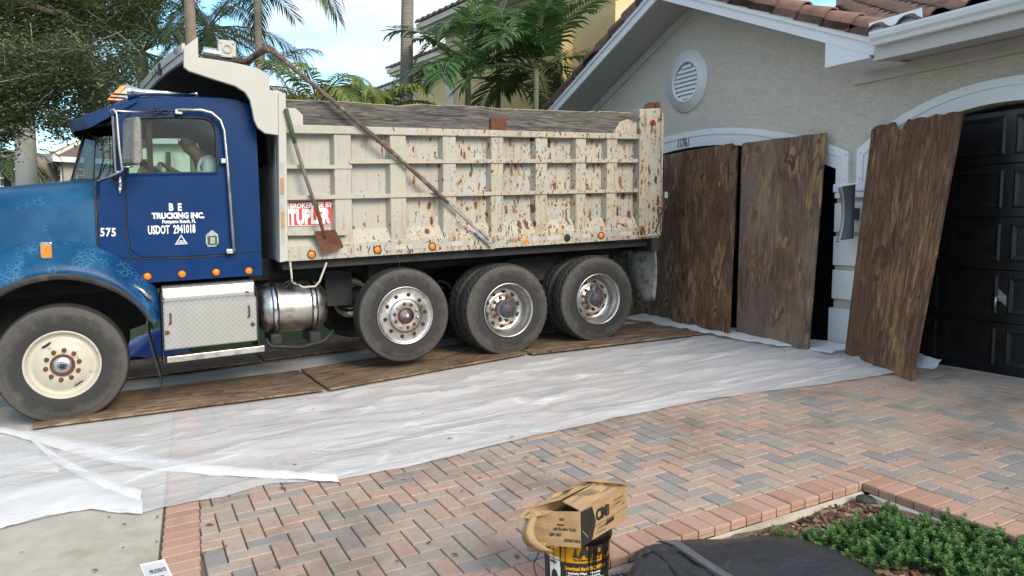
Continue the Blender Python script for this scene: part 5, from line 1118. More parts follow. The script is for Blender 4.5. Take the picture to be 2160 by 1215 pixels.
# hood: cross-sections from the cowl forwards
b = MB(); secs = []
def hood_sec(y, k):
    sh = 1.775 + .135 * (y + 7.46) * 1.0
    w_ = 1.0 - .12 * k
    pts = [(.99, .93), (.985, 1.0), (.965, 1.3), (.93, sh - .20), (.87, sh - .09), (.78, sh - .02), (.62, sh + .03), (.3, sh + .07), (0, sh + .08)]
    pts = [(x * w_, z) for x, z in pts]
    return [(XM + x, y, z) for x, z in pts] + [(XM - x, y, z) for x, z in pts[-2::-1]]
ys_h = [-7.44, -7.7, -8.0, -8.4, -8.9, -9.5]
R_ = [[b.vert(p) for p in hood_sec(y, k / 5)] for k, y in enumerate(ys_h)]
for p, q in zip(R_, R_[1:]):
    for k in range(len(p) - 1): b.face((p[k], p[k + 1], q[k + 1], q[k]))
b.face(R_[-1]); b.build('hood', MT['blue_hood'], TRUCK, smooth=True)
b = MB(); seam = hood_sec(-7.435, 0); b.tube([(p[0] + (.006 if p[0] > XM else -.006), p[1], p[2] + .004) for p in seam], .012, 6); b.build('hood_seal', MT['black_rubber'], TRUCK)
# cowl between hood and windscreen
b = MB(); ca = [(p[0], -7.43, p[2]) for p in hood_sec(-7.43, 0)]; n_ = len(ca)
cb_ = []
for k, p in enumerate(ca):
    t = abs(p[0] - XM); y = yS + .0 - .40 * max(0, 1 - t) if p[2] > 1.62 else yS + .01; cb_.append((XM + (1 if p[0] > XM else -1) * min(t * 1.0, 1.0) if t > 0 else XM, y, min(p[2], 1.84)))
i0 = [b.vert(p) for p in ca]; i1 = [b.vert(p) for p in cb_]
for k in range(n_ - 1): b.face((i0[k], i0[k + 1], i1[k + 1], i1[k]))
b.build('cowl', MT['blue'], CAB, smooth=True)
b = MB(); b.box((XM - 1.0, -9.62, .45), (XM + 1.0, -9.52, .85)); b.build('front_bumper', MT['chrome'], TRUCK, bevel=.02)
b = MB(); b.box((XM - .55, -9.56, .86), (XM + .55, -9.505, 1.5)); b.build('grille', MT['chrome'], TRUCK)
# fenders
wc_ = (-7.752, .082)
for s in (0, 1):
    f = (lambda x: x) if s == 0 else mir
    b = MB(); rows = []; N = 40
    for k in range(N + 1):
        th = rad(24 + (205 - 24) * k / N); t = min(1, max(0, (math.degrees(th) - 24) / 50)); g_ = .35 + .65 * t ** .7
        sec = [(-8.30, .84 + .32 * g_), (-8.215, .84 + .29 * g_), (-8.14, .84 + .235 * g_), (-8.07, .84 + .165 * g_), (-8.015, .84 + .10 * g_), (-7.99, .84 + .045 * g_), (-7.985, .852), (-7.992, .842)]
        rows.append([b.vert((f(x), wc_[0] + r * math.cos(th), wc_[1] + r * math.sin(th))) for x, r in sec])
    for p, q in zip(rows, rows[1:]):
        for j in range(len(p) - 1): b.face((p[j], p[j + 1], q[j + 1], q[j]))
    b.build('fender', MT['blue_fender'], TRUCK, smooth=True)
    b = MB(); rows = []
    for k in range(N + 1):
        th = rad(26 + (204 - 26) * k / N); t = min(1, (math.degrees(th) - 26) / 40)
        rows.append([b.vert((f(x), wc_[0] + r * math.cos(th), wc_[1] + r * math.sin(th))) for x, r in ((-7.986, .846), (-7.98, .835), (-7.984, .795 + .03 * (1 - t)), (-8.0, .785 + .03 * (1 - t)), (-8.06, .80))])
    for p, q in zip(rows, rows[1:]):
        for j in range(len(p) - 1): b.face((p[j], p[j + 1], q[j + 1], q[j]))
    b.build('fender_lip', MT['black_rubber'], TRUCK, smooth=True)
    b = MB(); rows = []
    for k in range(N + 1):
        th = rad(20 + (205 - 20) * k / N); rows.append([b.vert((f(x), wc_[0] + r * math.cos(th), wc_[1] + r * math.sin(th))) for x, r in ((-8.02, .80), (-8.1, .82), (-8.72, .80), (-8.74, .1))])
    for p, q in zip(rows, rows[1:]):
        for j in range(len(p) - 1): b.face((p[j], p[j + 1], q[j + 1], q[j]))
    b.build('wheel_arch', MT['chassis'], TRUCK, smooth=True)
p = PX(98, 528, -8.06); b = MB(); b.prism([p + Vector((-.12, q[0], q[1])) for q in rrect(-.047, .047, -.072, .072, .012, 3)], (.14, 0, 0)); b.build('turn_signal_body', MT['chrome'], TRUCK, bevel=.004)
b = MB(); b.prism([p + Vector((.021, q[0], q[1])) for q in rrect(-.038, .038, -.062, .052, .01, 3)], (.012, 0, 0)); b.build('turn_signal_lens', MT['amber'], TRUCK, bevel=.004)
# cab lamps
for (px, py) in ((311, 583), (384, 578), (456, 574), (525, 571)):
    p = PX(px, py, XC + .002); e = empty('side_lamp', p, parent=TRUCK)
    b = MB(); b.lathe([(0, .045), (.01, .043), (.012, .036), (.006, .035)], p, (1, 0, 0), 20); b.build('lamp_ring', MT['black_rubber'], e); b = MB(); b.lathe([(.005, .035), (.014, .03), (.019, .012), (.019, 0)], p, (1, 0, 0), 16); b.build('lens', MT['amber'], e)
for k, x in enumerate((-8.52, -8.85, XM, mir(-8.85), mir(-8.52))):
    y, z = C(272, 205)[0] - .10 * (1 - abs(x - XM)), 2.63 + .045 * (1 - abs(x - XM)); e = empty('roof_lamp', (x, y, z), parent=TRUCK)
    b = MB(); b.hexa([(x - .05, y - .05, z), (x + .05, y - .05, z), (x + .05, y + .26, z), (x - .05, y + .26, z), (x - .04, y + .02, z + .08), (x + .04, y + .02, z + .08), (x + .035, y + .1, z + .075), (x - .035, y + .1, z + .075)]); b.build('lamp_housing', MT['white_steel'], e, bevel=.008)
    b = MB(); b.hexa([(x - .052, y - .11, z), (x + .052, y - .11, z), (x + .052, y - .045, z), (x - .052, y - .045, z), (x - .042, y - .03, z + .085), (x + .042, y - .03, z + .085), (x + .042, y + .02, z + .088), (x - .042, y + .02, z + .088)]); b.build('lens', MT['amber'], e, bevel=.006)
# air horn
h0, h1 = PX(268, 194, -8.3), PX(412, 198, -8.3)
b = MB(); b.tube([h0, h0 + (h1 - h0) * .06, h0 + (h1 - h0) * .2, h0 + (h1 - h0) * .5, h1], [.085, .06, .035, .022, .015], 14); b.disc(h1, (h1 - h0), .04, .03, 12); b.build('air_horn', MT['chrome'], TRUCK)
b = MB(); b.prism([PX(264, 180, -8.5), PX(271, 178, -8.5), PX(272, 208, -8.5), PX(265, 210, -8.5)], (-.12, 0, 0)); b.build('horn_bell', MT['dull_steel'], TRUCK)
# grab bar, roof loop
b = MB(); X_ = XC + .085
gp = [PX(376, 232, X_), PX(425, 232, X_), PX(447, 238, X_), PX(465, 254, X_), PX(473, 275, X_), PX(480, 345, X_), PX(494, 530, X_)]
b.tube([PX(374, 232, XC + .01)] + gp + [PX(492, 531, XC + .01)], .017, 10); b.build('grab_bar', MT['dull_steel'], TRUCK)
for (px, py) in ((376, 238), (472, 341), (483, 530)):
    p = PX(px, py, XC + .005); b = MB(); b.box((p.x, p.y - .035, p.z - .025), (p.x + .08, p.y + .035, p.z + .025)); b.build('bar_bracket', MT['dull_steel'], TRUCK, bevel=.01)
b = MB(); q = [PX(330, 222, XC + .02), PX(329, 232, XC + .02), PX(336, 238, XC + .03)]; b.tube(q, .008, 6); b.tube([PX(*w_, XC + .03) for w_ in ((338, 238), (344, 232), (353, 232), (356, 236), (350, 240), (340, 240))], .006, 6); b.build('cable_clip', MT['black_rubber'], TRUCK)
# mirror
XMi = -7.86; M_e = empty('mirror', PX(266, 300, XMi), parent=TRUCK)
mq = [PX(256, 258, XMi), PX(263, 246, XMi), PX(274, 246, XMi), PX(277, 262, XMi), PX(280, 335, XMi), PX(274, 349, XMi), PX(258, 347, XMi), PX(256, 335, XMi)]
b = MB(); b.prism([q + Vector((-.10, 0, 0)) for q in mq], (.16, .09, 0)); b.build('mirror_shell', simple('mirror_shell_grey', (.17, .16, .15), .35, .6, var=.3, vs=9), M_e, bevel=.02)
b = MB(); b.tube([PX(233, 240, -8.1), PX(233, 234, XMi), PX(240, 230, XMi), PX(246, 240, XMi), PX(252, 310, XMi), PX(259, 358, XMi), PX(252, 364, XMi), PX(245, 362, -8.0), PX(238, 245, -8.0)], .012, 8); b.tube([PX(244, 234, XMi), PX(339, 239, XC + .02)], .009, 8); b.tube([PX(250, 363, XMi), PX(235, 372, XC), PX(205, 382, XC)], .010, 8); b.tube([PX(257, 352, XMi), PX(281, 352, XMi)], .008, 6); b.build('mirror_frame', MT['dull_steel'], M_e)
b = MB(); b.tube([PX(254, 372, XC + .03), PX(254, 395, XC + .035)], [.012, .02], 8); b.tube([PX(254, 395, XC + .035), PX(252, 410, XC + .03)], [.02, .004], 8); b.build('mirror_bracket', MT['chrome'], M_e)
b = MB(); b.poly([PX(281, 314, XC - .03), PX(312, 313, XC - .03), PX(313, 335, XC - .03), PX(281, 337, XC - .03)]); b.build('window_notice', MT['paper'], TRUCK)
# steering wheel and seat
b = MB(); cst = PX(322, 357, -8.62); ax = Vector((0, .55, .83)).normalized(); _, u_, v_2 = frame(ax)
b.tube([cst + (u_ * math.cos(a) + v_2 * math.sin(a)) * .235 for a in [2 * math.pi * k / 32 for k in range(33)]], .017, 8, False)
for a in (.5, 2.6, 4.7): b.tube([cst, cst + (u_ * math.cos(a) + v_2 * math.sin(a)) * .23], .012, 6)
b.tube([cst, cst - ax * .5], .03, 8); b.build('steering_wheel', MT['black_rubber'], TRUCK)
b = MB(); b.box((-8.9, -6.62, 1.2), (-8.38, -6.15, 1.42)); b.box((-8.9, -6.2, 1.42), (-8.38, -6.08, 2.02)); b.build('seat', MT['seat_dark'], TRUCK, bevel=.05)
# tool box with diamond plate, step
XT = -8.02
def tb(px, py, X=XT): return PX(px, py, X)
e = empty('tool_box', (-8.3, -6.5, .4), parent=TRUCK)
prof = [(-8.55, .10), (XT, .15), (XT, .575), (XT - .02, .60), (-8.12, .62), (-8.14, .645), (-8.15, .74), (-8.18, .76), (-8.55, .77)]
y0, y1 = tb(345, 700)[1], tb(543, 680)[1]
b = MB(); n_ = len(prof)
sh = lambda y: .0457 * (y - y0)
i0 = [b.vert((x, y0, z + sh(y0))) for x, z in prof]; i1 = [b.vert((x, y1, z + sh(y1))) for x, z in prof]
for k in range(n_ - 1): b.face((i0[k], i1[k], i1[k + 1], i0[k + 1]))
b.face(i0); b.face(i1[::-1]); b.build('box_cover', MT['diamond'], e, bevel=.012)
for y in (y0 - .012, y1 + .004):
    b = MB(); b.prism([(XT - .01, y, .60 + sh(y)), (XT - .015, y, .10 + sh(y)), (XT + .03, y, .02 + sh(y)), (-8.5, y, .02 + sh(y)), (-8.5, y, .7 + sh(y)), (-8.16, y, .7 + sh(y))], (0, .008, 0)); b.build('side_bracket', MT['chassis'], e)
for (px, py0, py1) in ((360, 662, 683), (526, 646, 668)):
    b = MB(); b.tube([tb(px - 2, py0, XT + .002), tb(px, py0, XT + .025), tb(px + .5, py1, XT + .025), tb(px - 3, py1 + 1, XT + .002)], .008, 6); b.build('latch', MT['rust'], e)
for (px, py, X) in ((343, 632, -8.145), (521, 618, -8.145), (353, 702, XT), (533, 684, XT)): b = MB(); b.disc(tb(px, py, X), (1, 0, 0), .022, .012, 12); b.build('bolt', MT['rust'], e)
b = MB(); sy0, sy1 = tb(352, 760)[1], tb(558, 735)[1]; z0 = tb(352, 766)[2]; z1 = tb(558, 741)[2]; hh_ = .062
b.hexa([(-8.14, sy0, z0), (XT + .02, sy0, z0), (XT + .02, sy1, z1), (-8.14, sy1, z1), (-8.14, sy0, z0 + hh_), (XT + .02, sy0, z0 + hh_), (XT + .02, sy1, z1 + hh_), (-8.14, sy1, z1 + hh_)]); b.build('step_bar', MT['alu'], e, bevel=.005)
# air tank with straps
e = empty('fuel_tank', (-8.3, -5.6, .5), parent=TRUCK); XA = -8.28; rt_ = .262; ta, tb_ = -6.02, -5.27; zc_ = .487
b = MB(); b.lathe([(0, .05), (.02, .16), (.06, .225), (.12, .256), (.16, rt_), (.59, rt_), (.63, .256), (.69, .225), (.73, .16), (.75, .05), (.751, .0)], (XA, ta, zc_), (0, 1, .03), 48, (True, False)); b.build('tank_shell', MT['alu'], e)
for y in (-5.84, -5.44):
    b = MB(); b.lathe([(-.032, rt_ + .002), (-.032, rt_ + .010), (.032, rt_ + .010), (.032, rt_ + .002)], (XA, y, zc_ + .03 * (y - ta)), (0, 1, .03), 48); b.build('tank_strap_pad', MT['black_rubber'], e)
    b = MB(); b.lathe([(-.022, rt_ + .011), (-.022, rt_ + .014), (.022, rt_ + .014), (.022, rt_ + .011)], (XA, y, zc_ + .03 * (y - ta)), (0, 1, .03), 48); b.build('tank_strap', MT['chrome'], e)
    b = MB(); b.box((-8.45, y - .06, .12), (-8.04, y + .06, .24)); b.build('tank_cradle', MT['chassis'], e, bevel=.02)
b = MB(); b.tube([(-8.05, -5.95, .20), (-8.03, -5.9, .12), (-8.02, -5.6, .09), (-8.04, -5.35, .14), (-8.06, -5.25, .24)], .022, 8); b.build('tank_guard', MT['chassis'], e)
# hanging hose ends and bent bracket in front of the tank
b = MB(); b.tube([PX(*q, -8.0) for q in ((612, 553), (615, 580), (616, 595), (640, 606), (665, 604), (674, 594), (689, 554))], .011, 6); b.build('bent_bracket', MT['white_steel'], TRUCK)
for pts, r_, x_ in ((((616, 590), (606, 594), (597, 602), (602, 606), (614, 596), (622, 594), (632, 604)), .006, -7.99), (((838, 540), (843, 552), (842, 566)), .005, -8.03), (((858, 517), (866, 534)), .004, -7.99), (((1300, 512), (1318, 508), (1340, 506), (1360, 503), (1345, 512), (1330, 518), (1295, 520)), .003, -7.99), (((884, 540), (878, 548)), .006, -8.02)):
    b = MB(); b.tube([PX(*q, x_) for q in pts], r_, 5); b.build('loose_hose', MT['black_rubber'], TRUCK)
# front mud flap hanging behind the steering wheel
b = MB(); b.grid(lambda u, v: (-8.02 - .5 * u, -7.02 + .02 * u + .05 * v * v - .03 * math.sin(v * 5), .66 - .86 * v - .02 * u), 6, 12); o = b.build('front_mud_flap', MT['black_rubber'], TRUCK, smooth=True); o.modifiers.new('s', 'SOLIDIFY').thickness = .012
b = MB(); b.tube([PX(282, 602, -8.05), PX(300, 613, -8.03), PX(318, 630, -8.02)], .02, 8); b.build('flap_hanger', MT['dull_steel'], TRUCK)
b = MB(); b.grid(lambda u, v: (-8.0 - .62 * u, -1.06 + .03 * math.sin(u * 5 + v * 3), 1.05 - .66 * v - .03 * math.sin(u * 4) * v), 10, 12); o = b.build('rear_mud_flap', simple('mud_flap', (.26, .24, .21), .85, var=.3, vs=5, dirt=(.08, .075, .07), dscale=7, dlo=.5, dhi=.62), TRUCK, smooth=True); o.modifiers.new('s', 'SOLIDIFY').thickness = .012
b = MB(); b.box((-8.7, -1.12, 1.03), (-7.99, -1.0, 1.19)); b.build('rear_crossbar', MT['chassis'], TRUCK)
# exhaust stack behind the cab on the far side
b = MB(); b.tube([(-10.2, -5.92, .8), (-10.2, -5.92, 2.5)], .07, 12); b.build('exhaust_stack', MT['dull_steel'], TRUCK)
# ------------------------------------------------------------------ driver
def skin_body(name, joints, edges, mat, parent=None, lvl=2, at=(0, 0, 0)):
    me = bpy.data.meshes.new(name); keys = list(joints); A = Vector(at)
    me.from_pydata([Vector(joints[k][0]) - A for k in keys], [(keys.index(a), keys.index(c)) for a, c in edges], []); me.materials.append(mat)
    o = bpy.data.objects.new(name, me); COL.objects.link(o); o.location = A if not parent else (0, 0, 0)
    if parent: o.parent = parent
    ORG[o.name] = A
    s = o.modifiers.new('skin', 'SKIN'); s.use_smooth_shade = True
    for k, v in zip(keys, me.skin_vertices[0].data): r = joints[k][1]; v.radius = (r, r) if not isinstance(r, tuple) else r; v.use_root = (k == 'pelvis')
    u = o.modifiers.new('sub', 'SUBSURF'); u.levels = lvl; u.render_levels = lvl
    return o
x = -8.62
J = {'pelvis': ((x, -6.34, 1.50), .15), 'belly': ((x, -6.355, 1.68), .15), 'chest': ((x, -6.38, 1.88), .15), 'collar': ((x, -6.42, 2.02), .085), 'neck': ((x, -6.49, 2.10), .058),
     'jaw': ((x, -6.565, 2.155), .062), 'face': ((x, -6.585, 2.215), .082), 'brow': ((x, -6.575, 2.265), .088), 'crown': ((x, -6.545, 2.315), .062), 'nose': ((x, -6.682, 2.205), .012), 'chin': ((x, -6.64, 2.145), .022),
     'ear_a': ((x + .088, -6.545, 2.225), .014), 'ear_b': ((x - .088, -6.545, 2.225), .014)}
E_ = [('pelvis', 'belly'), ('belly', 'chest'), ('chest', 'collar'), ('collar', 'neck'), ('neck', 'jaw'), ('jaw', 'face'), ('face', 'brow'), ('brow', 'crown'), ('face', 'nose'), ('jaw', 'chin'), ('face', 'ear_a'), ('face', 'ear_b')]
for s, n, el, wr in ((1, 'a', (x + .21, -6.44, 1.74), (x + .07, -6.70, 1.85)), (-1, 'b', (x - .20, -6.52, 1.80), (x - .09, -6.76, 1.95))):
    J['sh' + n] = ((x + s * .185, -6.385, 1.975), .072); J['el' + n] = (el, .047); J['wr' + n] = (wr, .030); hd = Vector(wr) + (Vector(wr) - Vector(el)).normalized() * .07; J['pa' + n] = (tuple(hd), (.036, .022))
    E_ += [('collar', 'sh' + n), ('sh' + n, 'el' + n), ('el' + n, 'wr' + n), ('wr' + n, 'pa' + n)]
    d_ = (Vector(wr) - Vector(el)).normalized()
    for q in range(4):
        p1 = hd + Vector((.014 * (q - 1.5) * 1.3, 0, 0)) + d_ * (.045 + .006 * (q in (1, 2))); p2 = p1 + d_ * .012 + Vector((0, -.012, -.032))
        J[f'f{n}{q}'] = (tuple(p1), .0085); J[f'g{n}{q}'] = (tuple(p2), .0075); E_ += [('pa' + n, f'f{n}{q}'), (f'f{n}{q}', f'g{n}{q}')]
    t_ = hd + Vector((-s * .042, -.01, .01)); J['th' + n] = (tuple(t_), .010); E_.append(('wr' + n, 'th' + n))
    J['hip' + n] = ((x + s * .10, -6.42, 1.47), .10); J['kn' + n] = ((x + s * .14, -6.82, 1.50), .07); J['an' + n] = ((x + s * .12, -6.98, 1.12), .045); J['ft' + n] = ((x + s * .12, -7.10, 1.06), .045)
    E_ += [('pelvis', 'hip' + n), ('hip' + n, 'kn' + n), ('kn' + n, 'an' + n), ('an' + n, 'ft' + n)]
DR = skin_body('person', J, E_, MT['skin'], at=(x, -6.4, 1.42)); setp(DR, 'person in a pale collared shirt and glasses seated at the steering wheel', 'person')
JS = {'pelvis': ((x, -6.34, 1.50), .172), 'belly': ((x, -6.355, 1.68), .175), 'chest': ((x, -6.38, 1.88), .172), 'collar': ((x, -6.415, 2.02), .085), 'neck': ((x, -6.45, 2.065), .070)}
ES = [('pelvis', 'belly'), ('belly', 'chest'), ('chest', 'collar'), ('collar', 'neck')]
for s, n in ((1, 'a'), (-1, 'b')):
    a, e_ = Vector(J['sh' + n][0]), Vector(J['el' + n][0]); JS['sh' + n] = (tuple(a), .088); JS['sl' + n] = (tuple(a + (e_ - a) * .72), .078); ES += [('collar', 'sh' + n), ('sh' + n, 'sl' + n)]
skin_body('shirt', JS, ES, MT['shirt'], DR, at=(x, -6.4, 1.42))
b = MB(); b.lathe([(-.02, .102), (.0, .104), (.04, .100), (.08, .072), (.098, .03), (.10, 0)], (x, -6.555, 2.27), (0, .25, .97), 20); b.build('hair', MT['hair'], DR, smooth=True)
b = MB()
for s in (1, -1): b.tube([(x + s * .088, -6.55, 2.232), (x + s * .086, -6.655, 2.232)], .004, 5); b.tube([(x + s * .036 + .026 * math.cos(a), -6.675, 2.226 + .020 * math.sin(a)) for a in [2 * math.pi * k / 12 for k in range(13)]], .004, 5)
b.build('glasses', MT['chrome'], DR)
b = MB()
for s in (1, -1): b.lathe([(0, .011), (.004, .008), (.006, 0)], (x + s * .034, -6.655, 2.224), (0, -1, 0), 8)
b.build('eyes', MT['black_print'], DR)
# ------------------------------------------------------------------ shovel hung on the body
sp = lambda px, py, X=-7.94: PX(px, py, X)
SH = empty('shovel', sp(690, 510), 'square shovel with a green-topped wooden handle hung on the dump body', 'shovel')
b = MB(); b.tube([sp(603, 229), sp(613, 265), sp(622, 302)], .022, 8); b.m = 1; b.tube([sp(622, 302, -7.941), sp(645, 375), sp(667, 440)], .019, 8); b.m = 0; b.tube([sp(665, 425), sp(668, 437)], .022, 8); b.m = 2; b.tube([sp(667, 437), sp(672, 452), sp(678, 476, -7.93), sp(686, 500, -7.92)], [.022, .022, .02, .012], 8)
b.build('handle', [simple('green_paint', (.05, .085, .04), .7, dirt=(.09, .075, .055), dscale=14), simple('grey_handle_wood', (.17, .125, .10), .85, var=.35, vs=14), MT['rust']], SH)
bl = [sp(661, 488), sp(706, 484), sp(724, 520), sp(720, 524), sp(682, 536), sp(677, 530)]
c_ = sum(bl, Vector()) / 6
b = MB(); i_ = [b.vert(q + Vector((.02, 0, 0))) for q in bl]; m_ = b.vert(c_ - Vector((.025, 0, 0)))
for k in range(6): b.face((i_[k], i_[(k + 1) % 6], m_))
o = b.build('blade', MT['rust'], SH); o.modifiers.new('s', 'SOLIDIFY').thickness = .004
# ------------------------------------------------------------------ pail with a carton on top
BC = PG(1216, 1228); BC.z = bedz(BC.x, BC.y) - .0; BR, BH = .157, .375
PA = empty('bucket', BC, 'yellow and black pail with tar runs standing under the torn carton', 'bucket')
vd = (CAM - BC); va = math.atan2(vd.y, vd.x)
def on_pail(ang_, z, r_=0): a = va + ang_; q = BR * (.90 + .10 * z / BH) + r_; return Vector((BC.x + q * math.cos(a), BC.y + q * math.sin(a), BC.z + z))
b = MB(); 
b.lathe([(0, .0), (0, BR * .90), (BH * .5, BR * .95), (BH - .05, BR * .99), (BH - .05, BR * 1.05), (BH - .035, BR * 1.05), (BH - .033, BR), (BH - .018, BR * 1.0), (BH - .018, BR * 1.05), (BH, BR * 1.05), (BH, BR * .97), (.02, BR * .86)], BC, (0, 0, 1), 56); b.build('pail', MT['yellow_plastic'], PA)
def wrap(name, a0, a1, z0, z1, mat, r_=.0015, n=24):
    b = MB(); b.grid(lambda u, v: on_pail(a0 + (a1 - a0) * u, z0 + (z1 - z0) * v + .055, r_), n, 2); return b.build(name, mat, PA, smooth=True)
wrap('black_band', -1.6, 1.5, .05, .185, MT['black_print']); wrap('warning_label', -.92, -.50, .03, .185, MT['paper'], .003)
def pail_text(b, s, ang_, z, size, sx=.85, bold=0, r_=.0035):
    text_mb(b, s, (0, 0, 0), (1, 0, 0), (0, 0, 1), size, sx, bold=bold, thick=0, fn=lambda p: on_pail(ang_ + p.x / BR, z + p.z + .055, r_))
b = MB(); pail_text(b, 'Download the APOC APP for:', -.36, .152, .024, .70, .001); b.build('pail_lettering', MT['yellow_plastic'], PA); b = MB(); pail_text(b, 'The Choice of Professionals', -.10, .196, .015, .8, .0006); b.build('slogan', MT['black_print'], PA)
b = MB()
for k, s in enumerate(('\u2022 Application Videos', '\u2022 Technical Data Sheets', '\u2022 Color Cards')): pail_text(b, s, -.30, .133 - .015 * k, .0145, .8, .0005)
b.build('small_lettering', MT['white_print'], PA); b = MB()
for k, s in enumerate(('\u2022 Brochures', '\u2022 Approvals', '\u2022 And Much More')): pail_text(b, s, .42, .133 - .015 * k, .0145, .8, .0005)
b.build('small_lettering', MT['white_print'], PA); b = MB(); pail_text(b, 'WARNING', -.92, .190, .017, .9, .0006)
b.build('warning_lettering', MT['white_print'], PA)
b = MB(); pail_text(b, 'AVISO', -.89, .168, .017, .9, .001, .005); b.build('small_print', MT['black_print'], PA); b = MB(); pail_text(b, 'APOC', .08, .215, .07, .9, .006)
b.build('dark_print', MT['black_print'], PA); b = MB(); b.poly([on_pail(-.12, .267, .0035), on_pail(.04, .267, .0035), on_pail(-.04, .315, .0035)])
for k in range(12): a = k / 12 * 6.283; 
b.build('emblem', MT['black_print'], PA); b = MB(); pts = [on_pail(-.71 + .13 * math.cos(a), .155 + .04 * math.sin(a), .005) for a in [2 * math.pi * k / 16 for k in range(16)]]; b.poly(pts)
b.build('pictogram', MT['black_print'], PA); b = MB(); pts = [on_pail(-1.0 + .10 * math.cos(a), .29 + .020 * math.sin(a) * (1 + .3 * math.sin(3 * a)), .004) for a in [2 * math.pi * k / 16 for k in range(16)]]; b.poly(pts)
b.build('tar_blot', MT['black_print'], PA)
b = MB(); rr = random.Random(4)
for k in range(26):                           # tar runs from the rim
    a = rr.uniform(-.9, 1.5) if k < 8 else rr.gauss(.75, .36); l_ = abs(rr.gauss(.07, .06)) + (.05 if a > .3 else 0); w_ = rr.uniform(.012, .03); z1 = BH - .05
    top = [on_pail(a - w_, z1, .004), on_pail(a + w_, z1, .004)]; low = [on_pail(a + w_ * .4, z1 - l_, .006), on_pail(a - w_ * .4, z1 - l_, .006)]
    b.poly(top + low); b.poly([low[1], low[0], on_pail(a, z1 - l_ - .012, .005)])
b.build('tar_runs', MT['tar'], PA, smooth=True)
b = MB(); b.lathe([(BH - .052, BR * 1.0), (BH - .052, BR * 1.055), (BH + .002, BR * 1.055), (BH + .003, BR * .95)], BC, (0, 0, 1), 56); b.build('tarred_rim', MT['tar'], PA)
b = MB(); b.tube([on_pail(-1.25, BH - .06, .01), on_pail(-1.32, BH - .12, .02), on_pail(-1.45, .17, .055), on_pail(-1.35, .12, .045), on_pail(-1.1, .105, .03), on_pail(-.9, .12, .02)], .003, 5); b.build('wire_handle', MT['black_rubber'], PA)
# carton
zr = BC.z + BH + .004
F_, L_, Q_ = PZ(1223, 1155, zr), PZ(1120, 1146, zr), PZ(1321, 1096, zr)
dF = (F_ - CAM).dot(FWD); hF = 78 * dF / FPX
el_ = (L_ - F_); er_ = (Q_ - F_); el_.z = 0; er_.z = 0; wl, wr_ = el_.length, er_.length; el_.normalize(); er_.normalize()
upv = (Vector((0, 0, 1)) + el_ * .02).normalized()
CB = empty('cardboard_box', F_ + el_ * wl / 2 + er_ * wr_ / 2, 'torn brown cardboard carton sitting on the yellow pail', 'box')
def bx(a, c, z): return F_ + el_ * (wl * a) + er_ * (wr_ * c) + upv * (hF * z)
def panel(name, pts, mat, wav=.004, n=10, th=.004):
    b = MB(); p00, p10, p11, p01 = pts; nn = (p10 - p00).cross(p01 - p00).normalized()
    b.grid(lambda u, v: (p00 * (1 - u) + p10 * u) * (1 - v) + (p01 * (1 - u) + p11 * u) * v + nn * (wav * math.sin(math.pi * u) * math.sin(math.pi * v) * mnoise.noise((u * 3 + p00.x * 9, v * 3, 1)) * 3), n, n)
    o = b.build(name, mat, CB); s = o.modifiers.new('s', 'SOLIDIFY'); s.thickness = th; return o
panel('side_panel', (bx(0, 0, 0), bx(1, 0, 0), bx(1.03, -.02, .92), bx(0, 0, 1)), MT['cardboard'])
panel('side_panel', (bx(0, 0, 0), bx(0, 1, 0), bx(-.02, 1.02, 1), bx(0, 0, 1)), MT['cardboard'], .006)
panel('side_panel', (bx(1, 0, 0), bx(1, 1, 0), bx(1, 1, 1), bx(1, 0, 1)), MT['cardboard']); panel('side_panel', (bx(0, 1, 0), bx(1, 1, 0), bx(1, 1, 1), bx(0, 1, 1)), MT['cardboard'])
panel('bottom_panel', (bx(.01, .01, .02), bx(.99, .01, .02), bx(.99, .99, .02), bx(.01, .99, .02)), MT['cardboard_in'])
panel('top_flap', (bx(-.01, .02, 1.005), bx(-.02, 1.0, 1.0), bx(.50, .98, 1.20), bx(.46, .12, 1.15)), MT['cardboard'], .012)
panel('top_flap', (bx(1.04, .0, .97), bx(1.0, 1.0, 1.0), bx(.52, .98, 1.19), bx(.62, .22, 1.10)), MT['cardboard'], .012)
panel('top_flap', (bx(-.08, 1.02, 1.05), bx(.80, 1.02, 1.08), bx(.75, .72, 1.32), bx(-.02, .80, 1.26)), MT['cardboard_in'], .012)
panel('torn_flap', (bx(.50, -.02, .98), bx(1.06, -.02, .96), bx(1.10, -.14, .80), bx(.82, -.16, .86)), MT['cardboard'], .02)
b = MB(); n_ = 10
b.grid(lambda u, v: bx(.74 + .24 * u - .30 * v * v * (1 - u), -.06 - .16 * math.sin(v * 3.0) - .04 * math.sin(u * 5), .95 - 1.05 * v), 8, 14); o = b.build('torn_flap', MT['cardboard'], CB, smooth=True); o.modifiers.new('s', 'SOLIDIFY').thickness = .004
b = MB(); b.grid(lambda u, v: bx(.62 + .36 * u, -.05 - .05 * math.sin(v * 3), .10 - .28 * v), 6, 6); b.build('torn_flap', MT['cardboard'], CB, smooth=True)
panel('sleeve_wrap', (bx(1.02, .1, -.12), bx(.45, -.02, -.06), bx(.45, -.012, .12), bx(1.02, .0, .12)), MT['cardboard'], .01)
b = MB(); b.poly([bx(-.003, .012, 0) - el_ * .006, bx(-.003, .22, .02) - el_ * .006, bx(-.003, .30, .52) - el_ * .006, bx(-.01, .22, .98) - el_ * .006, bx(-.003, .012, .99) - el_ * .006]); b.build('black_stripe', MT['black_print'], CB)
b = MB(); rdir = er_; bt = lambda c, z: bx(0, c, z) - el_ * .0085
def stroke(pts, w_):
    for p, q in zip(pts, pts[1:]):
        d = (q - p).normalized(); n = d.cross(el_).normalized() * w_; b.poly([p + n, q + n, q - n, p - n])
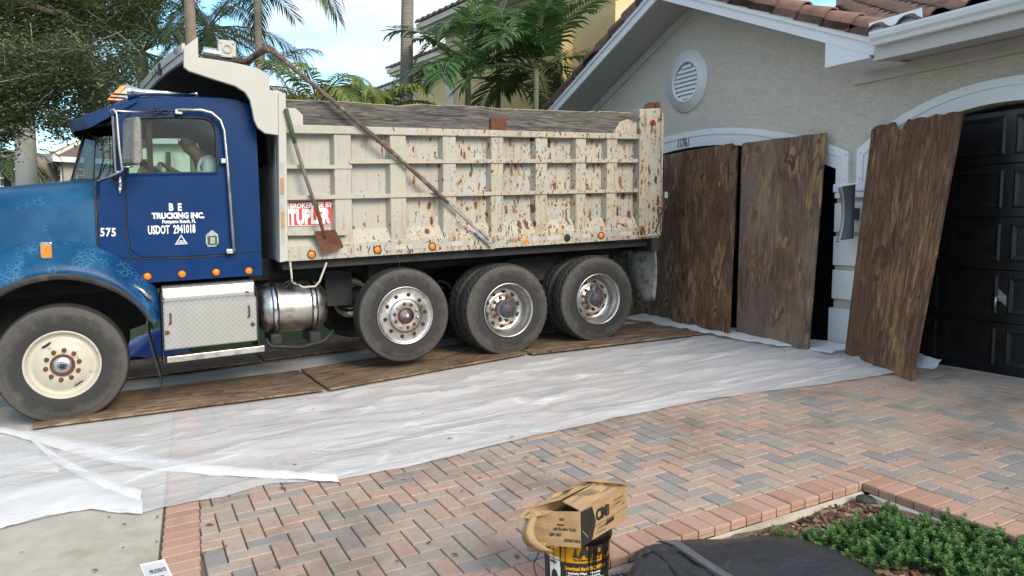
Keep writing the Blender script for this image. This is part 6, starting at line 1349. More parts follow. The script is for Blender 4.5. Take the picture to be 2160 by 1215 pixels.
stroke([bt(.02, .45), bt(.13, .18), bt(.27, .60)], .0022); stroke([bt(.11, .32), bt(.14, .82)], .0012); b.build('arrow_print', MT['cardboard'], CB)
b = MB(); bt2 = lambda c, z: bx(0, c, z) - el_ * .0075
text_mb(b, 'CMi', bt2(.30, .50), er_, upv, hF * .44, .95, bold=.003, thick=0); 
text_mb(b, 'Electro-Galvanized Cap Nails', bt2(.70, .78), er_, upv, hF * .10, .42, thick=0); text_mb(b, 'Sealed Coils', bt2(.74, .66), er_, upv, hF * .10, .55, thick=0); text_mb(b, '1,000', bt2(.86, .55), er_, upv, hF * .10, .8, thick=0)
text_mb(b, 'MI 2517-402', bt2(.36, .22), er_, upv, hF * .11, .7, thick=0); text_mb(b, 'Coil Nail Manufacturing', bt2(.30, .12), er_, upv, hF * .08, .7, thick=0)
stroke([bt2(.25, .36), bt2(1.0, .42)], .0008)
q = [bt2(.52 + dx, .22 + dz) for dx, dz in ((0, 0), (.16, .02), (.17, .14), (.01, .12))]; b.poly(q)
b.build('print_right', MT['black_print'], CB) if False else b.build('carton_print', MT['black_print'], CB)
b = MB(); lt_ = lambda a, z: bx(a, 0, z) - er_ * .0075; ld = -el_
for (a, z, s, sc_, sx) in ((.66, .72, 'EZ 15N 5A958873', .105, .62), (.66, .58, 'Plastic Fasteners', .10, .75), (.66, .45, 'with Stick Roofing Tools', .125, .66), (.60, .28, 'QIN 1467', .13, .62), (.30, .14, 'BSN011416', .13, .72)): text_mb(b, s, lt_(a, z), ld, upv, hF * sc_, sx, bold=.0006, thick=0)
b.build('carton_print', MT['black_print'], CB)
b = MB(); tp = lambda a, c: bx(a, c, 1.02 + .28 * a) + upv * .008
for k in range(4): 
    p, q = bx(.40 - .05 * k, .30 + .02 * k, 1.145 - .02 * k) + upv * .006, bx(.36 - .05 * k, .62, 1.135 - .02 * k) + upv * .006; stroke([p, q], .0012)
for k in range(4): p, q = bx(.94 - .06 * k, .22, 1.0 + .022 * k) + upv * .008, bx(.92 - .06 * k, .70, 1.01 + .022 * k) + upv * .008; stroke([p, q], .0012)
b.build('carton_print', MT['black_print'], CB)
# ------------------------------------------------------------------ black folded tarp in the corner
up = [(1345, 1172), (1352, 1158), (1380, 1146), (1440, 1139), (1530, 1135), (1640, 1129), (1700, 1136), (1775, 1164), (1875, 1226), (1980, 1300)]
lo = [(1290, 1275), (1320, 1290), (1370, 1310), (1430, 1330), (1500, 1345), (1600, 1360), (1700, 1370), (1800, 1380), (1900, 1390), (2020, 1400)]
def tarpfn(u, v):
    def at(poly, t): s = t * (len(poly) - 1); k = min(int(s), len(poly) - 2); f = s - k; return (poly[k][0] + (poly[k + 1][0] - poly[k][0]) * f, poly[k][1] + (poly[k + 1][1] - poly[k][1]) * f)
    p, q = at(up, u), at(lo, u); x, y = p[0] + (q[0] - p[0]) * v, p[1] + (q[1] - p[1]) * v
    e = min(1, v * 7) ** .5 * min(1, u * 9 + .15) ** .5 * min(1, (1 - u) * 8) ** .5
    h = -.07 + .21 * e; g_ = PG(x, y, h); g_.z += .014 * mnoise.noise((g_.x * 4, g_.y * 4, 2)) + e * .016 * max(0, 1 - 3 * abs(mnoise.noise((g_.x * 3.2 + g_.y * 2, g_.y * 3.2, 6)))) + .005 * mnoise.noise((g_.x * 16, g_.y * 16, 2)); return g_
b = MB(); b.grid(tarpfn, 70, 40); TP = b.build('folded_tarp', MT['black_tarp'], smooth=True); setp(TP, 'black folded tarpaulin bundle lying on the planting bed beside the pail', 'tarpaulin')
def tstrip(name, a, c, hh, mat):
    b = MB(); n = 24
    def at(poly, t): s = t * (len(poly) - 1); k = min(int(s), len(poly) - 2); f = s - k; return (poly[k][0] + (poly[k + 1][0] - poly[k][0]) * f, poly[k][1] + (poly[k + 1][1] - poly[k][1]) * f)
    def fn(u, v): p, q = at(a, u), at(c, u); g_ = PG(p[0] + (q[0] - p[0]) * v, p[1] + (q[1] - p[1]) * v, hh + .018 * math.sin(math.pi * v) + .004 * mnoise.noise((u * 9, v * 4, 1))); return g_
    b.grid(fn, n, 8); return b.build(name, mat, TP, smooth=True)
tstrip('lit_band', [(1382, 1142), (1410, 1150), (1440, 1168), (1480, 1195), (1540, 1235)], [(1428, 1138), (1450, 1152), (1478, 1172), (1530, 1205), (1600, 1245)], .155, MT['tarp_lit_fold'])  # grey band paints the light caught by the rolled fold
tstrip('fold', [(1352, 1160), (1366, 1150), (1395, 1158), (1430, 1180), (1470, 1212), (1500, 1240)], [(1360, 1172), (1375, 1165), (1395, 1180), (1415, 1204), (1440, 1232), (1460, 1250)], .15, MT['black_tarp'])
tstrip('fold', [(1338, 1205), (1360, 1195), (1400, 1200), (1450, 1222)], [(1330, 1225), (1360, 1222), (1400, 1226), (1440, 1240)], .06, MT['tarp_lit_fold'])
# ------------------------------------------------------------------ small sign by the border
sg0 = PD(330, 1205, 2.75); SG = empty('yard_sign', (sg0.x, sg0.y, gz(sg0.x, sg0.y)), 'small white sign with a dark photo at the bottom left corner', 'sign')
sc_ = 2.75 / FPX; sr, su = (RT * .93 + UP * .20 * -1 * -1).normalized(), (UP * .95 + FWD * .1 - RT * .28).normalized()
def sgp(px, py, off=0): return PD(px, py, 2.75 - off)
b = MB(); cs = [sgp(295, 1191), sgp(346, 1180), sgp(384, 1262), sgp(330, 1274)]; nrm = (cs[1] - cs[0]).cross(cs[3] - cs[0]).normalized(); nrm = nrm if nrm.dot(CAM - cs[0]) > 0 else -nrm
b.prism(cs, -nrm * .004); b.build('sign_board', MT['white_print'], SG)
bil = lambda u, v, o=.002: (cs[0] * (1 - u) + cs[1] * u) * (1 - v) + (cs[3] * (1 - u) + cs[2] * u) * v + nrm * o
b = MB(); b.poly([bil(.05, .04), bil(.95, .04), bil(.95, .96), bil(.05, .96)]); b.build('sign_field', simple('sign_grey', (.46, .50, .54), .5, bm=0), SG)
b = MB(); b.poly([bil(.34, .36, .003), bil(.74, .36, .003), bil(.74, .95, .003), bil(.34, .95, .003)]); b.m = 1; b.poly([bil(.42, .40, .004), bil(.66, .40, .004), bil(.66, .75, .004), bil(.42, .75, .004)]); b.build('sign_photo', [MT['black_print'], simple('photo_tone', (.14, .10, .07), .5, vs=60, var=.6)], SG)
b = MB(); su_ = (cs[0] - cs[3]).normalized(); sr_ = (cs[1] - cs[0]).normalized(); text_mb(b, 'PRUDENTE', bil(.26, .27, .003), sr_, su_, .020, .62, bold=.0006, thick=0); b.build('sign_lettering', MT['black_print'], SG)
b = MB(); m0 = (cs[2] + cs[3]) / 2; b.tube([m0 - nrm * .008 + su_ * .05, Vector((m0.x, m0.y, gz(m0.x, m0.y)))], .005, 6); b.build('stake', MT['dull_steel'], SG)
# ------------------------------------------------------------------ ground cover, mulch, pebbles, leaves
rr = random.Random(11)
b = MB(); b2 = MB()
def juniper(p, h, lean):
    n = 9; d = Vector(lean).normalized(); pos = Vector(p)
    for k in range(n):
        t = k / n; c = pos + d * (h * t); m_ = 5 if t < .7 else 4; l_ = .034 * (1.15 - .75 * t)
        for j in range(m_):
            a = 2 * math.pi * (j + .5 * (k % 2)) / m_ + rr.uniform(-.4, .4); o_ = Vector((math.cos(a), math.sin(a), rr.uniform(.25, 1.0))).normalized(); s_ = o_.cross(Vector((0, 0, 1))).normalized() * l_ * .33
            tip = c + o_ * l_ * rr.uniform(.7, 1.25); md_ = c + o_ * l_ * .55; b.poly([c, md_ + s_, tip, md_ - s_])
dens = []
def jun_ok(x, y):
    q = Vector((x, y, gz(x, y) + .05)) - CAM; z = q.dot(FWD); px = CX + FPX * q.dot(RT) / z; py = CY + FPX * q.dot(DN) / z
    n = mnoise.noise((x * 2.3, y * 2.3, 5)) + .5 * mnoise.noise((x * 7, y * 7, 5))
    top = 1092 if px < 1700 else (1100 - (px - 1700) * .30 if px < 1870 else 1040 + (px - 1870) * .20)
    if px < 1640 or py < top: return 0
    if px > 1790 and px < 2010 and py > 1165 + 30 * n: return 0        # bare mulch
    if px < 1700 and py > 1120: return 0
    return 1 if n > -.55 else 0
cnt = 0
while cnt < 1050:
    x, y = rr.uniform(-3.04, -1.2), rr.uniform(-5.0, -3.2)
    if y > BY + .06 and x < -2.75: continue
    if jun_ok(x, y):
        h = rr.uniform(.05, .115) * (1 + .6 * max(0, mnoise.noise((x * 5, y * 5, 9)))); juniper((x, y, gz(x, y) - .07), h, (rr.uniform(-.5, .5), rr.uniform(-.5, .5), 1)); cnt += 1
    else: dens.append(1)
    if len(dens) > 60000: break
setp(b.build('juniper_groundcover', MT['juniper']), 'low feathery green juniper growing over the planting bed', kind='stuff')
b = MB()
for k in range(2600):
    x, y = BX + .08 + abs(rr.gauss(0, .8)), BY - .10 - abs(rr.gauss(0, .9)); 
    l_, w_, t_ = rr.uniform(.012, .045), rr.uniform(.006, .016), rr.uniform(.002, .006); M_ = Matrix.Translation((x, y, bedz(x, y) + rr.uniform(.0, .012))) @ Matrix.Rotation(rr.uniform(0, 6.28), 4, 'Z') @ Matrix.Rotation(rr.gauss(0, .35), 4, 'X') @ Matrix.Rotation(rr.gauss(0, .3), 4, 'Y')
    b.box((-l_, -w_, -t_), (l_, w_, t_), M_)
setp(b.build('bark_mulch', MT['mulch']), 'brown bark mulch scattered in the planting bed', kind='stuff')
ico = bmesh.new(); bmesh.ops.create_icosphere(ico, subdivisions=1, radius=1); IV = [v.co.copy() for v in ico.verts]; IF = [[v.index for v in f.verts] for f in ico.faces]; ico.free()
b = MB(); b.smooth = True
def pebble(c, r_, fl=.6):
    i = len(b.v); s = Vector((rr.uniform(.8, 1.3), rr.uniform(.7, 1.1), fl)) * r_; M_ = Matrix.Rotation(rr.uniform(0, 6.28), 3, 'Z')
    for v in IV: b.v.append(tuple(Vector(c) + M_ @ Vector((v.x * s.x, v.y * s.y, v.z * s.z)) * (1 + .12 * mnoise.noise(v * 2 + Vector(c) * 9))))
    for f in IF: b.face([i + q for q in f])
for k in range(520):
    x, y = rr.uniform(-3.05, -2.72), rr.uniform(-5.45, -4.35)
    if rr.random() < (y + 4.9) * 1.6: continue
    pebble((x, y, bedz(x, y) + .004), rr.uniform(.008, .020))
for k in range(60):
    x, y = BX + abs(rr.gauss(.05, .16)), BY - abs(rr.gauss(.12, .22)); pebble((x, y, bedz(x, y)), rr.uniform(.004, .013))
setp(b.build('pebbles', MT['gravel']), 'rounded pebbles along the edge of the planting bed', kind='stuff')
p = PG(1826, 1052, -.04); b = MB(); b.lathe([(0, .0), (0, .05), (.03, .055), (.04, .045), (.045, 0)], (p.x, p.y, bedz(p.x, p.y)), (0, 0, 1), 14); setp(b.build('sprinkler_cap', MT['black_rubber']), 'round black sprinkler cap in the corner of the planting bed', 'sprinkler cap')
b = MB()
for k in range(420):
    x, y = rr.uniform(-3.02, -2.65), rr.uniform(-5.9, -4.9); h = rr.uniform(.02, .06); a = rr.uniform(0, 6.28); l_ = Vector((math.cos(a), math.sin(a), 0)); s = Vector((-l_.y, l_.x, 0)) * .002; c = Vector((x, y, bedz(x, y) - .005))
    b.poly([c - s, c + s, c + l_ * h * .5 + Vector((0, 0, h))])
setp(b.build('grass_tufts', MT['grass_blade']), 'sparse green grass tufts beside the pail', kind='stuff')
lm = None
def leaf_obj(p, size, rz):
    global lm
    if lm is None:
        b = MB(); b.v = [(-.5, 0, .0), (-.2, .2, .10), (.2, .18, .08), (.55, 0, .02), (.2, -.18, .1), (-.2, -.2, .12), (0, 0, .02)]; b.f = [(0, 6, 1), (1, 6, 2), (2, 6, 3), (3, 6, 4), (4, 6, 5), (5, 6, 0)]; b.mi = [0] * 6; b.uv = [None] * 6; b.sm = [False] * 6
        o = b.build('fallen_leaf', MT['leaf_brown'], at=(0, 0, 0)); lm = o
    else: o = lm.copy(); COL.objects.link(o)
    o.location = p; o.scale = (size, size, size); o.rotation_euler = (0, 0, rz); ORG[o.name] = Vector(p)
    return o
for (px, py) in ((230, 1090), (262, 1106), (332, 1090), (330, 1142), (475, 1153), (440, 1108), (432, 1165), (585, 1195), (443, 1107), (500, 1025), (596, 1030), (200, 1203), (45, 1165), (260, 1155), (905, 1145), (838, 1183), (960, 1170), (852, 1012), (975, 1035), (1110, 965), (1145, 972), (1012, 1008), (1090, 1174), (1460, 915), (1745, 892), (1755, 935), (1866, 818), (1487, 952), (2125, 1030), (2080, 945), (2060, 960), (2110, 955), (1230, 975), (1190, 953)):
    q = PG(px, py, .006); o = leaf_obj(q, rr.uniform(.025, .055), rr.uniform(0, 6.28)); setp(o, 'small dry brown leaf lying on the bare paving', 'leaf', 'fallen leaves on the paving')
for (px, py) in ((630, 906), (942, 912), (948, 925), (858, 873), (892, 872), (660, 862), (710, 863), (842, 952), (908, 963), (1080, 922), (622, 980), (1065, 897), (1487, 838)):
    q = PG(px, py, .03); o = leaf_obj(q, rr.uniform(.02, .05), rr.uniform(0, 6.28)); setp(o, 'small dry brown leaf lying on the white plastic', 'leaf', 'fallen leaves on the plastic')
# ------------------------------------------------------------------ planting and houses beyond
rp = random.Random(23)
def leaflet(b, p, d, l_, w_, nrm, droop):
    d = d.normalized(); s = d.cross(nrm); s = s.normalized() * w_ / 2 if s.length > 1e-5 else Vector((w_ / 2, 0, 0))
    m1 = p + d * l_ * .35 + Vector((0, 0, -droop * .10 * l_)); m2 = p + d * l_ * .72 + Vector((0, 0, -droop * .42 * l_)); tip = p + d * l_ + Vector((0, 0, -droop * l_))
    k = [b.vert(q) for q in (p, m1 + s, m1 - s, m2 + s * .8, m2 - s * .8, tip)]
    b.face((k[0], k[1], k[2])); b.face((k[1], k[3], k[4], k[2])); b.face((k[3], k[5], k[4]))
def frond(parent, base, az, el, length, bend, ll, lw, n, mat, droop=.35, stem=None, lift=.25):
    b = MB(); p = Vector(base); pts = [p.copy()]; e = el; st = 16
    for k in range(st): p = p + Vector((math.cos(az) * math.cos(e), math.sin(az) * math.cos(e), math.sin(e))) * (length / st); e -= bend / st * (.4 + 1.2 * k / st); pts.append(p.copy())
    b.m = 1; b.tube(pts, [.022 * (1 - .85 * k / st) for k in range(st + 1)], 5, False); b.m = 0
    for k in range(n):
        t = .14 + .86 * (k + .5) / n; s = t * st; i = min(int(s), st - 1); q = pts[i] + (pts[i + 1] - pts[i]) * (s - i); tg = (pts[i + 1] - pts[i]).normalized()
        side = tg.cross(Vector((0, 0, 1))); side = side.normalized() if side.length > .05 else Vector((-math.sin(az), math.cos(az), 0)); upn = side.cross(tg)
        l_ = ll * (.55 + .9 * t if t < .45 else 1.25 - .75 * t) * rp.uniform(.85, 1.15)
        for sg in (-1, 1):
            d = tg * (.45 + .7 * t) + side * sg + upn * (lift + rp.uniform(-.12, .12)); leaflet(b, q, d, l_, lw * rp.uniform(.8, 1.1), upn, droop * rp.uniform(.6, 1.4))
    o = b.build('frond', [mat, stem or MT['green_trunk']], parent); return o
def palm(name, label, group, base, top, r0, r1, tmat, fronds, mat, bulge=0, cat='palm'):
    base, top = Vector(base), Vector(top); e = empty(name, base, label, cat, group)
    b = MB(); n = 14; pts = [base + (top - base) * (k / n) + Vector((.05 * math.sin(k * .6) * (1 if r1 < .1 else .3), 0, 0)) for k in range(n + 1)]
    b.tube(pts, [r0 + (r1 - r0) * k / n for k in range(n + 1)], 14); b.build('trunk', tmat, e, smooth=False)
    for f in fronds: frond(e, top + Vector(f.get('off', (0, 0, 0))), f['az'], f['el'], f['len'], f['bend'], f['ll'], f['lw'], f['n'], f.get('mat', mat), f.get('droop', .35), lift=f.get('lift', .25))
    return e
def ring_fronds(n, len_, ll, lw, nl, el=(.1, 1.2), bend=(1.2, 2.0), **kw):
    return [dict(az=2 * math.pi * (k + rp.uniform(-.3, .3)) / n, el=rp.uniform(*el), len=len_ * rp.uniform(.8, 1.1), bend=rp.uniform(*bend), ll=ll, lw=lw, n=nl, **kw) for k in range(n)]
GPALM = 'palms behind the truck'
def gnd(p): return Vector((p.x, p.y, -.1))
# broad-leaved palms between the truck and the yellow house
for (px, py, d, lab, nf, L_) in ((985, 165, 14.6, 'glossy dark palm with arching fronds, left stem of the clump behind the truck', 12, 1.85), (1128, 150, 14.2, 'glossy dark palm on a grey-green stem nearest the garage roof', 12, 1.85), (1050, 70, 15.6, 'glossy palm with upright fronds rising behind the other two stems', 10, 1.9)):
    t = PD(px, py, d); palm('feather_palm', lab, GPALM, gnd(t), t, .07, .055, MT['green_trunk'], ring_fronds(nf, L_, .72, .068, 24, (.0, 1.45), (.9, 1.9), droop=.35), MT['palm_leaf'])
t = PD(900, 165, 14.4)
# low fronds just above the dump body, sunlight painted into the leaf colour
for (px, py, d, lab, az0) in ((672, 222, 13.5, 'small palm with yellow-green fronds above the dump body', 0), (800, 240, 14.0, 'small yellow-green palm beside the ringed palm trunk', 1)):
    t = PD(px, py, d); palm('young_palm', lab, GPALM, gnd(t), t, .06, .05, MT['green_trunk'], ring_fronds(13, 1.6, .50, .042, 30, (.0, 1.0), (1.3, 2.1), droop=.6), MT['palm_leaf_sunlit'])
# ringed trunks that run out of the top of the picture
t0_, t1_ = PD(849, 225, 15.5), PD(862, -240, 15.5); palm('tall_palm', 'tall palm with a bare pale ringed trunk in front of the yellow house', GPALM, (t0_.x, t0_.y, -.1), t1_, .155, .115, MT['ring_trunk'], ring_fronds(10, 2.6, .6, .04, 34, (.2, 1.2)), MT['palm_leaf'])
t0_, t1_ = PD(553, 150, 15.5), PD(538, -90, 15.5); palm('tall_palm', 'slender palm with a ringed tan trunk behind the tarp motor', GPALM, (t0_.x + .1, t0_.y, -.1), t1_, .10, .07, MT['ring_trunk'], ring_fronds(13, 2.3, .55, .03, 44, (-.3, .9), (.8, 1.6), droop=.7), MT['palm_leaf_grey'])
t0_, t1_ = PD(412, 95, 13.5), PD(396, -60, 13.5); palm('tall_palm', 'thick palm with a smooth tan trunk rising behind the canopy lip', GPALM, (t0_.x, t0_.y, -.1), t1_, .135, .085, MT['royal_trunk'] if False else simple('tan_trunk', (.38, .29, .22), .85, var=.2, dirt=(.22, .12, .07), dscale=2), ring_fronds(9, 2.4, .6, .03, 44, (.2, 1.1)), MT['palm_leaf_grey'])
for (px, py, d, lab, n_, L_) in ((440, 60, 17.0, 'shaggy queen palm with grey-green fronds behind the canopy', 22, 2.7), (300, 110, 17.5, 'shaggy queen palm drooping behind the oak leaves', 20, 2.6), (520, 190, 18.5, 'drooping queen palm whose frond tips hang beside the front post', 14, 2.2)):
    t = PD(px, py, d); palm('queen_palm', lab, GPALM, gnd(t), t, .16, .12, MT['ring_trunk'], ring_fronds(n_, L_, .62, .022, 70, (-.5, 1.25), (.8, 1.9), droop=.75), MT['palm_leaf_grey'])
# pale columnar trunks on the left
for (p0, p1, d, r_, lab) in (((56, 420), (52, 200), 16.0, .205, 'stout pale royal palm trunk left of the truck hood'), ((190, 400), (182, 150), 17.5, .115, 'narrower pale royal palm trunk behind the windscreen')):
    a, c = PD(*p0, d), PD(*p1, d); c.z += 3; palm('royal_palm', lab, 'royal palms on the left', (a.x, a.y, -.4), c, r_ * 1.05, r_ * .9, MT['royal_trunk'], ring_fronds(8, 2.6, .6, .03, 40), MT['palm_leaf'])
a, c = PD(14, 420, 19), PD(14, 338, 19); palm('cabbage_palm', 'short palm with a rough brown trunk at the left edge', 'royal palms on the left', (a.x, a.y, -.4), c, .085, .075, MT['bark'], ring_fronds(16, 1.2, .5, .035, 24, (-.6, .9)), MT['palm_leaf_grey'])
# oak whose crown hangs into the upper left
OAK = empty('oak_tree', (-15.5, -12.5, -.5), 'spreading live oak with small dark leaves filling the upper left', 'tree')
bt_ = MB(); tips = []
def limb(pts, r0, r1): bt_.tube([PD(*p) for p in pts], [r0 + (r1 - r0) * k / (len(pts) - 1) for k in range(len(pts))], 8)
bt_.tube([(-15.5, -12.5, -.5), (-15.4, -12.3, 2), (-15.0, -11.8, 4)], [.3, .26, .2], 12)
limb([(-420, 120, 12), (-200, 90, 11.5), (0, 66, 11), (50, 68, 11), (95, 82, 11)], .10, .075)
limb([(-420, -100, 12), (-100, -60, 11), (60, 10, 10.5), (110, 27, 10.5), (200, 20, 11)], .10, .02)
for pts in ([(95, 82, 11), (120, 60, 11), (190, 10, 11)], [(95, 82, 11), (120, 55, 10.8), (135, 95, 10.8), (150, 115, 10.8)], [(60, 10, 10.5), (130, 25, 10.5), (200, 60, 10.6), (262, 95, 10.8)], [(200, 20, 11), (235, 40, 11), (280, 120, 11.2)], [(-60, 180, 10), (30, 170, 10), (120, 165, 10), (200, 175, 10)], [(-60, 220, 9.6), (40, 215, 9.6), (110, 230, 9.8), (190, 250, 10)], [(30, 170, 10), (60, 200, 10), (70, 260, 10)], [(-30, 100, 11), (70, 120, 10.5), (160, 130, 10.5), (235, 150, 10.8)], [(0, 250, 9.8), (40, 280, 9.8), (90, 300, 10)]): limb(pts, .013, .005)
bt_.build('trunk', MT['bark'], OAK, smooth=False)
b = MB()
def oak_mask(x, y):
    lim = [(-120, 430), (0, 325), (20, 300), (45, 262), (80, 258), (105, 290), (150, 285), (172, 250), (190, 300), (205, 255), (225, 215), (250, 170), (290, 110), (330, 60), (350, -40)]
    if y > lerp_tab(lim, x) - 12 + 26 * mnoise.noise((x * .03, y * .03, 2)): return 0
    if 205 < x < 262 and 78 < y < 128: return .12
    n = mnoise.noise((x * .018, y * .018, 7)) + .6 * mnoise.noise((x * .05, y * .05, 1)); return 1 if n > -.34 else .10
ncl = 0
while ncl < 1350:
    x, y = rp.uniform(-60, 350), rp.uniform(-70, 340)
    if rp.random() > oak_mask(x, y): continue
    ncl += 1; dark = y < 90; d = rp.uniform(10.4, 12.6) if dark else rp.uniform(9.0, 11.8); c = PD(x, y, d)
    ax = Vector((rp.uniform(-1, 1), rp.uniform(-1, 1), rp.uniform(-.9, .25))).normalized(); L_ = rp.uniform(.14, .34)
    if rp.random() < .4: b.m = 1; b.tube([c - ax * L_ * 1.3, c + Vector((rp.uniform(-.05, .05), 0, .03)), c + ax * L_ * .8], [.006, .005, .003], 4, False); b.m = 0
    for k in range(62):
        p = c + ax * (L_ * rp.uniform(-1, 1)) + Vector((rp.gauss(0, .07), rp.gauss(0, .07), rp.gauss(0, .06))); a = rp.uniform(0, 6.28); l_ = Vector((math.cos(a), math.sin(a), rp.uniform(-.8, .5))) * rp.uniform(.022, .040); s = l_.cross(Vector((rp.uniform(-.5, .5), rp.uniform(-.5, .5), 1))).normalized() * rp.uniform(.011, .019)
        b.poly([p - l_, p + s, p + l_, p - s])
b.build('crown', [MT['oak_leaf'], MT['twig']], OAK)
# distant aerial
a, c = PD(720, 230, 42), PD(720, 36, 42); b = MB(); b.tube([(c.x, c.y, 0), (c.x, c.y, a.z + 1), c], [.05, .035, .012], 6); setp(b.build('radio_mast', MT['slab_grey']), 'thin radio mast standing alone against the sky', 'mast')
# houses
def hbox(b, O, ex, ey, x0, x1, y0, y1, z0, z1):
    P = lambda x, y, z: Vector((O.x, O.y, 0)) + ex * x + ey * y + Vector((0, 0, z)); b.hexa([P(x0, y0, z0), P(x1, y0, z0), P(x1, y1, z0), P(x0, y1, z0), P(x0, y0, z1), P(x1, y0, z1), P(x1, y1, z1), P(x0, y1, z1)])
def tile_rows(b, O, ex, ey, x0, x1, y0, z0, rows, dy=.34, dz=.14):
    """eave slope built of stepped courses of barrel tiles"""
    P = lambda x, y, z: Vector((O.x, O.y, 0)) + ex * x + ey * y + Vector((0, 0, z)); n = int((x1 - x0) / .30)
    for r in range(rows):
        for k in range(n):
            xa = x0 + k * .30; pts = []
            for t, hgt in ((0, 0), (.07, .06), (.15, .085), (.23, .06), (.30, 0)): pts.append((xa + t, hgt))
            for (p, q) in zip(pts, pts[1:]): b.poly([P(p[0], y0 + r * dy, z0 + r * dz + p[1] + .04), P(q[0], y0 + r * dy, z0 + r * dz + q[1] + .04), P(q[0], y0 + (r + 1.15) * dy, z0 + (r + 1.15) * dz + q[1]), P(p[0], y0 + (r + 1.15) * dy, z0 + (r + 1.15) * dz + p[1])])
            b.poly([P(*((q[0], y0 + r * dy, z0 + r * dz + q[1] + .04))) for q in pts])
exY = (_f * 1600 + RT * -1130).normalized() * -1; eyY = Vector((-exY.y, exY.x, 0))
if eyY.dot(FWD) < 0: eyY = -eyY
YH = empty('yellow_house', PD(1000, 300, 17) * 1.0, 'yellow two-storey house with stepped cream eaves and tiled roof behind the palms', 'house'); YH.location.z = 0; ORG[YH.name] = Vector(YH.location)
EZ = 6.5
def section(px, py, x0, x1, depth, nm, rows=9, wallmat='yellow_stucco'):
    d = (EZ - CAM.z) / ((478 - py) / FPX); O = PD(px, py, d); oy = .55
    b = MB(); hbox(b, O, exY, eyY, x0, x1, oy, oy + depth, -.3, EZ + .02); b.build('wall', MT[wallmat], YH)
    b = MB(); hbox(b, O, exY, eyY, x0 - .5, x1 + .5, .0, .03, EZ - .02, EZ + .20); hbox(b, O, exY, eyY, x0 - .55, x1 + .55, -.08, -.002, EZ + .08, EZ + .22); hbox(b, O, exY, eyY, x0 - .5, x1 + .5, .032, oy, EZ - .01, EZ + .015); hbox(b, O, exY, eyY, x0 - .02, x1 + .02, oy - .05, oy - .002, EZ - .42, EZ - .012)
    b.build('eave', MT['cream_trim'], YH)
    b = MB(); tile_rows(b, O, exY, eyY, x0 - .6, x1 + .6, -.12, EZ + .20, rows); b.build('roof', MT['brown_roof'], YH); return O
O1 = section(905, 62, 0.0, 6.5, 9, 'near', 12); O2 = section(905, 132, -2.3, 3.0, 8, 'mid', 8); O3 = section(815, 197, -6, 4.0, 7, 'far', 7)
def rectpart(name, O, x0, x1, z0, z1, y, th, mat, parent=YH):
    b = MB(); hbox(b, O, exY, eyY, x0, x1, y - th, y, z0, z1); return b.build(name, MT[mat], parent)
rectpart('corner_pilaster', O1, -.02, .35, -.3, 5.1, .548, .05, 'cream_trim'); rectpart('corner_block', O1, -.06, .5, 3.9, 4.3, .547, .10, 'cream_trim')
for k, x0 in enumerate((1.25, 2.0, 4.6)):
    w_ = rectpart('window_frame', O1, x0, x0 + .62, 2.6, 4.0, .548, .05, 'cream_trim'); p_ = rectpart('window_pane', O1, x0 + .06, x0 + .56, 2.66, 3.94, .496, .006, 'window_dark')
    for z in (3.08, 3.5): rectpart('glazing_bar', O1, x0 + .06, x0 + .56, z, z + .03, .489, .008, 'cream_trim')
    rectpart('glazing_bar', O1, x0 + .295, x0 + .325, 2.66, 3.94, .488, .008, 'cream_trim')
rectpart('wall_panel_frame', O2, -1.15, .25, 1.0, 4.6, .548, .06, 'cream_trim'); rectpart('wall_panel', O2, -1.05, .2, 1.1, 4.5, .486, .004, 'yellow_stucco')
rectpart('window_frame', O2, -1.95, -1.45, 2.5, 4.3, .548, .05, 'cream_trim'); rectpart('window_pane', O2, -1.9, -1.5, 2.56, 4.24, .496, .006, 'window_dark')
# a side wing that faces the sun
b = MB(); hbox(b, O1, exY, eyY, 3.3, 5.2, .25, .545, -.3, 5.6); b.build('bay', MT['yellow_stucco'], YH)
b = MB(); hbox(b, O1, exY, eyY, 3.25, 5.25, .20, .248, 3.55, 3.75); b.build('bay_cornice', MT['cream_trim'], YH)
# grey house far left
O4 = PD(133, 345, 38); exG = (RT * .75 + _f * .66).normalized(); eyG = Vector((-exG.y, exG.x, 0)); eyG = eyG if eyG.dot(_f) > 0 else -eyG
GH = empty('grey_house', (O4.x, O4.y, -.5), 'grey house with a tan tiled hip roof beyond the truck hood', 'house')
zg = PD(133, 338, 38).z
b = MB(); hbox(b, O4, exG, eyG, 0, 9, 0, 9, -.6, zg); b.build('wall', MT['tan_stucco'], GH)
P4 = lambda x, y, z: Vector((O4.x, O4.y, 0)) + exG * x + eyG * y + Vector((0, 0, z))
b = MB(); q = [P4(-.5, -.5, zg + .15), P4(9.5, -.5, zg + .15), P4(9.5, 9.5, zg + .15), P4(-.5, 9.5, zg + .15)]; ap = P4(4.5, 4.5, zg + 3.0)
for k in range(4): b.poly([q[k], q[(k + 1) % 4], ap])
b.poly(q); b.build('roof', MT['brown_roof'], GH)
b = MB(); 
for k in range(4): b.tube([q[k], ap], .09, 6)
b.build('ridge_tiles', MT['cream_trim'], GH)
b = MB(); hbox(b, O4, exG, eyG, -.5, 9.5, -.53, -.5, zg - .12, zg + .14); hbox(b, O4, exG, eyG, -.53, -.502, -.5, 9.5, zg - .12, zg + .14); b.build('fascia', MT['white_trim'], GH)
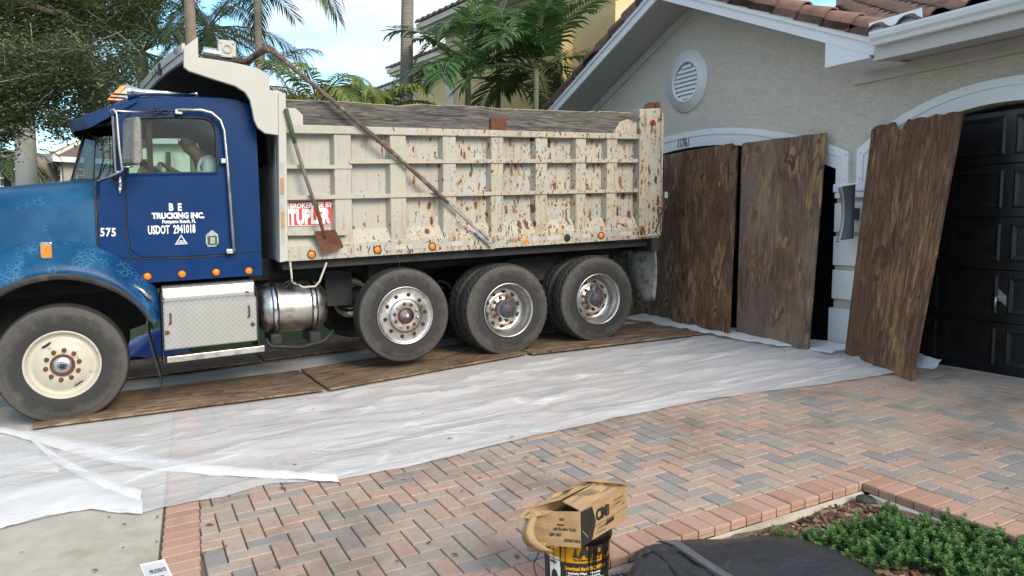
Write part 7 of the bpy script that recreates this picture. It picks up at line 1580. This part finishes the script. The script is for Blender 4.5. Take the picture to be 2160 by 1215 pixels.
for (x0, x1, y, axx) in ((.55, 1.25, 0, 0), (.4, 1.0, 0, 1), (2.6, 3.3, 0, 1)):
    b = MB(); (hbox(b, O4, exG, eyG, x0, x1, -.06, -.002, zg - 1.3, zg - .4) if axx == 0 else hbox(b, O4, exG, eyG, -.06, -.002, x0, x1, zg - 1.3, zg - .3)); f_ = b.build('window', MT['white_trim'], GH)
    b = MB()
    for i in range(2):
        for j in range(3):
            u0, u1 = x0 + .06 + (x1 - x0 - .1) * i / 2, x0 + .03 + (x1 - x0 - .1) * (i + 1) / 2; z0, z1 = zg - 1.26 + .28 * j, zg - 1.02 + .28 * j
            hbox(b, O4, exG, eyG, u0, u1, -.066, -.061, z0, z1) if axx == 0 else hbox(b, O4, exG, eyG, -.066, -.061, u0, u1, z0, z1)
    b.build('pane', MT['window_dark'], f_)
# trellis window at the far left edge
O5 = PD(24, 360, 36); b = MB()
TR = empty('cottage', (O5.x, O5.y, -.5), 'white-windowed house front half hidden at the left edge', 'house')
b = MB(); hbox(b, O5, RT, _f, -4, .3, .1, 6, -.6, 5.0); b.build('wall', MT['tan_stucco'], TR)
b = MB(); hbox(b, O5, RT, _f, -.6, .3, .0, .08, 1.2, 4.6); f_ = b.build('window', MT['white_trim'], TR); b = MB()
for i in range(3):
    for j in range(8): hbox(b, O5, RT, _f, -.55 + i * .29, -.30 + i * .29, -.012, -.002, 1.3 + j * .4, 1.62 + j * .4)
b.build('pane', MT['window_dark'], f_)
# pale house seen through the cab windows
O6 = PD(300, 350, 30); PH = empty('pale_house', (O6.x, O6.y, -.5), 'pale house front seen through the truck cab windows', 'house')
b = MB(); hbox(b, O6, RT, _f, -1.0, 3.8, .3, 6, -.6, 4.9); b.build('wall', MT['pale_stucco'], PH)
b = MB(); hbox(b, O6, RT, _f, -1.3, 4.1, -.1, .28, 4.6, 4.9); hbox(b, O6, RT, _f, 1.2, 2.2, .2, .29, 1.0, 4.2); b.build('trim', MT['white_trim'], PH)
b = MB(); hbox(b, O6, RT, _f, 1.3, 2.1, .17, .198, 1.0, 4.1); b.build('shutter', MT['pale_stucco'], PH)
b = MB(); hbox(b, O6, RT, _f, .9, 1.05, .1, .2, 1, 4.3); hbox(b, O6, RT, _f, -.1, .02, .1, .2, 1, 4.5); b.build('downpipe', MT['navy_plastic'], PH)
b = MB(); tile_rows(b, O6, RT, _f, -.2, .95, -.8, 2.7, 5, .2, .2); b.build('porch_roof', MT['brown_roof'], PH)
b = MB(); tile_rows(b, O6, RT, _f, -1.3, 4.1, -.1, 4.9, 8); b.build('roof', MT['brown_roof'], PH)
# hedge and far trees as masses
def mass(name, label, pts, n, size, mat, thick, seed):
    r_ = random.Random(seed); b = MB()
    for k in range(n):
        (x0, y0, h0), (x1, y1, h1) = r_.choice(list(zip(pts, pts[1:]))); t = r_.random(); x, y, h = x0 + (x1 - x0) * t, y0 + (y1 - y0) * t, h0 + (h1 - h0) * t
        hh = h * (.72 + .28 * mnoise.noise((x * .5, y * .5, seed)) + .25 * mnoise.noise((x * .15, y * .15, seed))); p = Vector((x + r_.gauss(0, thick), y + r_.gauss(0, thick), -.4 + (hh + .4) * r_.random() ** .6)); a = r_.uniform(0, 6.28)
        l_ = Vector((math.cos(a), math.sin(a), r_.uniform(-.8, .8))) * size * r_.uniform(.6, 1.3); s = l_.cross(Vector((r_.uniform(-1, 1), r_.uniform(-1, 1), .6))).normalized() * size * .45; b.poly([p - l_, p + s, p + l_, p - s])
    return setp(b.build(name, mat), label, kind='stuff')
mass('hedge', 'low green hedge on the lawn beyond the truck', [(-15.5, -7, 1.1), (-15.2, -3, 1.2), (-15.0, 2, 1.3)], 14000, .07, MT['oak_leaf'], .35, 3)
mass('far_trees', 'far green trees behind the neighbouring houses', [(-66, -30, 6), (-64, -12, 7.5), (-58, 6, 6.5), (-52, 24, 6)], 16000, .42, MT['palm_leaf_grey'], 2.2, 5)
b = MB(); b.grid(lambda u, v: (-11.1 - 1.3 * v, -8.6 + 2.1 * u, gz(0, -7.5) + .06 + .34 * math.sin(math.pi * min(1, v * 1.3)) * (.6 + .4 * math.sin(u * 9)) + .05 * mnoise.noise((u * 8, v * 6, 1))), 30, 20); setp(b.build('blue_tarp', MT['blue_tarp'], smooth=True), 'crumpled blue tarpaulin on the far side behind the front wheel', 'tarpaulin')
